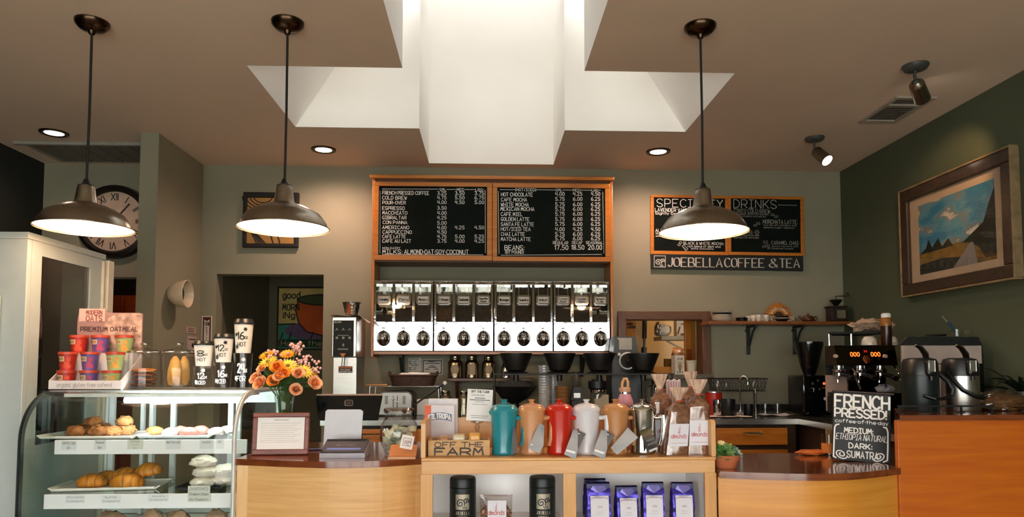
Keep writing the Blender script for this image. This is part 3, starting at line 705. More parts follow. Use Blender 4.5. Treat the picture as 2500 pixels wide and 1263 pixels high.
rows = [('FRENCH PRESSED COFFEE', 260, 812, 247), ('COLD BREW', 258, 548, 305), ('POUR-OVER', 260, 535, 362), ('ESPRESSO', 258, 522, 428), ('MACCHIATO', 260, 553, 484), ('GIBRALTAR', 258, 543, 540), ('CON PANNA', 265, 553, 597), ('AMERICANO', 258, 575, 657), ('CAPPUCCINO', 262, 607, 712), ('CAFE LATTE', 258, 535, 765), ('CAFE AU LAIT', 260, 597, 818)]
for t, a, b, c in rows: L(t, a, b, c)
pr = [('3.25', '3.50', '3.75', 250), ('4.75', '5.50', '6.75', 303), ('4.00', '4.50', '5.00', 358), ('3.50', '', '', 425), ('4.00', '', '', 484), ('4.25', '', '', 541), ('5.00', '', '', 603), ('4.00', '4.25', '4.50', 658), ('4.50', '', '', 710), ('4.75', '5.00', '5.25', 765), ('3.75', '4.00', '4.25', 818)]
for a, b, c, y in pr:
    L(a, 912, 1018, y, 38)
    if b: L(b, 1122, 1232, y, 38); L(c, 1355, 1464, y, 38)
L('SML', 938, 1015, 207, 30); L('MED', 1143, 1227, 207, 30); L('LRG', 1367, 1445, 210, 30); L('NON-DAIRY', 260, 470, 902, 22); L('MILKS:', 260, 495, 945, 46); L('ALMOND*OAT*SOY*COCONUT', 520, 1280, 948, 46)
def ln(pts, w=5): zp.line(m, [(880 + a * kz, 420 + b * kz) for a, b in pts], w * kz, yt)
for q in ([(255, 200), (925, 202)], [(1020, 205), (1135, 206)], [(1238, 206), (1360, 207)], [(1450, 208), (1465, 208)], [(233, 225), (230, 965)], [(1480, 215), (1482, 960)], [(258, 978), (1458, 982)]): ln(q)
m.build('chalk_lettering', chalk, dl, smooth=False)
m = MB(); kz2 = 1 / 4.858
def L(t, x0, x1, yc, hh=38, **kw): zp.text(m, t, 1190 + x0 * kz2, 1190 + x1 * kz2, 420 + (yc - hh / 2) * kz2, 420 + (yc + hh / 2) * kz2, yt, wd=.135, **kw)
for t, a, b, c in [('HOT CHOCOLATE', 163, 537, 266), ('CAFE MOCHA', 163, 468, 327), ('WHITE MOCHA', 161, 490, 386), ('MEXICAN MOCHA', 157, 555, 438), ('CAFE MIEL', 161, 415, 500), ('GOLDEN LATTE', 161, 497, 559), ('SANTA FE LATTE', 161, 550, 620), ('HOT/ICED TEA', 161, 510, 677), ('CHAI LATTE', 161, 442, 737), ('MATCHA LATTE', 161, 512, 796)]: L(t, a, b, c)
for i, (a, b, c) in enumerate([('4.00', '4.25', '4.50')] + [('5.75', '6.00', '6.25')] * 6 + [('4.00', '4.25', '4.50')] + [('5.75', '6.00', '6.25')] * 2):
    y = [258, 318, 382, 437, 495, 557, 616, 677, 735, 788][i]; L(a, 806, 914, y, 40); L(b, 1018, 1124, y, 40); L(c, 1232, 1336, y, 40)
L('(HOT/ICED)', 333, 575, 209, 30); L('SML', 812, 888, 212, 28); L('MED', 1018, 1103, 214, 28); L('LRG', 1240, 1312, 216, 28); L('REGULAR', 780, 957, 839, 32); L('DECAF', 1006, 1130, 837, 30); L('SEASONAL', 1172, 1368, 838, 30)
L('BEANS:', 205, 438, 898, 52); L('(BY POUND)', 213, 428, 950, 34); L('17.50', 800, 957, 895, 52); L('18.50', 1000, 1147, 893, 52); L('20.00', 1197, 1357, 893, 52)
def ln(pts, w=5): zp.line(m, [(1190 + a * kz2, 420 + b * kz2) for a, b in pts], w * kz2, yt)
for q in ([(148, 208), (330, 210)], [(580, 210), (808, 212)], [(892, 212), (1015, 213)], [(1108, 213), (1235, 214)], [(1318, 214), (1342, 214)], [(130, 225), (137, 972)], [(1370, 235), (1384, 968)], [(160, 987), (1355, 978)]): ln(q)
m.build('chalk_lettering', chalk, dr, smooth=False)

# ------------------------------------------------------------------ bean dispensers
beans_m = M('roasted_beans', '#2a1a10', .55, var=.6, scale=120, bump=.8, bscale=90)
beans_l = M('medium_roast_beans', '#4a2f1a', .55, var=.6, scale=120, bump=.8, bscale=90)
binglass = glass('bin_window', (.93, .93, .9), 1.3)
dk_chrome = M('dark_chrome', '#8c8780', .12, 1., var=.08)
zsh = P(1202, 858, YM).z
BY = 4.905
def dispenser(px0, px1, names, label, levels, mats):
    x0 = P(px0, 770, BY).x; x1 = P(px1, 770, BY).x; w = x1 - x0 - .004; ztop = P(1200, 687, BY).z; h = ztop - zsh; kk = BY / FPX
    r = thing('bean_dispenser', label, 'coffee bean dispenser', ((x0 + x1) / 2, BY, zsh + .0005), 0, 'chrome bean dispensers under the menu boards')
    zb = h - 100 * kk; zw = h - 8 * kk; bw = w / 3
    m = MB(); m.box(-w / 2, w / 2, 0, .012, 0, zb, .002); m.box(-w / 2, w / 2, 0, .012, zw, h, .002)
    m.box(-w / 2, -w / 2 + .003, .012, .26, 0, h); m.box(w / 2 - .003, w / 2, .012, .26, 0, h); m.box(-w / 2 + .003, w / 2 - .003, .255, .26, 0, h); m.box(-w / 2 + .003, w / 2 - .003, .012, .255, h - .004, h); m.box(-w / 2 + .003, w / 2 - .003, .012, .255, 0, .004)
    for i in range(4):
        c = -w / 2 + i * bw; e0 = 0 if i == 0 else -.010; e1 = .016 if i == 0 else (.010 if i < 3 else 0); e0 = e0 if i < 3 else -.016
        m.box(c + e0, c + e1, 0, .02, zb, zw, .0015)
    for i in (1, 2): m.box(-w / 2 + i * bw - .002, -w / 2 + i * bw + .002, .02, .255, zb, zw)
    m.build('shell', bin_chrome, r)
    for i in range(3):
        c = -w / 2 + (i + .5) * bw; hw = bw / 2 - .011
        m = MB(); m.box(c - hw, c + hw, .008, .010, zb, zw); m.build('window_pane', binglass, r, smooth=False)
        if levels[i] > 0:
            m = MB(); zl = zb + (zw - zb) * levels[i]
            m.prism([(.014, zb + .001), (.014, zl), (.12, zl + .01), (.25, zl + .02), (.25, zb + .001)], 'x', c - hw + .001, c + hw - .001); m.build('coffee_beans', mats[i], r, smooth=False)['kind'] = 'stuff'
        m = MB(); pw, ph = 17 * kk, 12.6 * kk; zc = h - 46.5 * kk; ch = .012
        oc = lambda s_: [(c - pw * s_, zc - ph * s_ + ch), (c - pw * s_ + ch, zc - ph * s_), (c + pw * s_ - ch, zc - ph * s_), (c + pw * s_, zc - ph * s_ + ch), (c + pw * s_, zc + ph * s_ - ch), (c + pw * s_ - ch, zc + ph * s_), (c - pw * s_ + ch, zc + ph * s_), (c - pw * s_, zc + ph * s_ - ch)]
        m.prism(oc(1), 'y', -.008, .004); m.prism(oc(.88), 'y', -.011, -.008); pl = m.build('label_plate', chrome, r, smooth=False)
        m = MB(); m.box(c - pw * .76, c + pw * .76, -.0125, -.011, zc - ph * .62, zc + ph * .62); m.build('card', M('label_card', '#b5b0a6', .8), pl, smooth=False)
        m = MB(); n = names[i]
        if len(n) == 1: m.text(n[0], c, zc - .008, .018, pw * 1.25, al='c', y=-.013, wd=.26, serif=1)
        else: m.text(n[0], c, zc + .002, .014, pw * 1.2, al='c', y=-.013, wd=.26, serif=1); m.text(n[1], c, zc - .017, .014, pw * .85, al='c', y=-.013, wd=.26, serif=1)
        m.build('lettering', ink, pl, smooth=False)
        m = MB()
        for s_ in (-.68, .68):
            for j in range(9): m.ball((c + pw * s_, -.003, zc + ph + .004 + j * (zw - zc - ph) / 9), .0026, 6, 4)
        m.build('chain', chrome, r)
        m = MB(T(c, 0, h - 141 * kk) @ Rx(PI / 2) @ Matrix.Diagonal((1, 1.16, 1, 1)))
        m.lathe([(.046, .0), (.047, .008), (.043, .014), (.039, .012), (.036, .016), (.030, .030), (.024, .040), (.022, .038), (.018, .044), (.012, .050), (.010, .048), (.006, .053), (0, .054)], seg=32, caps=False)
        kb = m.build('dispenser_knob', dk_chrome, r)
        m = MB(); m.grid(lambda u, v, c=c: (c + math.cos(PI * u) * .042 * (1 - .55 * v), -.004 - math.sin(PI * u) * .045 * (1 - .25 * v), h - 141 * kk - .012 - .036 * v), 16, 4); m.build('chute', dk_chrome, kb)
        m = MB(); m.box(c - .006, c + .006, -.02, -.002, h - 122 * kk, h - 116 * kk, .002); m.ball((c - .004, -.018, h - 116 * kk), .005, 8, 6); m.ball((c + .005, -.018, h - 116 * kk), .004, 8, 6); m.build('latch', dk_chrome, r)
dispenser(912, 1058, [('Colombia',), ('Peru',), ('Mexico',)], 'chrome bean dispenser, leftmost of four, with Peru as its middle name plate', (.18, .35, .5), (beans_m, beans_m, beans_m))
dispenser(1059, 1205, [('Ethiopia',), ('Guatemala',), ('Papua New', 'Guinea')], 'chrome bean dispenser, second from left, with Guatemala as its middle name plate', (.42, .5, .78), (beans_l, beans_m, beans_m))
dispenser(1206.5, 1350, [('Nicaragua',), ('Sumatra',), ('Velvet',)], 'chrome bean dispenser, third from left, with Sumatra as its middle name plate', (.8, .9, .9), (beans_m, beans_m, beans_m))
dispenser(1351, 1489, [('French', 'Roast'), ('Double', 'Dark'), ("Michael's", 'Folly')], 'chrome bean dispenser, rightmost of four, with Double Dark as its middle name plate', (.9, .35, .2), (beans_m, beans_m, beans_m))

# ------------------------------------------------------------------ specialty drinks boards and shop sign
YS = D - .025; ks = 1 / 5.49
def S(x, y): return 1560 + x * ks, 450 + y * ks
def wall_board(name, label, box, sl, grp=None):
    x0, y0, x1, y1 = box; b0 = P(*S(x0, y1), YS); b1 = P(*S(x1, y0), YS)
    r = thing(name, label, 'chalkboard', (b0.x, D - .001, b0.z), rot=(0, .010, 0), group=grp)
    zq = ZP(YS, (b0.x, YS, b0.z)); w, h = b1.x - b0.x, b1.z - b0.z
    s0 = zq(*S(sl[0], sl[3])); s1 = zq(*S(sl[2], sl[1]))
    m = MB(); m.box(0, w, -.024, 0, 0, s0[1], .003); m.box(0, w, -.024, 0, s1[1], h, .003); m.box(0, s0[0], -.024, 0, s0[1], s1[1], .003); m.box(s1[0], w, -.024, 0, s0[1], s1[1], .003)
    m.build('frame', oak, r)
    m = MB(); m.box(s0[0], s1[0], -.014, -.002, s0[1], s1[1]); m.build('chalkboard', slate, r)
    return r, zq
r, zq = wall_board('specialty_board', 'chalkboard behind the pendant lamp, lettered SPECIALTY, joined to the DRINKS board', (158, 148, 1190, 938), (203, 182, 1150, 890))
m = MB(); yt = -.0146
def L(t, x0, x1, y0, y1, **kw): a = S(x0, y0); b = S(x1, y1); zq.text(m, t, a[0], b[0], a[1], b[1], yt, **kw)
L('SPECIALTY', 238, 1120, 200, 298, wd=.085); L('LAVENDER VANILLA LATTE:', 215, 960, 322, 360, wd=.15); L('Slightly Sweet & floral', 218, 800, 372, 400, wd=.15); L('ALMOND JOY MOCHA:', 223, 760, 600, 635, wd=.15); L('the chocolate coconut', 225, 700, 645, 670, wd=.15); L('almond drink', 225, 470, 682, 700, wd=.15)
L('BLACK & WHITE MOCHA:', 600, 1140, 768, 800, wd=.12); L('rich blend of dark and', 658, 1095, 812, 838, wd=.12); L('white chocolate', 702, 1003, 845, 866, wd=.12)
for cx, cy in ((560, 775), (540, 805)): zq.line(m, [S(cx + 18 * math.cos(a), cy + 14 * math.sin(a)) for a in [i * PI / 6 for i in range(13)]], .7, yt)
zq.line(m, [S(580, 820), S(610, 810), S(660, 860), S(630, 885), S(580, 820)], .8, yt); zq.line(m, [S(595, 832), S(640, 872)], .6, yt)
m.build('chalk_lettering', chalk, r, smooth=False)
r, zq = wall_board('drinks_board', 'chalkboard lettered DRINKS listing horchata latte and caramel chai', (1205, 158, 2203, 948), (1240, 196, 2158, 905))
m = MB()
L('DRINKS', 1270, 1840, 205, 312, wd=.08); L('TINTO COLD BREW:', 1270, 1765, 330, 375, wd=.09); L('Colombian drink with panela', 1275, 1735, 380, 404, wd=.08); L('cinnamon and spices', 1370, 1700, 412, 434, wd=.08)
L('HORCHATA LATTE:', 1665, 2130, 470, 518, wd=.10); L('rice milk with cinnamon and', 1672, 2110, 528, 550, wd=.08); L('demerara sugar + espresso', 1675, 2085, 560, 582, wd=.08)
L('DIRTY CHAI:', 1275, 1530, 620, 655, wd=.10); L('spiced chai latte with', 1290, 1612, 668, 690, wd=.10); L('espresso for extra kick', 1275, 1610, 700, 720, wd=.10)
L('CARAMEL CHAI:', 1780, 2150, 755, 798, wd=.10); L('spiced tea latte with', 1785, 2140, 812, 832, wd=.09); L('homemade caramel', 1785, 2070, 842, 862, wd=.09)
zq.line(m, [S(1865, 268), S(2118, 270)], 1.1, yt)
for i in range(8): zq.line(m, [S(1585 + 12 * math.cos(i * PI / 4), 640 + 12 * math.sin(i * PI / 4)), S(1585 + 38 * math.cos(i * PI / 4), 640 + 38 * math.sin(i * PI / 4))], .8, yt)
for cx, cy, q in ((1700, 770, 30), (1730, 815, 26), (1680, 830, 22), (1745, 850, 18), (1790, 400, 22), (1840, 425, 25), (1600, 520, 24), (1560, 545, 20)):
    zq.line(m, [S(cx + q * math.cos(a), cy + q * .7 * math.sin(a * 2)) for a in [i * PI / 8 for i in range(17)]], .5, yt)
m.build('chalk_lettering', M('chalk_grey', '#9d9c95', .9), r, smooth=False)
b0 = P(*S(165, 1135), YS); b1 = P(*S(2200, 950), YS)
r = thing('shop_name_sign', 'black sign board with white JOEBELLA COFFEE & TEA lettering under the drinks boards', 'sign', (b0.x, D - .001, b0.z), rot=(0, .009, 0)); zq = ZP(YS, (b0.x, YS, b0.z))
m = MB(); m.box(0, b1.x - b0.x, -.022, 0, 0, b1.z - b0.z, .002); m.build('board', M('sign_black', '#101412', .5), r)
m = MB(); yt = -.0226
for t, a, b in (('JOEBELLA', 390, 1112), ('COFFEE', 1150, 1678), ('&', 1748, 1855), ('TEA', 1885, 2148)): L(t, a, b, 985, 1100, wd=.17, serif=1, sp=2.2)
q = zq(*S(205, 1108)); q1 = zq(*S(352, 970)); logo(m, q[0], q[1], q1[0] - q[0], yt); m.build('lettering', M('sign_letters', '#bcb6aa', .7), r, smooth=False)

# ================================================================== back counter
ZW = .98; YW = 4.29; xw0 = P(782, 1030, YW).x
stone = M('dark_worktop', '#2c2b27', .22, var=.3, scale=40)
r = thing('back_counter', 'long wooden back counter with dark steel edged worktop along the rear wall', 'counter', (0, YW, 0))
m = MB(); m.box(xw0, XR_ - .002, 0, D - YW - .002, ZW - .03, ZW, .003); m.box(1.945, XR_ - .002, -1.15, -.0005, ZW - .03, ZW, .003); m.build('worktop', stone, r)
m = MB(); m.box(xw0, 1.945, -.004, 0, ZW - .032, ZW + .001); m.box(1.941, 1.945, -1.15, 0, ZW - .032, ZW + .001); m.build('steel_edge', steel, r)
m = MB(); m.box(xw0 + .02, 1.9, .03, .78, .0, ZW - .03); m.box(1.99, XR_ - .003, -1.13, .5, 0, ZW - .03); m.box(1.86, 1.93, .015, .04, 0, ZW - .03); m.build('carcass', M('dark_carcass', '#2c1c10', .6), r)
m = MB(); m.box(xw0, XR_ - .003, D - YW - .016, D - YW - .003, ZW, ZW + .045); m.build('upstand', stone, r)
def drawer(px0, px1, z0, z1):
    x0, x1 = P(px0, 1060, YW).x, P(px1, 1060, YW).x; m = MB(); m.box(x0, x1, .008, .03, z0, z1, .002); d = m.build('drawer', oak, r)
    m = MB(); c = (x0 + x1) / 2; m.tube([(c - .06, .008, z0 + .08), (c - .055, -.02, z0 + .075), (c + .055, -.02, z0 + .075), (c + .06, .008, z0 + .08)], .005); m.build('handle', chrome, d)
for a, b in ((790, 880), (884, 928), (932, 1030), (1034, 1160), (1164, 1290), (1294, 1420), (1424, 1560), (1564, 1746), (1750, 1924)):
    drawer(a, b, .82, .925); drawer(a, b, .55, .79)
def on(px, Y, z=ZW): p = P(px, 950, Y); return (p.x, Y, z + .0005)
def zat(py, Y): return P(1250, py, Y).z
def wpx(n, Y): return n * Y / FPX

# hot water machine
Yh = 4.58; x0, x1 = P(809, 860, Yh).x, P(870, 860, Yh).x; zt = zat(775, Yh) - ZW
r = thing('hot_water_machine', 'tall steel hot water machine with black control panel beside the menu cabinet', 'water dispenser', ((x0 + x1) / 2, Yh, ZW + .0005)); w = x1 - x0
kh = Yh / FPX; zp = ZP(Yh, ((x0 + x1) / 2, Yh, ZW))
m = MB(); zmid = zp(840, 873)[1]; m.box(-w / 2, w / 2, 0, .33, zmid, zt, .006); m.box(-w / 2 + .006, w / 2 - .004, .035, .33, 0.02, zmid, .002); m.box(-w / 2, w / 2, -.0, .33, 0, .02, .003); m.build('body', steel, r)
m = MB(); a = zp(813, 871); b = zp(864, 783); m.box(a[0], b[0], -.006, .0, a[1], b[1], .003); pn = m.build('control_panel', M('panel_black', '#0f1412', .55, spec=.25), r)
m = MB(); ya = -.0066
zp.text(m, 'BUNN', 817, 833, 785, 789, ya, wd=.2)
for q in (823, 838.5, 854): m.poly([(zp(q, 803)[0] + .003 * math.cos(i * PI / 5), ya, zp(q, 803)[1] + .003 * math.sin(i * PI / 5)) for i in range(10)]); zp.line(m, [(q - 4, 806), (q + 4, 806)], .8, ya)
zp.line(m, [(825, 819.5), (852, 819.5)], .9, ya); zp.line(m, [(825, 852), (850, 852)], .8, ya); zp.line(m, [(825, 854), (850, 854)], .8, ya)
m.build('print', M('panel_print', '#b9b9b2', .6), pn, smooth=False)
m = MB()
for q in (823, 838.5, 854): c = zp(q, 825.5); m.lathe([(0, .0), (.009, .0), (.009, .002), (0, .002)], (c[0], -.006, c[1]), 16, Rx(PI / 2))
c = zp(838.5, 843); m.ball((c[0], -.007, c[1]), (.008, .004, .011), 12, 6); m.build('button', M('grey_button', '#7d7d78', .4), pn)
m = MB(); c = zp(838.5, 868); m.prism([(c[0] - .02, c[1] + .012), (c[0] + .02, c[1] + .012), (c[0], c[1] - .016)], 'y', -.02, -.006); m.build('faucet_lever', M('lever_orange', '#b5622a', .4), r)
m = MB(); 
for dx in (-.004, .012): m.tube([(c[0] + dx, -.008, c[1] - .01), (c[0] + dx - .006, -.008, c[1] - .075)], .0025)
m.build('water_spout', black, r)
m = MB(); a = zp(824, 911); b = zp(858, 895); m.box(a[0], b[0], .030, .0345, a[1], b[1]); lb = m.build('warning_label', M('label_black', '#1d1a18', .5), r)
m = MB(); m.rect(a[0] + .003, b[0] - .003, b[1] - .014, b[1] - .002, .0295); m.build('orange_band', M('label_orange', '#a8552a', .5), lb, smooth=False)
m = MB(); zp.text(m, 'Hot Water', 829, 853, 902, 905, .0293, wd=.2); zp.text(m, 'Use With Care', 826, 856, 906.5, 909.5, .0293, wd=.2); m.build('lettering', chalk, lb, smooth=False)
r0 = P(855, 775, Yh + .1)
m = MB(); m.grid(lambda u, v: (-.10 + .24 * u, -.13 + .22 * v, .004 + .004 * math.sin(9 * u + 4 * v) - (.035 * max(0, u - .82) / .18 if u > .82 else 0) + .0), 20, 10)
m2 = m; o = m.build('bar_towel', M('bar_towel', '#cfc6b4', .9, bump=.3, bscale=120), None, (P(838, 775, Yh).x + .005, Yh + .14, ZW + zt + .005)); tag(o, 'flat white bar towel draped over the hot water machine', 'towel')
bpy.context.view_layer.update()
r = thing('hammered_metal_pitcher', 'hammered metal pitcher with copper stripe standing on the hot water machine', 'pitcher', (P(859, 770, Yh + .12).x, Yh + .12, ZW + zt + .016))
m = MB(); hp = .088; m.lathe([(0, 0), (.040, 0), (.044, .01), (.062, hp), (.066, hp), (.060, hp), (.042, .012), (0, .01)], seg=36, caps=False); m.build('pitcher_body', M('hammered_steel', '#8d8578', .18, 1., bump=.6, bscale=70), r)
m = MB(); m.grid(lambda u, v: ((.046 + .020 * v) * math.sin((u - .5) * .4 - .15), -(.046 + .020 * v) * math.cos((u - .5) * .4 - .15), .01 + .065 * v), 4, 4); m.build('copper_stripe', M('copper', '#a8532a', .3, .6), r)

# wire rack with basket
Yr = 4.80; zr = zat(943, Yr); xa, xb = P(898, 950, Yr).x, P(1075, 950, Yr).x
r = thing('wire_rack', 'thin chrome wire shelf rack standing behind the toaster', 'rack', ((xa + xb) / 2, Yr, ZW + .0005)); hw = (xb - xa) / 2; zz = zr - ZW - .004
for s_ in (-1, 1):
    m = MB(); m.tube([(s_ * hw, 0, 0), (s_ * (hw - .015), 0, zz), (s_ * (hw - .015), .25, zz), (s_ * hw, .25, 0)], .0032); m.build('leg', chrome, r)
m = MB()
for i in range(9): m.tube([(-hw + .015, .25 * i / 8, zz), (hw - .015, .25 * i / 8, zz)], .002, 6)
for i in range(7): m.tube([(-hw + .02 + (2 * hw - .04) * i / 6, 0, zz), (-hw + .02 + (2 * hw - .04) * i / 6, .25, zz)], .002, 6)
m.build('wire_shelf', chrome, r)
xa, xb = P(952, 930, Yr + .1).x, P(1066, 930, Yr + .1).x; zb = zr + .0005
r = thing('wicker_basket', 'long dark brown wicker basket on the wire rack', 'basket', ((xa + xb) / 2, Yr + .1, zb)); bw = (xb - xa) / 2
def bask(u, v, o=0): 
    a = 2 * PI * u; q = .86 + .14 * v; c_, s_ = math.cos(a), math.sin(a); n = 5.
    rr = (abs(c_) ** n + abs(s_) ** n) ** (-1 / n); wob = .003 * math.sin(a * 24) * math.cos(v * 12 * PI)
    return ((bw * q * rr + wob) * c_, (.09 * q * rr + wob) * s_, .072 * v)
wick = M('dark_wicker', '#3b2212', .6, var=.5, scale=60, bump=.5, bscale=80)
m = MB(); m.grid(bask, 96, 10, True); m.poly([bask(i / 24, 0) for i in range(24)]); m.build('basket_body', wick, r)
m = MB(); m.tube([bask(i / 48, 1) for i in range(48)], .007, 8, closed=True); m.build('rim', wick, r)
for s_ in (-1, 1):
    m = MB(); m.tube([(s_ * bw * 1.0, -.03, .07), (s_ * bw * 1.03, -.02, .095), (s_ * bw * 1.03, .02, .095), (s_ * bw, .03, .07)], .008); m.build('handle', wick, r)
m = MB(); m.blob((0, 0, .06), (bw * .75, .06, .03), .3, 4, 3); o = m.build('basket_liner', paper, None, ((xa + xb) / 2, Yr + .1, zb)); o.location = ((xa + xb) / 2 + .01, Yr + .10, zb + .005); tag(o, 'crumpled white paper filling the wicker basket', 'paper')
o = MB().box(-.075, .075, -.06, .06, 0, .012, .004).build('cutting_board', maple_dark, None, (P(922, 940, Yr + .09).x, Yr + .09, zr + .0005)); tag(o, 'small wooden board on the wire rack left of the wicker basket', 'board')
# toaster
Yt = 4.62; x0, x1 = P(924, 980, Yt).x, P(1006, 980, Yt).x; ht = zat(957, Yt) - ZW; w = x1 - x0
r = thing('toaster', 'rounded chrome two-lever toaster with black knobs on the back counter', 'toaster', ((x0 + x1) / 2, Yt, ZW + .0005))
def arch(s_, rr): 
    pts = [(-w / 2 * s_, .012), (w / 2 * s_, .012)]
    pts += [(w / 2 * s_ - rr + rr * math.cos(i * PI / 16), ht * s_ - rr + rr * math.sin(i * PI / 16)) for i in range(9)] + [(-w / 2 * s_ + rr + rr * math.cos(PI / 2 + i * PI / 16), ht * s_ - rr + rr * math.sin(PI / 2 + i * PI / 16)) for i in range(9)]
    return pts
m = MB(); m.prism(arch(1, .035), 'y', .012, .30); m.build('housing', M('dark_steel_shell', '#55524d', .2, 1.), r)
m = MB(); m.prism(arch(.95, .032), 'y', 0, .013); m.build('front_plate', M('toaster_steel', '#8f8a83', .3, 1., var=.08, scale=6, aniso=(2, 2, 60)), r)
m = MB(); m.box(-w / 2 * .9, w / 2 * .9, .02, .28, 0, .013); m.build('base', black, r)
for s_ in (-1, 1):
    m = MB(); m.lathe([(0, .014), (.012, .014), (.017, 0), (0, 0)], (s_ * .058, 0, .035), 24, Rx(PI / 2)); m.box(s_ * .058 - .003, s_ * .058 + .003, -.018, -.013, .022, .048, .001); m.build('knob', black, r)
    m = MB(); m.box(s_ * .013 - .002, s_ * .013 + .002, -.0015, .001, .03, .135); m.build('lever_slot', ink, r)
    m = MB(); m.box(s_ * .013 - .012, s_ * .013 + .012, -.016, -.002, .10 - .008 * s_, .108 - .008 * s_, .002); m.build('lever', chrome, r)
    m = MB()
    for i in range(5): m.tube([(s_ * .058 + .009 * math.cos(a), -.001, .085 + i * .011 + .004 * math.sin(2 * a)) for a in [j * PI / 6 for j in range(13)]], .0013, 5)
    m.build('button', ink, r)
m = MB()
for s_ in (-1, 1): m.box(s_ * .045 - .018, s_ * .045 + .018, .05, .26, ht + .0005, ht + .003)
m.build('bread_slot', ink, r)
# white carton and black wand
o = MB().box(-.045, .045, 0, .12, 0, zat(976, 4.72) - ZW, .003).build('carton_box', white, None, on(1034, 4.72)); tag(o, 'plain white carton box behind the filter paper packs on the back counter', 'box')
a = P(1013, 988, 4.60); b = P(1086, 936, 4.66)
r = thing('steam_hose', 'thin black hose with round white end leaning up beside the toaster', 'hose', (a.x, 4.60, ZW)); b = b - Vector((a.x, 4.60, ZW)); a = Vector((0, 0, a.z - ZW))
m = MB(); m.tube([(.0, .0, .006), (0, 0, a.z * .5), a, a.lerp(b, .5), b], .0065, 10); m.build('tube', black, r)
m = MB(); m.lathe([(0, .012), (.010, .012), (.014, 0), (.014, -.012), (0, -.012)], b, 20, Rx(PI / 2)); m.build('end_cap', white, r)

# notes pinned on the rear wall under the cabinet
def sheet(name, label, cat, px0, py0, px1, py1, mat, fn, Y=D):
    a = P(px0, py1, Y); b = P(px1, py0, Y); r = thing(name, label, cat, (a.x, Y - .001, a.z)); m = MB(); m.box(0, b.x - a.x, -.002, 0, 0, b.z - a.z); m.build('sheet', mat, r, smooth=False)
    m = MB(); fn(m, b.x - a.x, b.z - a.z); m.build('print', ink, r, smooth=False); return r
def n1(m, w, h):
    m.text('YEAR NU', w * .15, h * .86, h * .10, w * .6, y=-.0025, wd=.15); m.text('Sig dia', w * .2, h * .42, h * .12, w * .5, y=-.0025, wd=.15)
    for v in (.72, .58, .28, .15): m.line([(w * .05, h * v), (w * .22, h * v)], h * .05, y=-.0025); m.line([(w * .4, h * v), (w * .6, h * v)], h * .03, y=-.0025)
sheet('taped_note', 'white handwritten note taped on the wall left of the bordered certificate', 'note', 997, 874, 1029, 908, M('grey_paper', '#b9b5aa', .8), n1)
def n2(m, w, h):
    m.line([(.01, .01), (w - .01, .01), (w - .01, h - .01), (.01, h - .01), (.01, .01)], .006, y=-.0025)
    for v, a, b in ((.86, .3, .6), (.74, .15, .85), (.58, .4, .6), (.48, .3, .7), (.36, .15, .35), (.36, .6, .8)): m.line([(w * a, h * v), (w * b, h * v)], .005, y=-.0025)
    m.poly([(w * .66, -.0025, h * .88), (w * .71, -.0025, h * .88), (w * .685, -.0025, h * .80)])
sheet('certificate', 'black bordered certificate pinned on the wall under the cabinet', 'certificate', 1030, 878, 1081, 915, M('grey_paper', '#b9b5aa', .8), n2)

# tea tins on the small wooden shelf and below
x0, x1 = P(1094, 925, 5.0).x, P(1304, 925, 5.0).x; zs = zat(924, 5.0)
r = thing('small_wall_shelf', 'short brown wooden wall shelf carrying the metal tea tins', 'shelf', ((x0 + x1) / 2, D - .001, zs - .022)); w = x1 - x0
m = MB(); m.box(-w / 2, w / 2, -.20, 0, 0, .022, .003); m.build('board', walnut, r)
for s_ in (-1, 1):
    m = MB(); m.prism([(0, 0), (-.15, 0), (-.13, -.03), (-.03, -.12), (0, -.14)], 'x', s_ * (w / 2 - .06) - .012, s_ * (w / 2 - .06) + .012); m.build('bracket', walnut_v, r)
tin_m = M('worn_tin', '#8f8672', .22, 1., var=.25, scale=20, bump=.15, bscale=30)
def tin(px, Y, z, rad, h, label, shape, mat=tin_m):
    r = thing('tea_tin', label, 'tin', (P(px, 920, Y).x, Y, z + .0005), 0, 'metal tea tins')
    m = MB(); m.lathe([(0, 0), (rad, 0), (rad * 1.02, .004), (rad, .01), (rad, h * .66), (rad * .96, h * .70), (rad * .68, h * .80), (rad * .68, h * .82), (0, h * .82)], seg=32, caps=False); m.build('tin_body', mat, r)
    m = MB(); m.lathe([(rad * .72, h * .82), (rad * .74, h * .84), (rad * .74, h * .94), (rad * .62, h * .97), (rad * .15, h * .98), (rad * .13, h * 1.0), (0, h * 1.01)], seg=32, caps=False); m.build('lid', mat, r)
    if shape:
        m = MB(); ww, hh = (rad * .62, rad * .62) if shape == 'o' else (rad * .6, rad * .8); zc = h * .38
        pts = [(ww * math.cos(i * PI / 12), zc + hh * math.sin(i * PI / 12)) for i in range(24)] if shape == 'o' else [(-ww, zc - hh), (ww, zc - hh), (ww, zc + hh), (-ww, zc + hh)]
        fc = cyl(rad + .0012)
        n = 8
        for i in range(n):
            u0, u1 = -ww + 2 * ww * i / n, -ww + 2 * ww * (i + 1) / n
            q = (lambda u: hh * math.sqrt(max(0, 1 - (u / ww) ** 2))) if shape == 'o' else (lambda u: hh)
            m.poly([fc(u0, zc - q(u0)), fc(u1, zc - q(u1)), fc(u1, zc + q(u1)), fc(u0, zc + q(u0))])
        lb = m.build('paper_label', M('aged_label', '#a8967c', .8), r, smooth=False)
        m = MB(); fc2 = cyl(rad + .002)
        for v in (.35, 0, -.3): m.line([(-ww * .5, zc + hh * v), (ww * .5, zc + hh * v)], .003, fc2)
        m.build('print', greyink, lb, smooth=False)
hT = zat(868, 5.09) - zs
tin(1111, 5.09, zs, wpx(18, 5.09), hT, 'worn metal tea tin with round label, left end of the small shelf', 'o')
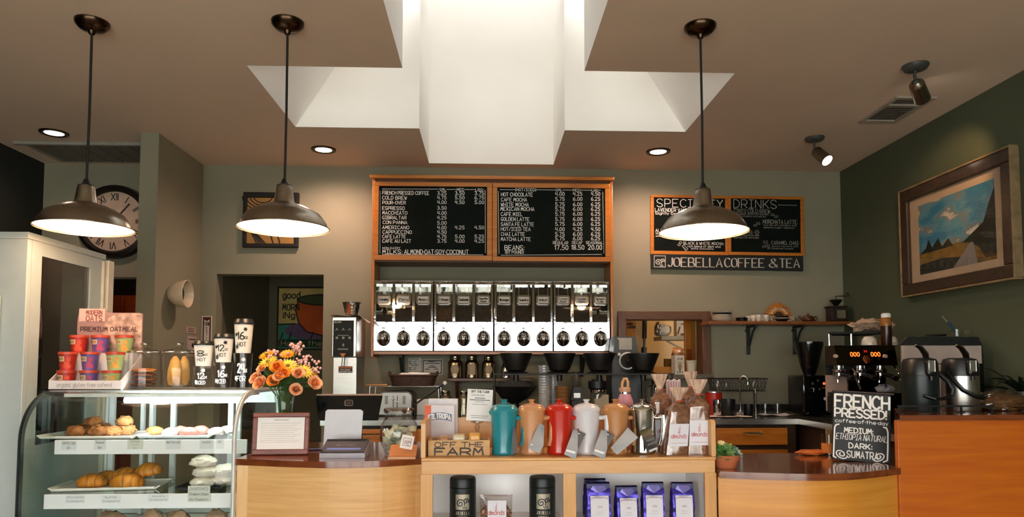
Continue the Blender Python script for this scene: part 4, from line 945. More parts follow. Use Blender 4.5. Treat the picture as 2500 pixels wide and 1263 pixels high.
tin(1152, 5.09, zs, wpx(16, 5.09), hT, 'metal tea tin with square label, second on the small shelf', 's')
tin(1193, 5.09, zs, wpx(16, 5.09), hT * .98, 'embossed metal tea tin with round label left of the first black cone', 'o')
tin(1236, 5.09, zs, wpx(12, 5.09), hT * .7, 'small chrome tin on the shelf behind the first black cone', None, chrome)
tin(1088, 4.72, ZW, wpx(15, 4.72), zat(952, 4.72) - ZW, 'gold tin standing on the back counter below the small shelf', None)
tin(1133, 4.70, ZW, wpx(14, 4.70), zat(953, 4.70) - ZW, 'embossed gold tin on the back counter behind the paper card stand', None)

# black dripper rail with four cones
Yd = 4.42; x0, x1 = P(1208, 950, Yd).x, P(1641, 950, Yd).x; zr = zat(912, Yd)
r = thing('dripper_rail', 'long black metal stand holding the black dripper cones over the back counter', 'stand', ((x0 + x1) / 2, Yd, ZW + .0005)); w = (x1 - x0) / 2; hz = zr - ZW
m = MB(); m.box(-w - .01, w + .01, -.008, .008, hz - .012, hz - .001, .002); m.box(-w, w, .11, .126, hz - .012, hz - .001, .002); m.build('rail', black_m, r)
for s_ in (-1, 1):
    m = MB(); m.tube([(s_ * w, 0, 0), (s_ * w, 0, hz - .004)], .006); m.tube([(s_ * w, .118, 0), (s_ * w, .118, hz - .004)], .006); m.box(s_ * w - .006, s_ * w + .006, .0, .118, hz - .012, hz - .004); m.build('leg', black_m, r)
# four black cones: each thing is a cone, a foot flange and a spout
hc = zat(863, Yd + .06) - zr
for px, lb in ((1260, 'black dripper cone nearest the tea tins, first on the black rail'), (1366, 'black dripper cone, second on the rail, above the cup stacks'), (1463, 'black dripper cone, third on the rail, over the silver lidded jar'), (1570, 'black dripper cone, rightmost on the rail, before the store room opening')):
    r = thing('dripper_cone', lb, 'coffee dripper', (P(px, 905, Yd + .06).x, Yd + .06, zr + .0005), 0, 'black dripper cones on the rail')
    m = MB(); m.lathe([(.052, .016), (.058, .024), (.100, hc), (.104, hc), (.104, hc - .006), (.064, .02), (.05, .014)], seg=36, caps=False); m.build('cone', black, r)
    m = MB(); m.lathe([(0, 0), (.078, 0), (.080, .004), (.06, .010), (.052, .016), (0, .016)], seg=36, caps=False); m.build('foot_flange', black, r)
    m = MB(); m.lathe([(.02, 0), (.018, -.05), (.012, -.05), (.012, 0)], seg=20, caps=False); m.build('spout', black, r)
r = thing('dripper_cone', 'upturned black funnel standing on the back counter under the first cone', 'funnel', on(1256, Yd + .20), 0)
m = MB(); hb = zat(972, 4.62) - ZW; h2 = zat(945, 4.62) - ZW; h3 = zat(926, 4.62) - ZW
m.lathe([(0, 0), (.06, 0), (.06, .006), (.03, .02), (.03, hb * .7), (.09, hb), (.145, h2), (.147, h2 + .004), (.06, h3 - .012), (.03, h3), (0, h3)], seg=40, caps=False); m.build('funnel_body', black, r)

# tall black grinder with a white dial
Yg = 4.80; r = thing('coffee_grinder', 'black coffee grinder with white ring dial and paper note on its grey head', 'coffee grinder', on(1530, Yg)); kk = Yg / FPX
zp = ZP(Yg - .1, (P(1530, 950, Yg).x, Yg - .1, ZW))
a = zp(1492, 1010); b = zp(1568, 863)
m = MB(); m.box(a[0], b[0], -.10, .10, .0, b[1], .012); m.build('body', black, r)
t0 = zp(1498, 863); t1 = zp(1559, 863); t2 = zp(1552, 822); t3 = zp(1503, 822)
m = MB(); m.prism([(t0[0], t0[1] + .001), (t1[0], t1[1] + .001), (t2[0], t2[1]), (t3[0], t3[1])], 'y', -.09, .09); m.build('hopper_head', M('grinder_grey', '#3f4441', .45), r, smooth=False)
m = MB(); a = zp(1512, 854); b = zp(1543, 827); m.box(a[0], b[0], -.0935, -.0915, a[1], b[1]); m.box(a[0] - .01, b[0], -.095, -.0935, b[1] - .008, b[1] + .004); nt_ = m.build('paper_note', M('note_paper', '#b3aca0', .8), r, smooth=False)
m = MB(); 
for v in (.35, .25, .15): zp.line(m, [(1517, 854 - 27 * v), (1537, 854 - 27 * v)], .6, -.0958)
m.build('print', greyink, nt_, smooth=False)
c = zp(1532, 882); m = MB(); m.tube([(c[0] + .054 * math.cos(q), -.106, c[1] + .054 * math.sin(q)) for q in [PI * .38 + i * PI * 1.32 / 24 for i in range(25)]], .006, 8); m.build('dial_ring', white, r)
m = MB(); m.box(c[0] - .004, c[0] + .03, -.104, -.1, c[1] - .002, c[1] + .002, R=Ry(.3)); m.build('pointer', M('dial_red', '#8c4a30', .5), r)
m = MB(); c = zp(1511, 866); m.lathe([(0, .02), (.011, .018), (.012, 0), (0, 0)], (c[0], -.10, c[1]), 20, Rx(PI / 2)); m.build('knob', white, r)
# ================================================================== store room seen through the pass-through
YQ = 6.2
def at(px, py, Y): return P(px, py, Y)
def boxpx(name, label, cat, px0, py0, px1, py1, Y, dep, mat, rz=0., bev=.003, group=None, zbase=None):
    a, b = P(px0, py1, Y), P(px1, py0, Y); z0 = a.z if zbase is None else zbase
    r = thing(name, label, cat, ((a.x + b.x) / 2, Y, z0 + .0005), rz, group); w = b.x - a.x; h = b.z - z0
    m = MB(); m.box(-w / 2, w / 2, 0, dep, 0, h, bev); return r, m, w, h
card = M('brown_cardboard', '#a9712c', .8, var=.08)
# shelf unit standing left holding the container carton
a, b = P(1520, 822, 6.4), P(1553, 822, 6.4)
r, m, w, h = boxpx('cardboard_carton', 'brown cardboard carton printed Container, upper left inside the pass-through', 'box', 1516, 786, 1552, 868, 6.0, .3, card); m.build('carton_body', card, r)
m = MB(); m.text('Container', -w / 2 + .06, h * .80, .03, w * .55, y=-.001, wd=.15); m.rect(-w * .1, w * .3, h * .9, h * .96, -.001); m.rect(-w * .05, w * .3, h * .46, h * .52, -.001); m.build('print', M('carton_ink', '#3a2410', .8), r, smooth=False)
zc = P(1530, 868, 6.0).z
r = thing('storage_shelf', 'dark storage shelf under the container carton in the store room', 'shelf', (P(1534, 868, 6.0).x, 6.0, 0)); m = MB(); m.box(-.14, .14, 0, .35, zc - .03, zc, .002); m.build('board', walnut, r)
for s_ in (-1, 1):
    m = MB(); m.box(s_ * .13 - .01, s_ * .13 + .01, .15, .19, 0, zc - .03); m.build('leg', black_m, r)
b = MB(); xa, xb = P(1552, 820, 6.9).x, P(1576, 820, 6.9).x; b.box(xa, xb, 6.9, 7.1, 0, 2.7); struct(b.build('wall_store_pier', M('pale_cream', '#d9cfae', .8), smooth=False))
p0 = P(1567, 868, 6.5); p1 = P(1574, 783, 6.5)
r = thing('mop_handle', 'grey and black mop pole leaning in the store room', 'mop', (p0.x, 6.5, 0)); q = Vector((p1.x - p0.x, 0, p1.z)); dn = Vector((-.03, 0, 0.05))
m = MB(); m.tube([dn, q * .96], .011, 10); m.build('pole', M('grey_pole', '#4a4844', .4, .6), r)
m = MB(); m.tube([q.lerp(dn, .10), q.lerp(dn, -.02)], .022, 10); m.build('grip', black, r)
m = MB(); m.tube([q.lerp(dn, .20), q.lerp(dn, .15)], .026, 10); m.build('clamp', black, r)
m = MB(); m.lathe([(.02, .06), (.1, .02), (.12, 0), (0, 0)], (dn.x, dn.y, 0), 16); m.build('mop_head', M('mop_cotton', '#9b927f', .9), r)
# wall shelf inside
Yq = 6.3; a, b = P(1615, 830, Yq), P(1672, 822, Yq - .1)
r = thing('store_wall_shelf', 'grey shelf on the store room wall carrying bagged cups and a carton', 'shelf', (a.x, Yq, a.z)); m = MB(); m.box(0, .9, -.0, .3, 0, .035, .003); m.build('board', M('shelf_grey', '#a49a82', .6), r)
m = MB(); m.tube([(.12, .28, 0), (.42, .02, -.20)], .008); m.tube([(.42, .02, -.20), (.42, .02, 0)], .008); m.build('brace', white, r)
b = MB(); b.box(a.x + .43, a.x + .53, 6.28, 6.62, 0, 2.7); struct(b.build('wall_store_return', cream, smooth=False))
r = thing('bag_of_cups', 'clear bag of white foam cups on the store room shelf', 'bag', (P(1634, 820, Yq).x - .03, Yq + .1, a.z + .036))
m = MB(); m.blob((0, 0, .055), (.075, .06, .06), .2, 3, 2, 3, flat=.054)
m.build('cup_bundle', M('bag_white', '#cfc6b2', .5), r)
m = MB(); m.blob((-.055, -.02, .06), (.03, .05, .07), .4, 4, 8, 3, flat=.058); m.build('crinkled_end', M('foil_grey', '#8a8577', .25, .7), r)
r, m, w, h = boxpx('printed_carton', 'white and red printed carton standing on the store room shelf', 'box', 1652, 782, 1671, 817, Yq + .02, .1, M('carton_white', '#d8cdb8', .7), zbase=a.z + .035); m.build('carton_body', M('carton_white', '#d8cdb8', .7), r)
m = MB(); m.rect(w * .0, w * .45, .005, h * .16, -.001); m.line([(-w * .35, .02), (-w * .1, h * .55)], .014, y=-.001); m.text('oz', w * .05, h * .7, .02, y=-.001, wd=.2); m.build('print', M('carton_brown_print', '#7a3f20', .8), r, smooth=False)
# orange door leaf, partly open
xa, xb = P(1669, 850, 5.75), P(1697, 850, 5.75)
r = thing('cupboard_door', 'orange lit cupboard door leaf inside the pass-through', 'door', (xa.x, 5.70, 0), .12); w = .135
orange = wood('orange_lit_wood', '#c47a1c', '#d68d28', (12, 12, 1), 3, .4); orange_d = M('rust_panel', '#9c4a14', .5)
m = MB(); m.box(0, .012, 0, .03, .5, 2.2, .002); m.box(w - .002, w + .004, 0, .03, .5, 2.2, .002); m.box(.012, w - .002, .004, .03, P(1680, 853, 5.75).z, P(1680, 845, 5.75).z); m.build('stile', orange, r)
m = MB(); m.box(.012, w - .002, .012, .028, P(1680, 850, 5.75).z, 2.2); m.build('upper_panel', orange, r)
m = MB(); m.box(.012, w - .002, .012, .028, .5, P(1680, 850, 5.75).z); m.build('lower_panel', orange_d, r)
m = MB(); m.box(0, w, .0, .03, 0, .5); m.build('kick_panel', orange_d, r)
b = MB(); b.box(P(1698, 850, 5.6).x, P(1698, 850, 5.6).x + .12, 5.6, 5.75, 0, 2.7); struct(b.build('trim_4', wood('tan_jamb', '#a88a5a', '#b99a68', (10, 10, 1), 3, .5)))
# on the sill
zsill = z_pt0 - .002; Ysl = 5.12
r = thing('oat_milk_carton', 'white gabled drink carton with orange top standing on the pass-through sill', 'carton', (P(1655, 900, Ysl).x, Ysl, zsill + .0005), .15); kk = Ysl / FPX; w = 12 * kk; h = 47 * kk
m = MB(); m.box(-w, w, -w, w, 0, h, .002); m.build('carton_body', M('carton_white2', '#cfc7b6', .5), r)
m = MB(); m.prism([(-w, h), (w, h), (.003, h + 16 * kk), (-.003, h + 16 * kk)], 'x', -w, w); m.box(-w, w, -.003, .003, h + 15 * kk, h + 19 * kk); m.build('gable_top', M('carton_orange', '#b97a48', .5), r)
m = MB(); m.lathe([(.011, 0), (.011, .010), (0, .010)], (.0, -w * .55, h + 8 * kk), 20, Rx(.8)); m.build('cap', white, r)
m = MB(); yq = -w - .0006; m.text('oat milk', 0, h * .78, .012, w * 1.2, al='c', y=yq, wd=.2); m.text('THE BREW', 0, h * .58, .008, w * 1.2, al='c', y=yq, wd=.15)
m.line([(.014 * math.cos(i * PI / 10), h * .40 + .022 * math.sin(i * PI / 10)) for i in range(21)], .003, y=yq); m.line([(0, h * .3), (0, h * .1)], .012, y=yq)
for s_ in (-1, 1): m.line([(s_ * .016, h * .08), (s_ * .022, h * .15)], .008, y=yq)
m.build('print', M('carton_print', '#6a6258', .8), r, smooth=False)
m = MB(); m.poly([(.011 * math.cos(i * PI / 10), yq - .0003, h * .41 + .018 * math.sin(i * PI / 10)) for i in range(20)]); m.build('spoon_picture', M('spoon_tan', '#a57f58', .8), r, smooth=False)
r = thing('paper_cup', 'plain white paper cup on the pass-through sill, right of the drink carton', 'cup', (P(1688, 900, Ysl).x, Ysl, zsill + .0005)); m = MB(); kk = Ysl / FPX
m.lathe([(0, .004), (10 * kk, .004), (9.6 * kk, 0), (9.8 * kk, .0), (12.8 * kk, 33 * kk), (13.6 * kk, 33.5 * kk), (13.4 * kk, 34.6 * kk), (12.4 * kk, 34 * kk), (9.3 * kk, .006)], seg=32, caps=False); m.build('cup_body', M('paper_cup_white', '#c9bda6', .6), r)
r, m, w, h = boxpx('cardboard_tray', 'low open cardboard tray on the sill behind the black cone', 'box', 1596, 896, 1640, 913, 5.2, .1, card, zbase=zsill); m.bm.clear(); m = MB()
for a_, b_, c_, d_ in ((-w / 2, w / 2, 0, .004), (-w / 2, w / 2, .096, .1), (-w / 2, -w / 2 + .004, .004, .096), (w / 2 - .004, w / 2, .004, .096)): m.box(a_, b_, c_, d_, 0, h)
m.box(-w / 2, w / 2, 0, .1, 0, .003); m.build('tray_body', card, r)
r, m, w, h = boxpx('cardboard_box', 'narrow dark cardboard box standing behind the drink carton', 'box', 1625, 858, 1646, 896, 5.34, .06, M('dark_card', '#7d5522', .8)); o = m.build('box_body', M('dark_card', '#7d5522', .8), r)
r.location.z = zsill - .0; 
zst = zsill
r2 = thing('store_table', 'store room counter behind the pass-through opening', 'counter', (1.3, 5.33, 0)); m = MB(); m.box(-.44, .55, .0, .2, zst - .04, zst - .0005, .003); m.build('worktop', walnut, r2); m = MB(); m.box(-.42, .53, .02, .18, 0, zst - .04); m.build('carcass', walnut_v, r2)

# ================================================================== right wall shelf
Yw = 4.985; x0, x1 = P(1731, 785, Yw).x, P(2086, 785, Yw).x; zsf = zat(783, Yw)
r = thing('wall_shelf', 'long orange wooden wall shelf with crockery on black iron brackets', 'shelf', ((x0 + x1) / 2, D - .001, zsf - .024)); w = (x1 - x0) / 2
m = MB(); m.box(-w, w, Yw - D, 0, 0, .024, .004); m.build('board', wood('shelf_wood', '#6e3c17', '#8a5022', (1.5, 14, 14), 4, .4), r)
for px in (1831, 1945):
    q = P(px, 800, D - .05).x - (x0 + x1) / 2; hh = .215
    m = MB(); m.box(q - .012, q + .012, -.02, 0, -hh, 0, .002); m.box(q - .012, q + .012, -.18, 0, -.014, 0, .002); m.tube([(q, -.16, -.012), (q, -.10, -.05), (q, -.03, -.15)], .008); m.ball((q - .016, -.02, -.035), .012, 10, 6); m.build('bracket', M('iron_bracket', '#1c2723', .5), r)
Yo = 5.08; ko = Yo / FPX
plate_w = M('plate_white', '#c6bdac', .25, coat=.4); plate_b = M('plate_dark', '#1a1c1b', .25, coat=.4)
def plate(px, z, rad, h, mat, name, label, group):
    o = MB().lathe([(0, 0), (rad * .62, 0), (rad * .66, .003), (rad, h - .003), (rad * 1.01, h), (rad * .98, h), (rad * .64, .006), (0, .006)], seg=40, caps=False).build(name, mat, None, (P(px, 780, Yo).x, Yo, z)); return tag(o, label, 'plate', group)
z = zsf + .0006
lab = ['white dinner plate at the bottom of the tall plate stack', 'white dinner plate, second from the bottom of the tall stack', 'white dinner plate, third from the bottom of the tall stack', 'white dinner plate, just under the dark plate in the tall stack', 'dark rimmed plate near the top of the tall plate stack', 'white plate lying on top of the tall plate stack']
for i in range(6): plate(1763, z, 24 * ko, .018, plate_b if i == 4 else plate_w, 'dinner_plate', lab[i], 'tall stack of plates on the wall shelf'); z += .0112 if i != 4 else .012
z = zsf + .0006
for i, l in enumerate(('dark saucer at the bottom of the low stack beside the tall plates', 'dark saucer in the middle of the low stack beside the tall plates', 'dark saucer on top of the low stack beside the tall plates')): plate(1811, z, 15.5 * ko, .012, plate_b, 'saucer', l, 'low stack of saucers on the wall shelf'); z += .009
def cup(px, Y, label, mat=plate_w, rad=8.0, h=16):
    r = thing('espresso_cup', label, 'cup', (P(px, 780, Y).x, Y, zsf + .0006), 0, 'small white cups on the wall shelf'); m = MB()
    m.lathe([(0, 0), (rad * .6 * ko, 0), (rad * .66 * ko, .003), (rad * .98 * ko, h * ko * .7), (rad * ko, h * ko), (rad * .9 * ko, h * ko), (rad * .86 * ko, h * .65 * ko), (rad * .5 * ko, .004), (0, .004)], seg=28, caps=False); m.build('cup_body', mat, r)
    m = MB(); m.tube([(rad * .85 * ko + .0, .0, h * ko * .8), (rad * 1.5 * ko, 0, h * ko * .75), (rad * 1.45 * ko, 0, h * ko * .35), (rad * .75 * ko, 0, h * ko * .3)], .003, 8); m.build('handle', mat, r)
for px, Y, l in ((1829, 5.13, 'small white cup, leftmost in the row on the wall shelf'), (1840, 5.06, 'small white cup, second in the row on the wall shelf'), (1853, 5.02, 'small white cup, middle of the row on the wall shelf'), (1866, 5.10, 'small white cup, half hidden between two others on the shelf'), (1871, 5.03, 'small white cup at right end of the row, beside the letter block')): cup(px, Y, l)
# sunflower welcome
r = thing('sunflower_welcome_sign', 'orange half sunflower sign lettered Welcome on the wall shelf', 'sign', (P(1901, 780, 5.15).x, 5.15, zsf + .0006)); ks = 5.15 / FPX
m = MB(); h0 = 15 * ks
for ring, n, ro, ri, y_ in ((0, 15, 37, 27, .004), (1, 14, 33, 22, 0)):
    for i in range(n):
        a = PI * (i + .5 * (1 - ring)) / (n - 1 if ring else n); da = PI / n * .62
        pts = [(ri * ks * .5 * math.cos(a - da), h0 + ri * ks * .5 * math.sin(a - da)), (ri * ks * math.cos(a - da), h0 + ri * ks * math.sin(a - da)), (ro * ks * math.cos(a), h0 + ro * ks * math.sin(a)), (ri * ks * math.cos(a + da), h0 + ri * ks * math.sin(a + da)), (ri * ks * .5 * math.cos(a + da), h0 + ri * ks * .5 * math.sin(a + da))]
        m.prism(pts, 'y', y_, y_ + .004)
m.prism([(-30 * ks, 0), (30 * ks, 0), (30 * ks, h0), (-30 * ks, h0)], 'y', 0, .008)
m.build('petals', M('sunflower_orange', '#b06a1c', .6, var=.2), r, smooth=False)
m = MB(); m.prism([(12 * ks * math.cos(i * PI / 16), h0 + 12 * ks * math.sin(i * PI / 16)) for i in range(17)] + [(-12 * ks, 0), (12 * ks, 0)], 'y', -.006, 0); m.build('flower_center', M('sunflower_brown', '#3a2414', .7), r, smooth=False)
m = MB()
def arcf(u, v): a = PI / 2 - u / (18 * ks); R_ = 18 * ks + v; return (R_ * math.cos(a), -.0066, h0 * .9 + R_ * math.sin(a))
m.text('Welcome', 0, 0, 9 * ks, 42 * ks, f=arcf, al='c', wd=.16); m.build('lettering', M('cream_letters', '#cdbf9f', .7), r, smooth=False)
r = thing('letter_block', 'cream block with dark letters behind the dark bowls on the wall shelf', 'sign', (P(1909, 780, 5.10).x, 5.10, zsf + .0006)); m = MB(); bw = 31 * ko; m.box(-bw, bw, 0, .02, 0, 15 * ko, .002); m.build('block', M('cream_block', '#b8a684', .7), r)
m = MB(); m.text('D', -bw + .006, .006, .03, .024, y=-.0006, wd=.2, serif=1); m.text('S', bw - .034, .006, .03, .024, y=-.0006, wd=.2, serif=1); m.build('lettering', ink, r, smooth=False)
z = zsf + .0006
for i, l in enumerate(('dark bottom bowl of the three stacked before the letter block', 'pale middle bowl of the three stacked before the letter block', 'dark rimmed top bowl of the three stacked before the letter block')):
    o = MB().lathe([(0, 0), (.03, 0), (.048, .012), (.055, .016), (.053, .017), (.03, .004), (0, .004)], seg=32, caps=False).build('small_bowl', (plate_b, plate_w, plate_b)[i], None, (P(1909, 780, 5.03).x, 5.03, z)); tag(o, l, 'bowl', 'bowls stacked before the letter block'); z += .0105
# teapot
r = thing('teapot', 'small brown clay teapot on the wall shelf', 'teapot', (P(1973, 780, Yo).x, Yo, zsf + .0006)); clay = M('brown_clay', '#4a2614', .35, coat=.3); m = MB()
m.lathe([(0, 0), (.030, 0), (.044, .012), (.046, .024), (.036, .042), (.020, .048), (.0, .049)], seg=32, caps=False); m.build('pot_body', clay, r)
m = MB(); m.lathe([(.020, .048), (.012, .054), (.004, .056), (.006, .062), (0, .065)], seg=20, caps=False); m.build('lid', clay, r)
m = MB(); m.tube([(-.040, 0, .02), (-.058, 0, .028), (-.070, 0, .046)], [.011, .008, .006], 10); m.build('spout', clay, r)
m = MB(); m.tube([(.040, 0, .035), (.062, 0, .042), (.072, 0, .028), (.060, 0, .012), (.042, 0, .012)], .005, 8); m.build('handle', clay, r)
# mill
r = thing('coffee_mill', 'old hand crank coffee mill at the right end of the wall shelf', 'coffee mill', (P(2042, 780, Yo).x, Yo, zsf + .0006)); drk = M('mill_wood', '#241a12', .45); m = MB(); mw = 21 * ko; mh = 36 * ko
m.box(-mw, mw, -.05, .05, 0, .008, .002); m.box(-mw * .92, mw * .92, -.045, .045, .008, mh, .003); m.box(-mw * 1.05, mw * 1.05, -.052, .052, mh, mh + .01, .003); m.build('mill_box', drk, r)
m = MB(); m.lathe([(.012, mh + .01), (.018, mh + .02), (.040, mh + .045), (.046, mh + .058), (.043, mh + .058), (.03, mh + .04), (0, mh + .03)], seg=28, caps=False); m.build('hopper_bowl', M('mill_iron', '#2c302e', .3, .8), r)
m = MB(); zt = mh + .085; m.tube([(0, 0, mh + .03), (0, 0, zt), (.05, -.005, zt + .002), (.078, -.01, zt + .004)], .004, 8); m.build('crank', M('mill_iron', '#2c302e', .3, .8), r)
m = MB(); m.lathe([(0, 0), (.012, .002), (.014, .014), (.009, .026), (0, .028)], (.078, -.01, zt - .004), 16); m.build('crank_knob', drk, r)
m = MB(); m.box(-mw * .3, mw * .75, -.0475, -.045, mh * .25, mh * .8); m.build('plate', M('mill_plate', '#6a624f', .6), r)
m = MB(); m.box(-mw * .85, -mw * .35, -.055, -.045, mh * .1, mh * .75, .002); m.ball((-mw * .6, -.06, mh * .4), .007, 10, 6); m.build('drawer', drk, r)

# ================================================================== sink area
Yk = 4.86
xa, xb = P(1737, 940, Yk).x, P(1862, 940, Yk).x; zb_, zt_ = zat(955, Yk), zat(925, Yk)
r = thing('wire_dish_basket', 'black diamond mesh dish basket on a stand behind the sink faucet', 'dish rack', ((xa + xb) / 2, Yk, ZW + .0005)); w = (xb - xa) / 2; z0, z1 = zb_ - ZW, zt_ - ZW
m = MB()
for (yy, q0, q1) in ((-.09, .9, 1), (.09, .9, 1)):
    n = 14
    for i in range(n):
        for d_ in (0, 1):
            a_ = (-w * .93 + 2 * w * .93 * (i + d_) / n, yy * .9, z0); b_ = (-w + 2 * w * (i + 1 - d_) / n, yy, z1); m.tube([a_, b_], .0016, 5, False)
for s_ in (-1, 1):
    for i in range(4):
        for d_ in (0, 1): m.tube([(s_ * w * .93, -.081 + .162 * (i + d_) / 4, z0), (s_ * w, -.09 + .18 * (i + 1 - d_) / 4, z1)], .0016, 5, False)
for i in range(9): m.tube([(-w * .93, -.081 + .162 * i / 8, z0), (w * .93, -.081 + .162 * i / 8, z0)], .0016, 5)
m.build('mesh', black_m, r)
m = MB(); m.tube([(-w, -.09, z1), (w, -.09, z1), (w, .09, z1), (-w, .09, z1)], .004, 6, closed=True); m.tube([(-w * .93, -.081, z0), (w * .93, -.081, z0), (w * .93, .081, z0), (-w * .93, .081, z0)], .003, 6, closed=True); m.build('rim', black_m, r)
for s_ in (-1, 1):
    m = MB(); m.tube([(s_ * w * .8, .07, z0), (s_ * w * .8, .07, 0)], .005); m.tube([(s_ * w * .8, -.07, z0), (s_ * w * .8, .07, z0)], .004); m.build('leg', black_m, r)
for px, l, rd, hh in ((1752, 'clear glass tumbler at left in the black dish basket', .032, .075), (1772, 'clear glass tumbler, second from left in the black dish basket', .03, .06), (1840, 'round clear glass at right in the black dish basket', .038, .075)):
    o = MB().lathe([(rd * .8, 0), (rd, hh * .6), (rd * .9, hh), (0, hh), (0, hh - .003), (rd * .86, hh - .003), (rd * .96, hh * .6), (rd * .77, 0)], seg=28, caps=False).build('glass_tumbler', clear, None, (P(px, 930, Yk).x, Yk, zb_ + .003)); tag(o, l, 'glass', 'glasses in the dish basket')
# faucets
r = thing('sink_faucet', 'tall chrome gooseneck faucet at the sink', 'faucet', on(1807, 4.70)); hf = zat(919, 4.70) - ZW
m = MB(); pts = [(0, 0, .02), (0, 0, hf - .03)] + [(.021 - .021 * math.cos(i * PI / 8), -.03 * i / 8, hf - .03 + .03 * math.sin(i * PI / 8)) for i in range(1, 9)] + [(.042, -.03, hf - .06)]; m.tube(pts, .006, 10); m.build('gooseneck', chrome, r)
m = MB(); m.lathe([(0, 0), (.022, 0), (.02, .012), (.010, .03), (0, .03)], seg=20, caps=False); m.build('base', chrome, r)
m = MB(); m.lathe([(0, 0), (.012, 0), (.016, .02), (.010, .05), (.006, .06), (0, .062)], (.045, 0, 0), 16, caps=False); m.tube([(.045, 0, .058), (.062, -.01, .064)], .005); m.build('handle', chrome, r)
r = thing('sprayer_tap', 'slim chrome filtered water tap right of the gooseneck faucet', 'faucet', on(1844, 4.64)); hf = zat(950, 4.64) - ZW
m = MB(); m.tube([(0, 0, .0), (0, 0, hf - .02), (-.004, -.01, hf), (-.012, -.03, hf - .005), (-.014, -.035, hf - .03)], .0055, 10); m.build('pipe', chrome, r)
m = MB(); m.lathe([(0, 0), (.018, 0), (.015, .010), (.006, .016), (0, .016)], seg=20, caps=False); m.build('base', chrome, r)
o = MB().box(-.055, .055, -.04, .04, 0, .018, .004).build('steel_caddy', steel, None, on(1812, 4.66)); tag(o, 'low steel tray on the sink deck in front of the faucet', 'tray')
# red canister, mugs, cloth
r = thing('red_canister', 'red canister with steel lid behind the almond bags', 'canister', on(1742, 4.66)); hr = zat(960, 4.66) - ZW; rr = wpx(20, 4.66)
m = MB(); m.lathe([(0, 0), (rr, 0), (rr, hr), (0, hr)], seg=36, caps=False); m.build('canister_body', M('red_enamel', '#a8200f', .4), r)
m = MB(); m.lathe([(rr * 1.02, hr), (rr * 1.02, hr + .008), (rr * .9, hr + .012), (0, hr + .012)], seg=36, caps=False); m.build('lid', steel, r)
o = MB().grid(lambda u, v: (-.14 + .28 * u, -.08 + .15 * v, .005 + .0035 * math.sin(14 * u + 3 * v) * math.sin(9 * v)), 24, 12).build('kitchen_cloth', M('pink_white_cloth', '#c9b8aa', .9), None, on(1773, 4.50)); tag(o, 'pale cloth spread under the black mug beside the sink', 'cloth')
def mug(px, Y, label, h, rad, mat, dz=.010, name='mug', cat='mug'):
    q = on(px, Y); r = thing(name, label, cat, (q[0], q[1], q[2] + dz)); m = MB(); m.lathe([(0, 0), (rad * .92, 0), (rad, .006), (rad, h), (rad * .94, h), (rad * .93, .01), (0, .01)], seg=32, caps=False); m.build('cup_body', mat, r); return r
mug(1777, 4.50, 'black ribbed mug standing on the pale cloth by the sink', .105, .046, black)
mug(1752, 4.51, 'chrome cup next to the black mug on the pale cloth', .10, .030, chrome)
mug(1826, 4.62, 'black cup with steel band behind the sink taps', .075, .032, black, 0)
o = MB().grid(lambda u, v: (-.10 + .2 * u, -.08 + .14 * v, .005 + .004 * math.sin(8 * u) * math.cos(6 * v) + .012 * max(0, u - .75)), 18, 10).build('dish_towel', M('blue_white_towel', '#a9a9a8', .9, var=.15), None, on(1890, 4.62)); tag(o, 'white and blue dish towel under the upturned glasses', 'towel')
for px, Y, l in ((1867, 4.60, 'upturned clear glass, left one on the blue and white dish towel'), (1897, 4.62, 'upturned clear glass, right one on the blue and white dish towel')):
    q = on(px, Y); o = MB().lathe([(.034, 0), (.036, .02), (.030, .075), (0, .076), (0, .068), (.027, .068), (.033, .02), (.031, 0)], seg=28, caps=False).build('glass_tumbler', clear, None, (q[0], q[1], q[2] + .012)); tag(o, l, 'glass', 'upturned glasses on the towel')

# ================================================================== grinder and espresso machines
Yg2 = 4.53; kk = Yg2 / FPX
r = thing('espresso_grinder', 'tall black espresso grinder with tapered hopper in the counter corner', 'coffee grinder', on(1977, Yg2 + .12)); hb = zat(917, Yg2) - ZW; ht = zat(833, Yg2) - ZW; w = 38 * kk
m = MB(); m.box(-w, w, -.12, .12, 0.01, hb, .012); m.box(-w * .9, w * .9, -.16, -.12, .01, .03, .004); m.build('body', blackgloss, r)
m = MB(); m.lathe([(.036, hb), (.04, hb + .01), (.055, hb + .05), (.092, ht - .02), (.092, ht), (0, ht + .004)], seg=36, caps=False); m.build('bean_hopper', M('smoked_hopper', '#0b0d0c', .15, coat=.4), r)
m = MB(); m.tube([(-.045, -.125, hb - .085), (-.045, -.15, hb - .085), (-.045, -.15, hb - .11)], .004); m.tube([(.045, -.125, hb - .085), (.045, -.15, hb - .085), (.045, -.15, hb - .11)], .004); m.tube([(-.045, -.15, hb - .085), (.045, -.15, hb - .085)], .003); m.lathe([(0, .008), (.008, .008), (.008, 0)], (0, -.15, hb - .095), 12, Rx(PI / 2)); m.build('portafilter_fork', chrome, r)
for i, (dx, dz, rd, mt) in enumerate(((-.035, .055, .009, steel), (.04, .055, .009, emit('red_button_lamp', '#d8502a', 1.2)), (0, .035, .008, steel), (.045, .155, .011, white))):
    m = MB(); m.lathe([(0, .006), (rd * .8, .006), (rd, 0)], (dx, -.12, hb - dz), 16, Rx(PI / 2)); m.build('button', mt, r)
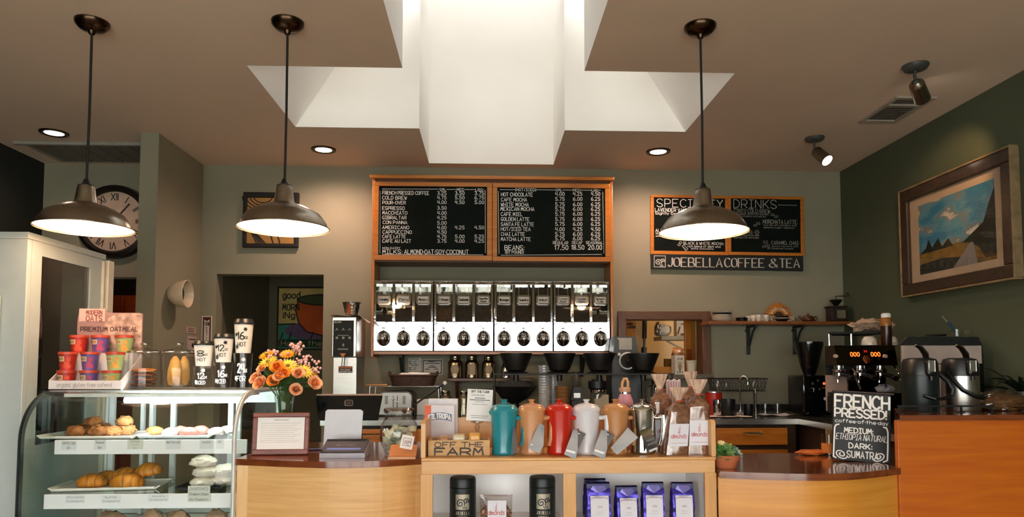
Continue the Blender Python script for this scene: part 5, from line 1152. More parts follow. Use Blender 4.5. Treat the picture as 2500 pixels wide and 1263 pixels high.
# machine A
Ya = 3.98; xa, xb = P(2046, 900, Ya).x, P(2190, 900, Ya).x; w = (xb - xa) / 2; ka = Ya / FPX
r = thing('espresso_machine', 'dark espresso machine with two orange 000 displays at right of the grinder', 'espresso machine', ((xa + xb) / 2, Ya, ZW + .0005), -.06)
def za(py): return zat(py, Ya) - ZW
def xl(px): return P(px, 900, Ya).x - (xa + xb) / 2
brownchrome = M('brown_mirror', '#4a3d26', .15, 1., var=.3, scale=5)
m = MB(); m.prism([(-w, .161), (w, .161), (w, .40), (-w + .14, .40)], 'z', .05, za(842) - .0125); m.prism([(-w, .04), (w, .04), (w, .40), (-w + .20, .40)], 'z', za(842) - .012, za(842)); m.box(-w, w, .02, .16, .05, za(970), .004)
for sx_ in (-1, 1): m.box(sx_ * w * .85 - .02, sx_ * w * .85 + .02, .06, .12, 0, .05)
for q in (.05, w * .85): m.box(q - .02, q + .02, .32, .38, 0, .05)
m.build('machine_body', black_m, r)
m = MB(); m.prism([(-.0, za(893)), (.03, za(843)), (.16, za(843)), (.16, za(893))], 'x', -w, w); pn = m.build('control_panel', brownchrome, r, smooth=False)
def pf(u, v): t = (v - za(893)) / (za(843) - za(893)); return (u, .03 * t - .0012, v)
m = MB()
for px in (2092, 2141):
    x_ = xl(px); m.text('000', x_, za(870), za(860) - za(870), 22 * ka, al='c', f=lambda u, v: pf(u, v), wd=.18)
m.build('display_digits', emit('orange_digits', '#ff5a1e', 2.2), pn, smooth=False)
m = MB(); x_ = xl(2118); m.text('3:3', x_, za(859.5), .010, .018, al='c', f=pf, wd=.2); m.build('small_display', emit('red_digits', '#a01408', 1.5), pn, smooth=False)
m = MB(); x_ = xl(2117); m.lathe([(.006, 0), (.017, .002), (.019, .008), (.014, .012), (0, .012)], (x_, .012, za(879)), 20, Rx(PI / 2 - .5) @ Matrix.Diagonal((1, 1.5, 1, 1))); m.build('badge', M('copper_badge', '#8a4a2c', .2, .8), pn)
for px in (2041, 2158):
    x_ = xl(px); m = MB(); m.lathe([(0, .02), (.010, .018), (.012, 0), (0, 0)], (x_, -.005, za(870)), 16, Rx(PI / 2)); m.build('steam_knob', M('ivory_knob', '#a59a86', .4), r)
for px in (2066, 2117, 2166):
    x_ = xl(px); m = MB(); m.lathe([(.034, 0), (.038, .006), (.038, .018), (.028, .022), (.028, .04)], (x_, .09, za(893) - .04), 28, caps=False); m.lathe([(.03, 0), (.034, -.004), (.034, -.02), (.02, -.03), (0, -.03)], (x_, .09, za(893) - .04), 28, caps=False); g = m.build('group_head', chrome, r)
    m = MB(); m.tube([(x_, .06, za(893) - .052), (x_ + .004, -.02, za(893) - .06), (x_ + .006, -.075, za(893) - .075)], [.010, .013, .016], 12); m.build('portafilter_handle', black, g)
    m = MB(); m.tube([(x_, .09, za(893) - .07), (x_ - .012, .08, za(893) - .085), (x_ - .012, .08, za(893) - .10)], .005); m.build('spout', chrome, g)
for px in (2085, 2189):
    x_ = xl(px); m = MB(); m.tube([(x_ - .008, .03, za(893)), (x_, .0, za(905)), (x_ + .008, -.01, za(925)), (x_ + .028, -.02, za(952))], .005, 8); m.build('steam_wand', chrome, r)
m = MB(); m.box(xl(2044), xl(2096), .145, .158, .06, za(918), .002); m.build('splash_panel', M('pinkish_panel', '#9b8478', .5), r)
m = MB(); m.box(xl(2098), xl(2192), .15, .159, .06, za(905), .002); m.build('mirror_panel', brownchrome, r)
m = MB(); m.box(-w, w + .01, -.06, .14, za(970), za(961), .003); m.box(-w * .98, w * .98, -.055, .0, .01, za(970)); m.build('drip_tray', M('tray_steel', '#7d7a72', .2, 1.), r)
for sx_ in (-.95, -.2, .9):
    m = MB(); m.tube([(sx_ * w, .12, za(842)), (sx_ * w, .12, za(812))], .006); m.build('rail_post', chrome, r)
m = MB(); m.prism([(-w, .10), (w * .92, .10), (w * .92, .39), (-w + .15, .39)], 'z', za(812), za(807)); m.build('cup_rack', black_m, r)
def w2(px, py, dY=0): return P(px, py, Ya + dY)
ztopA = ZW + za(842) + .001
for px, dY, l, rd, mt in ((2122, .07, 'white cup upturned on the espresso machine, leftmost of three', 19, plate_w), (2158, .13, 'tan cup upturned on the espresso machine between two white ones', 13, M('tan_glaze', '#b0743c', .25)), (2175, .08, 'white cup upturned on the espresso machine beside the syrup bottle', 17, plate_w)):
    q = P(px, 842, Ya + dY); k_ = rd * ka; r2 = thing('upturned_cup', l, 'cup', (q.x, q.y, ztopA), 0, 'cups on the espresso machine'); m = MB(); m.lathe([(k_, 0), (k_ * 1.02, .004), (k_ * .9, .035), (k_ * .62, .050), (k_ * .58, .052), (0, .050)], seg=28, caps=False); m.build('cup_body', mt, r2)
    m = MB(); m.tube([(-k_ * .1, -k_ * .95, .012), (-k_ * .1, -k_ * 1.25, .016), (-k_ * .08, -k_ * 1.15, .036), (-k_ * .05, -k_ * .78, .04)], .004, 8); m.build('handle', mt, r2)
# towel on rack
m = MB(); m.blob((0, 0, 0), (.115, .08, .035), .55, 2.6, 11, 4, flat=.03)
for v in m.bm.verts: v.co.z += .012 * noise.noise(v.co * 40) ; v.co.z += .018 * math.exp(-((v.co.x + .03) / .03) ** 2)
bmesh.ops.translate(m.bm, verts=m.bm.verts[:], vec=(0, 0, 0))
zmn = min(v.co.z for v in m.bm.verts); o = m.build('rumpled_towel', M('beige_towel', '#b39a82', .95, var=.12, bump=.4, bscale=90), None, (P(2130, 800, Ya + .2).x, Ya + .21, ZW + za(807) - zmn + .003)); tag(o, 'rumpled beige towel thrown on top of the espresso machine', 'towel')
m = MB(); m.blob((0, 0, .02), (.055, .04, .028), .3, 3, 5, 3, flat=.019); q = P(2166, 950, Ya); o = m.build('cleaning_rag', M('grey_rag', '#a8a6a8', .95, bump=.3), None, (P(2168, 950, Ya).x, Ya + .03, ZW + za(961) + .002)); tag(o, 'white rag with a blue band on the espresso machine drip tray', 'rag')
m = MB(); m.tube([(-.018 + .003 * math.sin(i), -.043 * math.cos(i * .2 - .6), .026 + .026 * math.sin(i * PI / 8)) for i in range(9)], .003, 6); m.build('blue_band', M('blue_band', '#2b3f78', .8), o)
# syrup bottle
q = P(2194, 838, 3.92); kb = 3.92 / FPX
r = thing('syrup_bottle', 'brown caramel sauce bottle with white cap beside the espresso machine', 'bottle', (q.x, 3.92 + .12, ztopA)); hb = 83 * kb
m = MB(); m.lathe([(0, 0), (12.5 * kb, 0), (13 * kb, .004), (13 * kb, hb * .60), (0, hb * .60)], seg=28, caps=False); m.build('dark_sauce', M('dark_caramel', '#2c170b', .25), r)
m = MB(); m.lathe([(13 * kb, hb * .60), (13 * kb, hb * .80), (11 * kb, hb * .86), (0, hb * .87)], seg=28, caps=False); m.build('bottle_top', M('amber_caramel', '#8d5a26', .25), r)
m = MB(); m.lathe([(11.5 * kb, hb * .86), (11.5 * kb, hb * .97), (8 * kb, hb), (0, hb)], seg=24, caps=False); m.build('cap', white, r)
# machine B (its pale back towards us)
Yb = 3.62; xa, xb = P(2204, 900, Yb).x, P(2408, 900, Yb).x; w = (xb - xa) / 2; kb_ = Yb / FPX
r = thing('second_espresso_machine', 'pale backed espresso machine behind the two airpots', 'espresso machine', ((xa + xb) / 2, Yb, ZW + .0005))
def zb(py): return zat(py, Yb) - ZW
m = MB(); m.prism([(-w, .021), (w, .021), (w, .27), (-w + .19, .27)], 'z', .06, zb(842) - .002)
for sx_ in (-1, 1): m.box(sx_ * w * .7 - .025, sx_ * w * .7 + .025, .05, .16, 0, .06)
m.build('machine_body', black_m, r)
m = MB(); m.box(-w + .004, w - 10 * kb_, 0, .02, zb(888), zb(843), .002); m.box(-w + .03, w - 16 * kb_, .004, .02, .07, zb(889.5), .002); m.build('back_panel', M('putty_panel', '#a2948a', .5), r)
m = MB(); m.prism([(-w, zb(842)), (w, zb(842)), (w - .02, zb(821)), (-w + .05, zb(821))], 'y', .022, .05); m.prism([(-w + .07, .05), (w - .02, .05), (w - .02, .26), (-w + .20, .26)], 'z', zb(830), zb(821)); m.build('top_tray', black_m, r, smooth=False)
m = MB(); m.tube([(-w + .05, .05, zb(821)), (w - .02, .05, zb(821))], .004); m.build('tray_rim', chrome, r)
zB = ZW + zb(821) + .0015
def topB(px): return (P(px, 820, Yb + .12).x, Yb + .12, zB)
r2 = thing('spoon_jar', 'small glass jar holding a blue handled brush on the second espresso machine', 'jar', topB(2335)); m = MB(); m.lathe([(0, 0), (.03, 0), (.032, .045), (.029, .045), (.027, .004), (0, .004)], seg=24, caps=False); m.build('glass_body', clear, r2)
r2 = thing('cleaning_brush', 'blue and black handled brush standing on the second espresso machine', 'brush', (topB(2335)[0], topB(2335)[1], zB + .004)); m = MB(); m.tube([(.012, 0, .004), (-.02, 0, .05), (-.045, 0, .085)], [.004, .007, .008], 10); m.build('handle', M('blue_handle', '#1d3f55', .4), r2)
m = MB(); m.tube([(.018, .004, .004), (-.02, .004, .055), (-.075, .004, .115)], [.003, .003, .004], 8); m.build('metal_rod', steel, r2)
r2 = thing('metal_pitcher', 'low steel dish lying on the second espresso machine tray', 'dish', topB(2285)); m = MB(); m.lathe([(0, 0), (.04, 0), (.055, .016), (.052, .016), (.038, .004), (0, .004)], seg=28, caps=False); m.build('dish_body', steel, r2)
r2 = thing('glass_cup', 'clear glass cup at right on the second espresso machine', 'cup', topB(2357)); m = MB(); m.lathe([(0, 0), (.022, 0), (.030, .04), (.027, .04), (.02, .004), (0, .004)], seg=24, caps=False); m.build('glass_body', clear, r2)
# ================================================================== front counters
ZL, ZR, ZTALL = .925, .90, 1.11
def curve_pts(pp, Z, n=28):
    """smooth front edge through the given pixels on the plane z = Z"""
    q = [PZ(a, b, Z) for a, b in pp]; out = []
    for i in range(n + 1):
        t = i / n * (len(q) - 1); k = min(int(t), len(q) - 2); u = t - k
        p0, p1, p2, p3 = q[max(k - 1, 0)], q[k], q[k + 1], q[min(k + 2, len(q) - 1)]
        v = .5 * ((2 * p1) + (-p0 + p2) * u + (2 * p0 - 5 * p1 + 4 * p2 - p3) * u * u + (-p0 + 3 * p1 - 3 * p2 + p3) * u ** 3); out.append((v.x, v.y))
    return out
XC0, XC1, YC0, YC1 = P(44, 1150, 2.92).x, P(568, 1150, 2.92).x, 2.92, 3.60      # display case
# left counter
cl = curve_pts([(572, 1120.5), (640, 1123), (720, 1126), (816, 1128), (920, 1126), (1026, 1119)], ZL)
cl[0] = (XC1 + .006, cl[0][1]); UX0 = P(1027, 1180, 2.72).x; UX1 = P(1749, 1180, 2.72).x; cl[-1] = (UX0 - .003, cl[-1][1])
r = thing('left_counter', 'bow fronted maple counter with reddish top between display case and shelf unit', 'counter', (0, 0, 0))
m = MB(); m.prism(cl + [(UX0 - .003, 3.56), (XC1 + .006, 3.56)], 'z', ZL - .026, ZL); top = m.build('countertop', cherry, r, ang=30)
inn = [(x, y + .022) for x, y in cl]
m = MB()
for (a, b), (c, d) in zip(inn, inn[1:]): m.poly([(a, b, 0), (c, d, 0), (c, d, ZL - .026), (a, b, ZL - .026)])
m.build('front_panel', maple, r)
m = MB(); x0 = XC1 + .008; m.box(x0, x0 + .050, cl[0][1] + .006, cl[0][1] + .018, 0, ZL - .027, .002); m.build('end_stile', wood('pale_maple', '#cfa469', '#dcb57d', (14, 14, 1.2), 3., .4), r)
m = MB(); m.box(XC1 + .02, UX0 - .02, 3.0, 3.5, 0.1, .6); m.build('carcass', maple_dark, r)
# right counter with the tall bar
YT = PZ(2200, 1144, ZR).y
cr = curve_pts([(1751, 1151), (1813, 1154), (1953, 1157.5), (2040, 1157), (2105, 1153.5), (2199, 1143)], ZR)
cr[0] = (UX1 + .003, cr[0][1]); xT = P(2199, 1100, YT).x
r = thing('right_counter', 'bow fronted amber counter with glossy brown top right of the shelf unit', 'counter', (0, 0, 0))
m = MB(); m.prism(cr + [(xT - .002, 3.24), (UX1 + .003, 3.24)], 'z', ZR - .026, ZR); m.build('countertop', cherry, r, ang=30)
inn = [(x, y + .022) for x, y in cr]; m = MB()
for (a, b), (c, d) in zip(inn, inn[1:]): m.poly([(a, b, 0), (c, d, 0), (c, d, ZR - .026), (a, b, ZR - .026)])
m.build('front_panel', amber, r)
m = MB(); m.box(UX1 + .02, xT - .02, 2.95, 3.2, 0.1, .6); m.build('carcass', maple_dark, r)
r = thing('tall_bar_counter', 'tall amber wooden bar front at right carrying the two airpots', 'counter', (xT, YT, 0)); wT = XR_ - xT - .004
m = MB(); m.box(0, wT, .016, .04, 0, ZTALL - .022, .001); m.build('front_panel', deep_amber, r)
m = MB(); m.prism([(0, 0), (wT, 0), (wT, .46), (.25, .46)], 'z', ZTALL - .022, ZTALL); m.build('bar_top', cherry, r)
m = MB(); m.box(.03, .05, .04, .07, 0, ZTALL - .022, .002); m.build('end_post', walnut_v, r)
m = MB(); m.box(.25, wT, .30, .34, 0, ZTALL - .022); m.build('support', walnut_v, r)

# ================================================================== shelf unit with the press tray
YU = 2.72; ku = YU / FPX
def ux(px): return P(px, 1120, YU).x
def uz(py): return P(1388, py, YU).z
ZTR = uz(1117); uw = UX1 - UX0
r = thing('shelf_unit', 'maple shelf unit with open white backed bays and raised tray of coffee presses', 'shelf unit', ((UX0 + UX1) / 2, YU, 0)); ox = (UX0 + UX1) / 2
def lx(px): return ux(px) - ox
UD = .36
front_v = wood('maple_frame_upright', '#bf8a4a', '#cd9a58', (14, 14, 1.3), 3., .4); front_h = wood('maple_frame_rail', '#bf8a4a', '#cd9a58', (1.3, 14, 14), 3., .4)
m = MB(); m.box(-uw / 2 + .002, uw / 2 - .002, -.010, UD, uz(1125), ZTR, .004); m.build('tray_board', front_h, r)
m = MB(); m.box(-uw / 2 + .004, uw / 2 - .004, 0, .02, uz(1157), uz(1125) - .0005, .001); m.build('top_rail', front_h, r)
for a, b in ((1027.5, 1057), (1375, 1406), (1720, 1748.5)):
    m = MB(); m.box(lx(a), lx(b), 0, .02, 0, uz(1157), .001); m.build('stile', front_v, r)
for s_ in (-1, 1):
    m = MB(); m.box(min(s_ * uw / 2, s_ * (uw / 2 - .016)), max(s_ * uw / 2, s_ * (uw / 2 - .016)), .021, UD, 0, uz(1126)); m.build('side_panel', front_v, r)
    m = MB(); a = s_ * uw / 2; b = s_ * (uw / 2 - .017); zz = uz(1027); zk_ = P(1300, 1016, YU + UD).z
    m.prism([(.0, ZTR + .0005), (.0, zz - .012), (.012, zz), (UD, zk_), (UD, ZTR + .0005)], 'x', min(a, b), max(a, b)); m.build('tray_side', front_v, r, smooth=False)
m = MB(); m.box(-uw / 2 + .017, uw / 2 - .017, UD - .014, UD, ZTR + .0005, P(1300, 1019, YU + UD).z, .002); m.build('tray_back', front_h, r)
whitelam = M('white_laminate', '#f9f8f6', .5, var=.02)
m = MB(); m.box(-uw / 2 + .017, uw / 2 - .017, UD - .012, UD - .002, .2, uz(1127)); m.build('back_panel', whitelam, r)
for q in (1391, ):
    m = MB(); m.box(lx(q) - .009, lx(q) + .009, .021, UD - .013, 0, uz(1127)); m.build('divider', whitelam, r)
ZSH = .672
m = MB()
for a, b in ((1057, 1375), (1406, 1720)): pass
m.box(-uw / 2 + .017, lx(1391) - .0095, .022, UD - .013, ZSH - .02, ZSH); m.box(lx(1391) + .0095, uw / 2 - .017, .022, UD - .013, ZSH - .02, ZSH); m.build('shelf_board', whitelam, r)
for a in (-uw / 2 + .017, uw / 2 - .022):
    m = MB(); m.box(a, a + .005, .022, UD - .013, ZSH, uz(1127)); m.build('white_lining', whitelam, r)

# ================================================================== pastry display case
def case_prof(n=12, off=0.):
    R_ = .20 - off; pts = [(YC0 + off, .30), (YC0 + off, .75), (YC0 + off, 1.0)]
    pts += [(YC0 + .20 - R_ * math.cos(i * PI / 2 / n), 1.0 + R_ * math.sin(i * PI / 2 / n)) for i in range(1, n + 1)]
    return pts + [(YC0 + .30, 1.20 - off)]
ZK = 1.20
r = thing('pastry_display_case', 'curved glass refrigerated pastry display case at lower left', 'display case', (0, 0, 0))
case_glass = glass('case_glass', (.93, .975, .955), 1.0)
side_glass = glass('case_side_glass', (.82, .91, .87), .45)
pr = case_prof()
m = MB(); m.grid(lambda u, v: (XC0 + (XC1 - XC0) * u, *pr[round(v * (len(pr) - 1))]), 1, len(pr) - 1); m.build('curved_front_glass', case_glass, r, ang=60)
silver = M('silver_trim', '#9aa19f', .3, .9); wtrim = M('white_trim', '#d6d9d6', .4)
for X_, nm, mt in ((XC0, 'left', M('dark_trim', '#3b4240', .3, .6)), (XC1, 'right', wtrim)):
    m = MB(); pl = [(y, z) for y, z in pr] + [(YC1, ZK), (YC1, .30)]; m.poly([(X_, y, z) for y, z in pl]); sg = m.build('side_glass', side_glass, r, smooth=False)
    m = MB()
    w_ = .012
    for (a, b), (c, d) in zip(pr, pr[1:]):
        L_ = math.hypot(c - a, d - b); nx, ny = -(d - b) / L_, (c - a) / L_
        m.prism([(a - ny * 0, b), (c, d), (c - nx * -0 + -nx * .022, d - ny * .022), (a - nx * .022, b - ny * .022)], 'x', X_ - w_ / 2, X_ + w_ / 2)
    m.build('edge_trim', mt, r, smooth=False)
    m = MB(); m.box(X_ - .006, X_ + .006, YC1 - .03, YC1, .3, ZK - .012); m.build('rear_post', wtrim, r)
m = MB(); m.box(XC0 - .006, XC1 + .006, YC0 + .30, YC1, ZK - .014, ZK, .003); m.build('top_panel', M('case_top', '#b9c2bd', .25, .2), r)
m = MB(); m.box(XC0, XC1, YC0 + .0, YC1, .0, .28, .004); m.build('base_cabinet', M('case_base', '#c9cdcc', .4), r)
m = MB(); m.box(XC0 + .01, XC1 - .01, YC0 + .01, YC1 - .02, .28, .575); m.build('deck', M('case_deck', '#d8dbd8', .4), r)
wf = M('case_white_frame', '#d3d9d6', .4)
m = MB(); zs_ = .585
x_i0, x_i1 = XC0 + .01, XC1 - .01; ww = x_i1 - x_i0
for q in (0.0, .235, .36, .70, .745, .985):
    m.box(x_i0 + ww * q, x_i0 + ww * q + .026, YC1 - .03, YC1 - .008, .58, ZK - .016, .002)
m.box(x_i0, x_i1, YC1 - .032, YC1 - .006, .58, .61); m.box(x_i0 + ww * .235, x_i1, YC1 - .032, YC1 - .006, 1.125, ZK - .016); m.build('door_frame', wf, r)
m = MB(); m.poly([(x_i0, YC1 - .015, .6), (x_i1, YC1 - .015, .6), (x_i1, YC1 - .015, 1.15), (x_i0, YC1 - .015, 1.15)]); m.build('door_glass', side_glass, r, smooth=False)
for q in (.20, .255):
    m = MB(); m.box(x_i0 + ww * q, x_i0 + ww * q + .016, YC1 - .055, YC1 - .035, .58, 1.18)
    m.build('shelf_standard', wf, r)
rail_m = M('price_rail_white', '#e9e9ea', .45, var=.02)
ZS1, ZS2, ZD = .985, .762, .576
for Z_, Y_, a in ((ZS1, 3.13, 'upper'), (ZS2, 3.07, 'lower')):
    m = MB(); m.box(x_i0 + .01, x_i1 - .004, Y_ + .004, YC1 - .06, Z_ - .008, Z_, .001); m.build('glass_shelf', glass('shelf_glass', (.88, .97, .93), 1.), r, smooth=False)
    m = MB(); m.box(x_i0 + .008, x_i1 - .004, Y_ - .006, Y_ + .003, Z_ - .062, Z_ - .001, .001); m.build('price_rail', rail_m, r)
# lettered price cards in the rails
def price_card(px0, px1, py0, py1, Y, lines, tint='#cfd0ce'):
    a, b = P(px0, py1, Y), P(px1, py0, Y); m = MB(); m.box(a.x, b.x, Y - .0085, Y - .0062, a.z, b.z); pc = m.build('price_card', M('card_' + tint[1:], tint, .8, var=.02), r, smooth=False)
    m = MB(); n = len(lines); h = b.z - a.z; w = b.x - a.x
    for i, t in enumerate(lines):
        hh = h / n * .5; m.text(t, (a.x + b.x) / 2, b.z - h * (i + .78) / n, hh, w * min(.86, .1 * len(t)), al='c', y=Y - .009, wd=.16)
    m.build('handwriting', greyink, pc, smooth=False)
for q in ((152, 190, 1076, 1099, ('COFFEE CAKE', '$4')), (232, 262, 1074, 1098, ('Rhubarb', 'Bar')), (313, 352, 1074, 1097, ('SCONES', '3.75', 'ea')), (406, 445, 1074, 1097, ('MUFFIN CAKE', '')), (489, 523, 1074, 1096, ('DANISH', '')), (528, 548, 1073, 1096, ('APPLE', ''))): price_card(*q[:4], 3.13, q[4], '#cfd0c4' if q[0] in (313,) else '#d6d8da')
for q in ((162, 210, 1208, 1228, ('chocolate', 'Croissants')), (250, 298, 1208, 1228, ('butter', 'Croissants')), (364, 414, 1206, 1224, ('savory', 'Croissants'))): price_card(*q[:4], 3.07, q[4], '#dedfe2')
price_card(460, 515, 1186, 1225, 3.062, ('DANISHES', 'Strawberry Cheese', 'Also Raspberry'), '#cfd0c6')
# lamp tube
m = MB(); m.tube([(x_i0 + .28, YC0 + .25, 1.155), (x_i1 - .03, YC0 + .25, 1.155)], .013, 10); m.build('lamp_tube', emit('case_lamp', '#f4fbff', 34.), r)
m = MB(); m.box(x_i0 + .02, x_i1 - .02, YC0 + .24, YC0 + .262, ZK - .03, ZK - .015); m.build('lamp_holder', wf, r)

# ------------------------------------------------------------------ trays and pastries
def tray(px, Y, Z, w, d, label, rz=0., mat=ceramic, name='serving_tray', pitch=0.):
    r = thing(name, label, 'tray', (P(px, 1100, Y).x, Y, Z + .0008), rz); m = MB()
    if pitch: r.rotation_euler = (0, -pitch, rz)
    m.prism([(-w / 2 + .02, 0), (w / 2 - .02, 0), (w / 2, .014), (w / 2 - .004, .016), (w / 2 - .024, .005), (-w / 2 + .024, .005), (-w / 2 + .004, .016), (-w / 2, .014)], 'y', -d / 2, d / 2)
    m.box(-w / 2 + .02, w / 2 - .02, -d / 2 - .012, -d / 2, .002, .012, .002); m.box(-w / 2 + .02, w / 2 - .02, d / 2, d / 2 + .012, .002, .012, .002); m.build('tray_body', mat, r); return r
tray(250, 3.30, ZS1, .44, .26, 'white platter of brown scones on the upper case shelf')
tray(452, 3.30, ZS1, .34, .24, 'white platter of pink and frosted pastries on the upper case shelf', mat=M('platter_white', '#d9dcda', .25, coat=.3))
tray(282, 3.26, ZS2, .46, .22, 'white platter of golden croissants on the lower case shelf', .12)
tray(508, 3.24, ZS2, .20, .20, 'small black tray of sugared rolls on the lower case shelf', 0, black, 'black_tray')
crust = M('scone_crust', '#8a5526', .7, var=.45, scale=30, bump=.5, bscale=40); crust_l = M('pale_bun_crust', '#b58350', .7, var=.3, scale=25, bump=.4, bscale=40)
def lump(name, label, px, py, Y, rx, ry, rz_, mat, cat, seed, amp=.34, zb=None, f=2.9, group=None):
    p = P(px, py, Y); m = MB(); m.blob((0, 0, 0), (rx, ry, rz_), amp, f, seed, 3, flat=rz_ * .62); zm = min(v.co.z for v in m.bm.verts)
    o = m.build(name, mat, None, (p.x, Y, (zb if zb is not None else p.z) - zm)); return tag(o, label, cat, group)
zt1 = ZS1 + .0068
S_ = [(186, 3.24, .042, crust, 'dark scone at front left of the upper white platter'), (213, 3.34, .045, crust, 'brown scone at back left of the upper white platter'), (240, 3.24, .045, crust, 'large brown scone in the middle front of the scone platter'), (275, 3.26, .042, crust_l, 'golden scone at front right of the scone platter'), (262, 3.36, .042, crust, 'scone at the back centre of the scone platter'), (306, 3.31, .046, crust_l, 'pale rounded scone at the right end of the scone platter')]
for i, (px, Y, q, mt, l) in enumerate(S_): lump('scone', l, px, 1050, Y, q * .95, q * .75, q * .66, mt, 'scone', i, zb=zt1, group='scones on the upper platter')
lump('scone', 'scone piled on top of the two back scones of the platter', 228, 1030, 3.32, .040, .034, .026, crust, 'scone', 21, zb=zt1 + .038); lump('scone', 'pale scone piled on top at right of the scone platter', 304, 1028, 3.31, .036, .03, .026, crust_l, 'scone', 22, zb=zt1 + .042)
pink = M('pink_glaze', '#b07468', .45, var=.3, scale=25, bump=.3); frost = M('white_frosting', '#cfc5bd', .5, var=.15, bump=.3); cakem = M('yellow_cake', '#b98e54', .7, var=.25, scale=25, bump=.3)
for i, (px, Y, q, mt, l) in enumerate([(378, 3.30, .038, cakem, 'yellow cake square at left of the pink pastries'), (415, 3.24, .036, frost, 'grey frosted pastry left of the pink pastries'), (440, 3.30, .038, pink, 'pink glazed pastry in the middle of the frosted platter'), (462, 3.22, .04, pink, 'pink glazed pastry at the front of the frosted platter'), (490, 3.30, .04, pink, 'reddish pastry at back right of the frosted platter'), (528, 3.25, .036, frost, 'white powdered pastry at the right end of the frosted platter'), (556, 3.33, .038, frost, 'white powdered pastry behind the right edge of the case')]):
    lump('frosted_pastry' if mt != cakem else 'cake_square', l, px, 1050, Y, q, q * .8, q * .62, mt, 'pastry', 40 + i, .16, zt1)
def croissant(px, Y, Z, L_, label, rz, seed, tilt=0.):
    m = MB(); n = 26; pts = []; rr = []
    for i in range(n + 1):
        t = i / n * 2 - 1; a = t * .85; pts.append((L_ * .62 * math.sin(a), -L_ * .30 * (1 - math.cos(a)) * 1.2, 0)); base = (1 - abs(t) ** 1.9) ** .75 * .30 * L_ + .006
        rr.append(base * (1 + .10 * abs(math.sin(i * PI / 3.2))))
    m.tube(pts, rr, 16); 
    for v in m.bm.verts: v.co.z = max(v.co.z * .85, -.018) ; v.co += Vector((0, 0, .002 * noise.noise(v.co * 60 + Vector((seed, 0, 0)))))
    zm = min(v.co.z for v in m.bm.verts); o = m.build('croissant', M('croissant_crust', '#b9741f', .5, var=.45, scale=12, aniso=(8, 1, 1), bump=.35, bscale=30), None, (P(px, 1150, Y).x, Y, Z - zm), (0, tilt, rz), ang=80); return tag(o, label, 'croissant', 'croissants on the lower platter')
zt2 = ZS2 + .0068
croissant(226, 3.22, zt2, .125, 'croissant at the left front of the lower platter', .25, 1); croissant(262, 3.32, zt2, .115, 'dark croissant at the back left of the lower platter', -.2, 2); croissant(312, 3.20, zt2, .14, 'croissant at the front middle of the lower platter', .3, 3)
croissant(305, 3.32, zt2 + .012, .125, 'croissant at the back middle of the lower platter', .1, 4, -.1); croissant(362, 3.27, zt2 + .035, .14, 'largest croissant at right, resting raised on the lower platter', -.25, 5, -.25)
sugar = M('powdered_roll', '#ddd2c2', .85, var=.12, scale=20, bump=.35, bscale=50)
for px, Y, z, l in ((498, 3.21, ZS2 + .007, 'sugared roll at the bottom of the stack on the small black tray'), (502, 3.215, ZS2 + .052, 'sugared roll in the middle of the stack on the small black tray'), (497, 3.21, ZS2 + .097, 'sugared roll on top of the stack on the small black tray'), (548, 3.25, ZS2 + .007, 'sugared roll at lower right on the small black tray'), (550, 3.25, ZS2 + .052, 'sugared roll at upper right on the small black tray')): lump('sugared_roll', l, px, 1150, Y, .056, .05, .030, sugar, 'roll', px, .20, z, group='sugared rolls')
for i, (px, Y, q, l) in enumerate(((270, 3.22, .06, 'wrapped pastry low in the case under the croissants, left one'), (372, 3.26, .045, 'wrapped pastry low in the case, second from left'), (435, 3.22, .055, 'wrapped pastry low in the case, second from right'), (530, 3.24, .05, 'wrapped pastry low in the case, rightmost of the bottom row'))):
    lump('wrapped_pastry', l, px, 1255, Y, q, q * .8, .052, M('wrapped_pastry', '#a8866a', .25, var=.4, scale=14, bump=.4, bscale=20, coat=.5), 'pastry', 60 + i, .25, ZD + .001)

# ================================================================== white upright fridge
FX = -2.026; F0, F1 = 3.13, 3.75; fz = 1.90
r = thing('upright_fridge', 'tall white upright fridge with glass side, left behind the display case', 'refrigerator', (FX, F0, 0))
fw_ = M('fridge_white', '#a5aeab', .4, var=.03)
m = MB(); W_ = .70
g0, g1 = .101, .493; gz1 = 1.808; gz0 = .95
m.box(-W_, 0, 0, .03, 0, fz - .03, .003); m.box(-W_, 0, F1 - F0 - .03, F1 - F0, 0, fz - .03); m.box(-W_, -W_ + .03, .03, F1 - F0 - .03, 0, fz - .03)
m.box(-.03, 0, .03, g0, 0, fz - .03); m.box(-.03, 0, g1, F1 - F0 - .03, 0, fz - .03); m.box(-.03, 0, g0, g1, gz1, fz - .03); m.box(-.03, 0, g0, g1, 0, gz0); m.box(-W_ + .03, -.03, .03, F1 - F0 - .03, 0, .1)
m.build('cabinet', fw_, r)
m = MB(); m.box(-W_ - .004, .006, -.006, F1 - F0 + .004, fz - .03, fz, .004); m.build('top_cap', fw_, r)
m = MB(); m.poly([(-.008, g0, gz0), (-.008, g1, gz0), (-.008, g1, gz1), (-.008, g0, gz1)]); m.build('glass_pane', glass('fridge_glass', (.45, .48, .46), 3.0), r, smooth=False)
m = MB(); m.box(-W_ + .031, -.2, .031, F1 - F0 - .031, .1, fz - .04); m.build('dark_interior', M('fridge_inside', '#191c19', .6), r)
m = MB(); m.box(-.004, .012, g1 + .10, g1 + .112, .9, fz - .04, .002); m.box(-.03, .02, F1 - F0 + .004, F1 - F0 + .06, .2, fz - .03, .004); m.build('door_edge', M('fridge_edge', '#c9c2b0', .35), r)
m = MB(); m.box(-W_ + .01, -.10, -.035, -.002, .3, fz - .28, .01); m.build('door', M('fridge_door_white', '#a4b0b0', .35), r)
# ================================================================== things standing on the left counter and the display case
ZKT = ZK + .0006
def onk(px, Y, z=ZKT): return (P(px, 950, Y).x, Y, z)
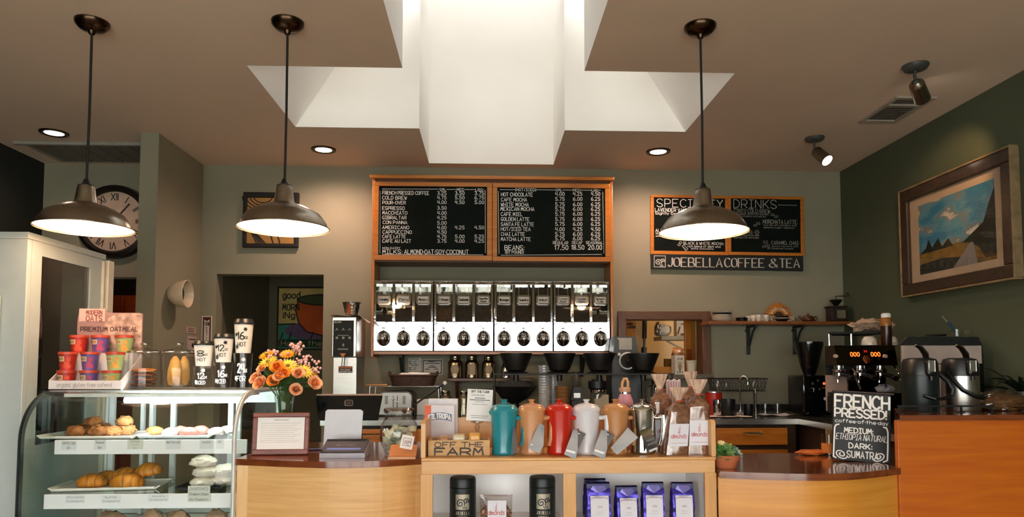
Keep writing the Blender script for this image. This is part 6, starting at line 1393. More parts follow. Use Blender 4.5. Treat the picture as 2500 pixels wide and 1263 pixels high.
# oatmeal display box
Yb2 = 3.20; k_ = Yb2 / FPX
x0, x1 = P(118, 950, Yb2).x, P(293, 950, Yb2).x; w = x1 - x0
r = thing('oatmeal_display_box', 'printed cardboard display tray holding oatmeal cups, lettered MODERN OATS', 'display box', ((x0 + x1) / 2, Yb2, ZKT))
boxw = M('display_box_white', '#d3ccca', .7, var=.03)
m = MB(); m.box(-w / 2, w / 2, 0, .004, 0, 22 * k_); m.box(-w / 2, w / 2, 0, .20, 0, .003); m.build('front_lip', boxw, r, smooth=False)
for s_ in (-1, 1):
    m = MB(); m.prism([(.004, 0), (.004, 22 * k_), (.05, .07), (.19, .16), (.19, 0)], 'x', s_ * w / 2 - .002, s_ * w / 2 + .002); m.build('side_flap', boxw, r, smooth=False)
m = MB(); m.text('organic gluten-free oatmeal', 0, 7 * k_, 10 * k_, 128 * k_, al='c', y=-.0006, wd=.12); m.build('lip_lettering', M('pale_grey_print', '#96908f', .8), r, smooth=False)
mauve = M('mauve_card', '#8d6d69', .7); 
zb_ = lambda py: zat(py, Yb2 + .20) - ZKT
xb_ = lambda px: P(px, 850, Yb2 + .20).x - (x0 + x1) / 2
m = MB(); m.prism([(xb_(188), .002), (xb_(347), .002), (xb_(347), zb_(770)), (xb_(338), zb_(767)), (xb_(262), zb_(767)), (xb_(255), zb_(757)), (xb_(192), zb_(757)), (xb_(188), zb_(785))], 'y', .196, .20); m.build('back_card', mauve, r, smooth=False)
m = MB(); m.prism([(xb_(192), zb_(788)), (xb_(255), zb_(788)), (xb_(255), zb_(757.5)), (xb_(192), zb_(757.5))], 'y', .1945, .1958); m.build('pink_title_panel', M('title_pink', '#c9aaa0', .7), r, smooth=False)
pts = [(xb_(250), zb_(815)), (xb_(254), zb_(795)), (xb_(264), zb_(780)), (xb_(280), zb_(771)), (xb_(300), zb_(768.5)), (xb_(346), zb_(768.5)), (xb_(346), zb_(850)), (xb_(250), zb_(850))]
m = MB(); m.prism(pts, 'y', .194, .1955); m.build('oatmeal_picture', M('oat_picture', '#a4877a', .8, var=.55, scale=30), r, smooth=False)
m = MB(); zq = ZP(Yb2 + .192, ((x0 + x1) / 2, 0, ZKT)); yq = .1932
zq.text(m, 'MODERN', 210, 249, 758.5, 768, yq, wd=.17); zq.text(m, 'OATS', 210, 249, 771, 784, yq, wd=.17); m.build('title_lettering', M('title_red', '#7d3a30', .7), r, smooth=False)
m = MB(); zq.text(m, 'PREMIUM OATMEAL', 196, 336, 799, 809, yq, wd=.2); m.build('subtitle_lettering', M('dark_brown_print', '#3d2420', .7), r, smooth=False)
m = MB(); m.box(-w / 2 + .03, w / 2 - .004, .106, .194, .003, .0035); m.box(-w / 2 + .005, w / 2 - .004, .108, .194, .0035, .0895 * 1.0); m.build('inner_step', boxw, r, smooth=False)
red = ('#a8281c', '#c0452a'); pur = ('#5d4a86', '#a03a5c'); grn = ('#9aa668', '#c9913a')
def oatcup(px, Y, z, cols, label, hgt=.0835):
    rr_ = .040; r = thing('oatmeal_cup', label, 'oatmeal cup', (P(px, 900, Y).x, Y, z), 0, 'oatmeal cups in the display box')
    m = MB(); m.lathe([(0, 0), (.029, 0), (.0375, hgt - .012), (0, hgt - .012)], seg=28, caps=False); m.build('cup_body', M('oat_' + cols[0][1:], cols[0], .45, var=.2, scale=18), r)
    m = MB(); m.lathe([(.0385, hgt - .013), (.0405, hgt - .012), (.0405, hgt - .001), (.038, hgt), (0, hgt - .002)], seg=28, caps=False); m.build('lid', M('oat_lid_red', '#a83a22', .4), r)
    f = lambda a, b: (lambda q: (q * math.sin(a / .034), -q * math.cos(a / .034), b))(.0297 + .0087 * b / (hgt - .012))
    m = MB()
    for i in range(4): m.poly([f(-.024 + i * .007, .040), f(-.017 + i * .007, .040), f(-.017 + i * .007, .062), f(-.024 + i * .007, .062)])
    m.build('title_patch', M('oat_title_cream', '#cbb684', .6), r, smooth=False)
    m = MB(); m.text('OATS', -.022, .046, .010, .022, f=lambda a, b: tuple(Vector(f(a, b)) * 1.0 + Vector((0, -.0006, 0))), wd=.2); m.build('lettering', M('oat_letter', '#7d4a2c', .7), r, smooth=False)
    m = MB()
    for cx, cz, q in ((.014, .03, .012), (.020, .05, .010), (.004, .018, .009), (.024, .018, .010)):
        pl = [(cx + q * math.cos(i * PI / 5), cz + q * math.sin(i * PI / 5)) for i in range(10)]; m.poly([tuple(Vector(f(a, b)) + Vector((0, -.0003, 0))) for a, b in pl])
    m.build('fruit_print', M('oat_' + cols[1][1:], cols[1], .6, var=.3, scale=25), r, smooth=False); return r
zc = ZKT + .0035
for j, (zz, Y, pxs, row) in enumerate(((zc, 3.255, (163, 218, 273), 'bottom'), (zc + .084, 3.255, (165, 219, 281), 'middle'), (ZKT + .0895 + .0005, 3.352, (190, 243, 302), 'top'))):
    if j == 2: zz = ZKT + .0900
    for px, c, nm in zip(pxs, (red, pur, grn), ('red', 'purple', 'pale green')):
        oatcup(px, Y, zz + (.0 if j < 2 else .078), c, f'{nm} oatmeal cup in the {row} row of the display box')
# the step really reaches the top row
m = MB(); m.box(-w / 2 + .045, w / 2 - .004, .110, .192, .0895, .1675); m.build('upper_step', boxw, r, smooth=False)

# cookie jars
jar_g = glass('jar_glass', (.985, .99, .985), .9)
def jar(px, Y, label, rad, h, pxh):
    r = thing('glass_cookie_jar', label, 'jar', onk(px, Y), 0, 'glass cookie jars'); m = MB()
    m.lathe([(0, .0), (rad * .96, 0), (rad, .006), (rad, h * .72), (rad * .93, h * .76), (rad * .93, h * .78), (rad * .90, h * .78), (rad * .90, h * .76), (rad * .97, h * .72), (rad * .97, .012), (0, .010)], seg=40, caps=False); m.build('jar_body', jar_g, r)
    m = MB(); m.lathe([(rad * 1.05, h * .785), (rad * 1.06, h * .80), (rad * .85, h * .83), (rad * .35, h * .88), (rad * .16, h * .90), (rad * .14, h * .92), (rad * .30, h * .95), (rad * .30, h * .98), (rad * .15, h), (0, h)], seg=40, caps=False); m.build('lid', glass('jar_lid_glass', (.90, .86, .80), 2.2), r)
    m = MB(); m.tube([(rad * 1.05 * math.cos(i * PI / 20), rad * 1.05 * math.sin(i * PI / 20), h * .79) for i in range(40)], .003, 6, closed=True); m.build('lid_ring', chrome, r)
    return r
Yj = 3.32; hj = zat(838, Yj) - ZK
jar(351, Yj, 'glass jar with brown cookies, left of the biscotti jar', wpx(36, Yj), hj, 0); jar(434, Yj, 'glass jar with upright biscotti, right of the cookie jar', wpx(36, Yj), hj, 0)
cook = M('cookie_brown', '#6e3d1a', .8, var=.4, scale=30, bump=.5, bscale=50); cook2 = M('cookie_golden', '#a8652a', .8, var=.3, scale=30, bump=.5, bscale=50)
z = ZKT + .0125
for i, (l, mt) in enumerate((('dark cookie at the bottom of the cookie jar', cook), ('dark cookie second from the bottom of the cookie jar', cook), ('dark cookie below the golden one in the cookie jar', cook), ('golden cookie on top in the cookie jar', cook2))):
    m = MB(); m.blob((0, 0, .010), (.053, .053, .010), .12, 2, i); zm = min(v.co.z for v in m.bm.verts); o = m.build('cookie', mt, None, (P(351, 950, Yj).x + (-.004, .003, -.002, .002)[i], Yj, z - zm)); z += .0215; tag(o, l, 'cookie', 'cookies in the jar')
bis = M('biscotti', '#c9924a', .8, var=.25, scale=20, bump=.4, bscale=40)
for i, (dx, dy, tl, l) in enumerate(((-.036, .0, .14, 'biscotti leaning left in the biscotti jar'), (.003, -.015, -.08, 'biscotti standing in the middle of the biscotti jar'), (.030, .012, -.06, 'biscotti standing at right in the biscotti jar'))):
    m = MB(); m.lathe([(.0, 0), (.010, .004), (.020, .03), (.023, .07), (.019, .115), (.008, .138), (0, .14)], (0, 0, 0), 14, Matrix.Diagonal((1, .5, 1, 1)), caps=False); o = m.build('biscotti', bis, None, (P(434, 950, Yj).x + dx, Yj + dy, ZKT + .0145), (0, tl, .3 * i)); tag(o, l, 'biscotti', 'biscotti in the jar')
# sample cups
def sample_cup(px, Yc, z, h, rt, rb, hot, size, word, label):
    r = thing('hot_cup' if hot else 'clear_cup', label, 'cup', onk(px, Yc, z), 0, 'white lidded sample cups' if hot else 'clear plastic sample cups')
    m = MB(); hb = h * (.86 if hot else 1)
    if hot: m.lathe([(0, .004), (rb * .95, .004), (rb, 0), (rt, hb), (0, hb)], seg=36, caps=False); m.build('cup_body', M('hot_cup_white', '#d8d2c6', .55, var=.03), r)
    else: m.lathe([(0, .002), (rb, .002), (rt, hb - .003), (rt * 1.05, hb - .002), (rt * 1.05, hb), (rt * .98, hb), (rb * .97, .006), (0, .006)], seg=36, caps=False); m.build('cup_body', clearplastic, r)
    if hot:
        m = MB(); m.lathe([(rt * 1.06, hb - .004), (rt * 1.08, hb + .002), (rt * 1.0, hb + .006), (rt * .96, h - .004), (rt * .90, h), (rt * .86, h - .006), (0, h - .006)], seg=36, caps=False); m.build('lid', black, r)
    fc = lambda a, b: (lambda q: (q * math.sin(a / q), -q * math.cos(a / q), b))(rb + (rt - rb) * b / hb + .0008)
    m = MB(); zz = hb * .46
    m.text(size, 0 if hot else .004, zz, hb * .24, rt * .7, f=fc, al='r' if 0 else 'c', wd=.17); m.text(word, .004, zz - hb * .24, hb * .14, rt * .9, f=fc, al='c', wd=.15)
    if 'oz' not in word: m.text('oz', rt * .42, zz + .002, hb * .12, rt * .30, f=fc, wd=.15)
    for cx, cz, q in ((-rt * .55, hb * .62, .007), (rt * .5, hb * .80, .008), (-rt * .45, hb * .2, .009)) if hot and size != '8' else (((-rt * .5, hb * .3, .010), (rt * .35, hb * .82, .008)) if not hot else ()):
        for i in range(4): m.line([(cx - q * math.cos(i * PI / 4), cz - q * math.sin(i * PI / 4)), (cx + q * math.cos(i * PI / 4), cz + q * math.sin(i * PI / 4))], .004, fc)
    m.build('lettering', ink if hot else chalk, r, smooth=False)
for px, Y, hc, hh, cs, hs, w1, l1, l2 in ((495, 3.28, 55, 60, '12', '8', 'ICED', 'smallest clear plastic cup lettered 12 oz, left of three', 'small white cup lettered 8 oz with black lid, left of three'),
        (544, 3.29, 64, 68, '16', '12', 'ICED', 'middle clear plastic cup lettered 16 oz ICED', 'middle white cup lettered 12 oz with black lid'),
        (592, 3.30, 86, 82, '24', '16', 'FOR', 'tallest clear plastic cup lettered 24, right of three', 'tall white cup lettered 16 oz with black lid, right of three')):
    kz = Y / FPX; sample_cup(px, Y, ZKT, hc * kz, 22 * kz, 17 * kz, False, cs, w1, l1); sample_cup(px, Y, ZKT + hc * kz + .0005, hh * kz, 22 * kz, 17 * kz, True, hs, 'HOT', l2)

# license frame on the left counter
def onl(px, Y): return (P(px, 1100, Y).x, Y, ZL + .0006)
Yf = 3.05; kf = Yf / FPX
r = thing('framed_license', 'framed white license sheet in reddish wood frame standing on the left counter', 'picture frame', (P(684, 1100, Yf).x, Yf, ZL + .0008), .05, rot=(-.12, 0, .05)); w, h = 133 * kf, 100 * kf
fm = wood('red_frame_wood', '#5a2413', '#7a351c', (1.5, 12, 12), 4., .45, .1)
m = MB(); fw2 = .020
m.box(-w / 2, w / 2, -.010, .008, 0, fw2 * 1.2, .004); m.box(-w / 2, w / 2, -.010, .008, h - fw2, h, .004); m.box(-w / 2, -w / 2 + fw2, -.010, .008, fw2, h - fw2, .004); m.box(w / 2 - fw2, w / 2, -.010, .008, fw2, h - fw2, .004); m.build('frame', fm, r)
m = MB(); m.box(-w / 2 + fw2 - .003, w / 2 - fw2 + .003, -.003, .006, fw2, h - fw2 + .003); sh = m.build('sheet', paper, r, smooth=False)
m = MB(); yq = -.0036; m.line([(-.03, h * .83), (.03, h * .83)], .004, y=yq)
for i in range(11):
    zz = h * (.75 - .045 * i); m.line([(-w * .36, zz), (w * (.34 - .05 * (i % 3)), zz)], .0016, y=yq)
m.build('print', M('faint_print', '#b5b0a8', .8), sh, smooth=False)
m = MB(); m.prism([(.008, .0), (.012, h * .6), (.016, h * .6), (.075, .009), (.07, .0075)], 'x', -.03, .03); m.build('easel_back', black, r, smooth=False)

# flowers
Yv = 3.22; vx = P(692, 1080, Yv).x; zv = ZL + .0006
vg = glass('vase_glass', (.95, .98, .96), 1.0)
r = thing('glass_vase', 'clear glass flower vase standing behind the framed license', 'vase', (vx, Yv, zv)); hv = zat(966, Yv) - zv
m = MB(); m.lathe([(0, 0), (.042, 0), (.045, .01), (.050, hv * .35), (.036, hv * .72), (.044, hv), (.041, hv), (.033, hv * .72), (.046, hv * .35), (.04, .014), (0, .012)], seg=36, caps=False); m.build('vase_body', vg, r)
m = MB(); m.lathe([(0, .014), (.039, .014), (.044, hv * .3), (0, hv * .3)], seg=28, caps=False); m.build('water', glass('vase_water', (.80, .88, .80), .3), r)
stem_m = M('flower_stem', '#37551f', .5); leaf_m = M('flower_leaf', '#2f4d22', .5, var=.3)
yel = M('pale_yellow_petal', '#f0cc48', .6, var=.12); gold = M('golden_petal', '#eda51a', .6, var=.15); orr = M('orange_rose', '#ee8d22', .6, var=.15); pea = M('peach_rose', '#e8ab7c', .6, var=.15); wax = M('pink_wax_flower', '#d8aaa6', .6, var=.25)
def bloom(kind, px, py, dY, rad, label, mt):
    p = P(px, py, Yv + dY); hd = p - Vector((vx, Yv, zv)); r = thing(kind, label, 'flower', (vx, Yv, zv), 0, None)
    ft = Vector((hd.x * .06, hd.y * .10, .03)); nk = Vector((max(-.03, min(.03, hd.x * .22)), max(-.026, min(.026, hd.y * .2)), hv * .95))
    m = MB(); m.tube([ft, nk, nk.lerp(hd, .5) + Vector((0, 0, .02)), hd], .0028, 6); m.build('stem', stem_m, r)
    dr = (hd - nk).normalized() * .9 + Vector((0, -.75, .15)); q = dr.normalized().to_track_quat('Z', 'Y').to_matrix().to_4x4(); X_ = T(*hd) @ q
    m = MB(X_)
    if kind == 'gerbera_daisy':
        for ring, n, R_, tl in ((0, 18, rad, .18), (1, 14, rad * .72, .4)):
            for i in range(n):
                a = 2 * PI * (i + .5 * ring) / n; u = Vector((math.cos(a), math.sin(a), 0)); v_ = Vector((-math.sin(a), math.cos(a), 0)); zz = .004 * ring
                pt = [u * R_ * .2, u * R_ * .6 - v_ * R_ * .12 + Vector((0, 0, R_ * tl * .4)), u * R_ + Vector((0, 0, R_ * tl * .6)), u * R_ * .6 + v_ * R_ * .12 + Vector((0, 0, R_ * tl * .4))]
                A = [x + Vector((0, 0, zz)) for x in pt]; m.poly(A)
                m.poly([x - Vector((0, 0, .0012)) for x in A][::-1])
        b = m.build('bloom', mt, r, smooth=False); m = MB(X_); m.ball((0, 0, .006), (rad * .2, rad * .2, .006), 12, 6); m.build('flower_center', M('flower_eye', '#6a5a18', .8), b)
    elif kind == 'rose':
        def whorl(m, R_, z0, n, j, flare, hgt):
            for i in range(n):
                a0 = 2 * PI * (i + .37 * j) / n; da = PI / n * 1.12
                def pt(u, v):
                    q = R_ * (.30 + .55 * math.sin(v * PI * .5) + flare * v ** 4); c = abs(2 * u - 1); a = a0 + (u - .5) * 2 * da
                    return (q * math.cos(a), q * math.sin(a), z0 - rad * .45 + hgt * v * (1 - .30 * c ** 3) - .20 * R_ * flare * v ** 6)
                m.grid(pt, 6, 6)
        rad *= .92; whorl(m, rad * 1.02, 0, 5, 0, .34, rad * .85); whorl(m, rad * .86, rad * .06, 5, 1, .30, rad * .90); b = m.build('bloom', mt, r)
        m = MB(X_); whorl(m, rad * .60, rad * .10, 4, 2, .12, rad * .92); whorl(m, rad * .36, rad * .12, 3, 3, .0, rad * .92); m.ball((0, 0, rad * .1), (rad * .16, rad * .16, rad * .4), 8, 5)
        m.build('inner_petals', M(mt.name + '_heart', '#c9601a' if mt is orr else '#cf7f4c', .6, var=.2), b)
    else:
        rnd = random.Random(px)
        for i in range(26):
            d = Vector((rnd.gauss(0, .5), rnd.gauss(0, .5), rnd.gauss(0, .5))) * rad; m.ball(d, rnd.uniform(.005, .008), 7, 5)
        m.build('bloom_cluster', mt, r)
    if kind != 'wax_flower':
        m = MB(); a = nk.lerp(hd, .55); 
        for s_ in (-1, 1): m.grid(lambda u, v, s_=s_: tuple(a + Vector((s_ * .05 * v, -.02 * v + .02 * (u - .5) * math.sin(PI * v), .015 + .03 * v * (1 - v) + .02 * (u - .5) * math.sin(PI * v)))), 3, 6)
        m.build('leaf', leaf_m, r)
FL = [('gerbera_daisy', 703, 895, -.05, .046, 'large pale yellow daisy at the centre of the bouquet', yel), ('gerbera_daisy', 655, 885, -.01, .046, 'pale yellow daisy at the left of the bouquet', yel), ('gerbera_daisy', 742, 908, -.02, .046, 'pale yellow daisy at the right of the bouquet', yel),
 ('gerbera_daisy', 652, 868, .04, .040, 'golden daisy at the top left of the bouquet', gold), ('gerbera_daisy', 704, 866, .04, .044, 'golden daisy at the top of the bouquet', gold), ('gerbera_daisy', 762, 918, .03, .034, 'golden daisy peeking out at the far right of the bouquet', gold),
 ('rose', 676, 897, -.07, .030, 'orange rose at the middle left of the bouquet, above a peach one', orr), ('rose', 692, 912, -.08, .030, 'orange rose in the middle of the bouquet below the large daisy', orr), ('rose', 669, 930, -.07, .030, 'deep orange rose at the lower middle of the bouquet', orr),
 ('rose', 680, 920, -.09, .024, 'small peach rose between the orange roses', pea), ('rose', 625, 924, -.03, .030, 'peach rose at the far left edge of the bouquet', pea), ('rose', 635, 936, -.06, .032, 'large peach rose at the lower left of the bouquet', pea), ('rose', 640, 900, -.03, .024, 'peach rosebud at left under the yellow daisy', pea),
 ('rose', 728, 912, -.06, .028, 'peach rose between the two right daisies', pea), ('rose', 768, 936, -.02, .032, 'peach rose at the far right edge of the bouquet', pea), ('rose', 722, 952, -.06, .027, 'lowest peach rose of the bouquet', pea),
 ('wax_flower', 722, 852, .02, .036, 'pink wax flower sprig at the top of the bouquet', wax), ('wax_flower', 735, 882, .0, .036, 'pink wax flower sprig at the upper right of the bouquet', wax), ('wax_flower', 765, 900, .02, .034, 'pink wax flower sprig at the right edge of the bouquet', wax), ('wax_flower', 676, 872, .02, .034, 'pink wax flower sprig between the two golden daisies', wax)]
for a in FL: bloom(*a)

# point of sale tablet and card reader
Yp = 3.22; kp = Yp / FPX
r = thing('register_tablet_stand', 'black tablet on a silver register stand seen from behind', 'cash register', onl(842, Yp))
def pz(py, dY=0): return zat(py, Yp + dY) - ZL
def pxx(px): return P(px, 1050, Yp).x - P(842, 1050, Yp).x
m = MB(); ztop, zbot = pz(972), pz(1026)
A = [(pxx(762), .05, ztop), (pxx(928), .05, ztop), (pxx(926), -.055, zbot), (pxx(783), -.055, zbot)]
up = Vector((0, .10, .10)).normalized() * .014
m.grid(lambda u, v: tuple(Vector(A[3]).lerp(Vector(A[2]), u).lerp(Vector(A[0]).lerp(Vector(A[1]), u), v)), 1, 1); b_ = [s_.co.copy() for s_ in m.bm.verts]
m.bm.clear(); m.FL = m.bm.faces.layers.int.new('flat'); q0 = [Vector(a) for a in A]; off = Vector((0, .012, .012))
vs = [m.v(a) for a in q0] + [m.v(a + off) for a in q0]
for f_ in ((0, 1, 2, 3), (7, 6, 5, 4), (0, 4, 5, 1), (1, 5, 6, 2), (2, 6, 7, 3), (3, 7, 4, 0)): m.face([vs[i] for i in f_])
bmesh.ops.bevel(m.bm, geom=m.bm.edges[:], offset=.004, segments=2, affect='EDGES'); tb = m.build('tablet', M('tablet_back', '#070b0d', .65, spec=.06), r)
nn = (q0[1] - q0[0]).cross(q0[3] - q0[0]).normalized(); nn = nn if nn.y < 0 else -nn
def tf(u, v): c = (q0[0] + q0[1]) * .5; d = (((q0[3] + q0[2]) * .5) - c).normalized(); return tuple(c + Vector((u, 0, 0)) + d * v + nn * .0012)
m = MB(); s_ = .017; cz_ = .035; m.line([(-s_ + .005, cz_ - s_), (s_ - .005, cz_ - s_), (s_, cz_ - s_ + .005), (s_, cz_ + s_ - .005), (s_ - .005, cz_ + s_), (-s_ + .005, cz_ + s_), (-s_, cz_ + s_ - .005), (-s_, cz_ - s_ + .005), (-s_ + .005, cz_ - s_)], .006, tf)
m.line([(-.006, cz_ - .006), (.006, cz_ - .006), (.006, cz_ + .006), (-.006, cz_ + .006), (-.006, cz_ - .006)], .003, tf); m.build('square_emblem', M('emblem_black', '#060708', .3), tb, smooth=False)
m = MB(); m.box(pxx(763), pxx(928), .056, .062, ztop + .008, ztop + .016, .002); m.build('tablet_edge', M('tan_edge', '#8a6f5c', .5), tb)
alu = M('matte_aluminium', '#a2a1a3', .42, .35, var=.03)
m = MB(); m.prism([(pxx(796), .002), (pxx(886), .002), (pxx(891), pz(1002)), (pxx(884), pz(998)), (pxx(806), pz(998)), (pxx(801), pz(1002))], 'y', -.012, -.004); m.bm.transform(T(0, -.05, 0) ); m.build('stand_plate', alu, r, smooth=False)
m = MB(); m.box(pxx(796), pxx(886), -.06, .06, 0, .008, .003); m.build('stand_base', alu, r)
m = MB(); m.box(pxx(815), pxx(875), -.054, .0, pz(1020), pz(1012)); m.build('hinge', alu, r)
r = thing('card_reader', 'black card reader with glowing screen on the counter in front of the register', 'card reader', onl(843, 2.99)); w = .093
def rd(u, v, o=0): return (-w + 2 * w * u, -.065 + .13 * v, .022 + .040 * v + o)
m = MB(); m.prism([(-.065, 0), (.065, 0), (.065, .060), (-.065, .020)], 'x', -w, w); m.build('housing', M('reader_white', '#9a9aa0', .35), r, smooth=False)
m = MB(); m.prism([(-.062, .0225), (.066, .0620), (.066, .0660), (-.062, .0262)], 'x', -w * .97, w * .97); m.build('glass_top', M('reader_black', '#0b0d12', .45, spec=.2), r, smooth=False)
m = MB(); f = lambda u, v: (u, -.06 + v * .955, .0275 + v * .298); m.poly([f(-.07, .018), f(.07, .018), f(.07, .036), f(-.07, .036)]); m.build('blue_screen_band', emit('reader_blue', '#2b3f78', .6), r, smooth=False)
m = MB(); m.text('Tap or insert', -.04, .06, .010, .08, f=lambda u, v: (u, -.06 + v * .955, .0277 + v * .298), wd=.12); m.build('screen_lettering', M('screen_grey', '#6a6f78', .6), r, smooth=False)
o = MB().tube([(0, 0, .004), (.09, .02, .004)], .004, 8).build('pen', M('blue_pen', '#27306a', .4), None, (P(752, 1085, 3.2).x, 3.2, ZL + .0006)); tag(o, 'dark blue pen lying on the counter behind the framed license', 'pen')
# tip jar
Yt2 = 3.10; kt = Yt2 / FPX; r = thing('tip_jar', 'round glass tip jar filled with folded bills', 'jar', onl(974, Yt2)); hh = zat(998, Yt2) - ZL; R_ = 46 * kt
m = MB(); m.lathe([(0, .002), (R_ * .7, 0), (R_ * .98, hh * .25), (R_, hh * .45), (R_ * .92, hh * .66), (R_ * .70, hh * .82), (R_ * .66, hh * .88), (R_ * .74, hh * .95), (R_ * .74, hh), (R_ * .70, hh), (R_ * .62, hh * .88), (R_ * .66, hh * .82), (R_ * .89, hh * .66), (R_ * .97, hh * .45), (R_ * .94, hh * .25), (R_ * .68, .006), (0, .006)], seg=44, caps=False); m.build('jar_body', jar_g, r)
m = MB(); m.tube([(R_ * .75 * math.cos(i * PI / 22), R_ * .75 * math.sin(i * PI / 22), hh * .985) for i in range(44)], .005, 8, closed=True); m.build('rim', glass('jar_rim', (.75, .66, .58), 2.5), r)
bill = M('folded_bills', '#c3c7b2', .85, var=.35, scale=40); rnd = random.Random(3); m = MB()
for i in range(70):
    a = rnd.uniform(0, 2 * PI); q = R_ * .66 * math.sqrt(rnd.random()); c = Vector((q * math.cos(a), q * math.sin(a), rnd.uniform(.025, hh * .60))); X_ = T(*c) @ Euler((rnd.uniform(-1.2, 1.2), rnd.uniform(-1.2, 1.2), rnd.uniform(0, 6))).to_matrix().to_4x4(); l_ = rnd.uniform(.018, .026); cv = rnd.uniform(.1, .35)
    m.M = X_; m.grid(lambda u, v: ((u - .5) * 2 * l_, (v - .5) * .026, cv * l_ * math.sin(u * PI * 1.3)), 5, 1)
m.M = Matrix(); o = m.build('folded_bills', bill, None, (P(974, 1100, Yt2).x, Yt2, ZL + .0006)); tag(o, 'crumpled pile of bank notes inside the tip jar', 'money', kind='stuff')
r = thing('wooden_card_holder', 'small orange wooden block holding a white card in front of the tip jar', 'card holder', onl(984, 2.93)); m = MB(); wc = .056
m.prism([(-.045, 0), (.045, 0), (.05, .05), (-.02, .012), (-.045, .010)], 'x', -wc, wc); m.build('block', oak, r, smooth=False)
m = MB(Rx(-.35)); m.box(-.026, .026, -.003, -.0005, .040, .098, .001); m.bm.transform(T(.004, -.012, 0) @ Ry(.18)); cd = m.build('card', paper, r)
m = MB(Ry(.18)); m.M = T(.004, -.012, 0) @ Ry(.18) @ Rx(-.35); logo(m, -.016, .052, .032, -.0036); m.build('card_print', M('mauve_print', '#8a7480', .8), cd, smooth=False)
# ================================================================== goods on the shelf unit
ZTB = ZTR + .0006
def ont(px, Y, z=ZTB): return (P(px, 1090, Y).x, Y, z)
Yc = 2.83; kc = Yc / FPX
# off the farm box
x0, x1 = P(1045, 1090, 2.77).x, P(1196, 1090, 2.77).x; w = x1 - x0; hb = zat(1075, 2.77) - ZTB
ply = wood('light_ply', '#b58a55', '#c59c66', (1.5, 12, 12), 4., .6, 0)
r = thing('bar_crate', 'small wooden crate stamped OFF THE FARM holding wrapped snack bars', 'crate', ((x0 + x1) / 2, 2.77, ZTB))
m = MB(); m.box(-w / 2, w / 2, 0, .008, 0, hb, .0015); m.build('front_board', ply, r)
m = MB(); m.box(-w / 2, w / 2, .10, .108, 0, hb); m.box(-w / 2, -w / 2 + .008, .008, .10, 0, hb); m.box(w / 2 - .008, w / 2, .008, .10, 0, hb); m.box(-w / 2 + .008, w / 2 - .008, .008, .10, 0, .005); m.build('crate_body', ply, r)
m = MB(); m.text('OFF THE', 0, hb * .57, hb * .30, w * .78, al='c', y=-.0006, wd=.22, sp=2.4); m.text('FARM', 0, hb * .07, hb * .42, w * .78, al='c', y=-.0006, wd=.27, sp=2.4); m.build('lettering', M('stamp_ink', '#4a423c', .8), r, smooth=False)
for i, (dx, wd_, c, l, nm) in enumerate(((-.062, .042, '#a87440', 'brown wrapped snack bar at left in the OFF THE FARM crate', 'bar_brown'), (-.002, .050, '#cfc09a', 'cream wrapped snack bar in the middle of the OFF THE FARM crate', 'bar_cream'), (.062, .046, '#d89a35', 'yellow wrapped snack bar at right in the OFF THE FARM crate', 'bar_yellow'))):
    r2 = thing('snack_bar', l, 'snack bar', (r.location.x + dx, 2.825, ZTB + .006), 0, 'wrapped bars in the crate'); m = MB()
    m.box(-wd_ / 2, wd_ / 2, -.036, .036, 0, hb + .006 + .006 * i, .010, 3); m.build('wrapper', M(nm, c, .3, var=.15, scale=20, bump=.3, bscale=40, coat=.4), r2)
    m = MB(); 
    for s_ in (-1, 1): m.box(s_ * (wd_ / 2 + .003) - .004, s_ * (wd_ / 2 + .003) + .004, -.03, .03, hb * .85, hb * .98, .002)
    m.build('crimped_end', clearplastic, r2)
# card on holder
r = thing('card_stand', 'white OFF THE FARM text card on a clear twisted stand behind the crate', 'sign', ont(1165, 2.93)); Yq2 = 2.93; a = P(1137, 1028, Yq2); b = P(1199, 951, Yq2); w = b.x - a.x; h = b.z - a.z; z0 = a.z - ZTB
m = MB(Ry(.05)); m.box(-w / 2, w / 2, -.0015, 0, z0, z0 + h); cd = m.build('card', paper, r, smooth=False)
m = MB(Ry(.05)); yq = -.0021
m.text('OFF THE FARM', 0, z0 + h * .89, h * .07, w * .70, al='c', y=yq, wd=.22); m.text('handmade', -.008, z0 + h * .79, h * .06, w * .5, al='c', y=yq, wd=.12)
for v, q in ((.72, .4), (.66, .8), (.60, .4), (.52, .6), (.16, .7), (.10, .6)): m.line([(-w * q / 2, z0 + h * v), (w * q / 2, z0 + h * v)], .003 if v > .6 else .0015, yq * 0 or None) if False else m.line([(-w * q / 2, z0 + h * v), (w * q / 2, z0 + h * v)], .003 if v > .6 else .0015, y=yq)
m.build('lettering', M('card_ink', '#55534f', .8), cd, smooth=False)
m = MB(); m.lathe([(0, 0), (.03, 0), (.028, .006), (.006, .012), (.005, z0 * .45), (.012, z0 * .55), (.006, z0 * .65), (.012, z0 * .78), (.006, z0 * .9), (.028, z0 * .96), (.028, z0 - .001), (0, z0 - .001)], seg=24, caps=False); m.build('stand', glass('acrylic', (.86, .84, .82), 2.), r)
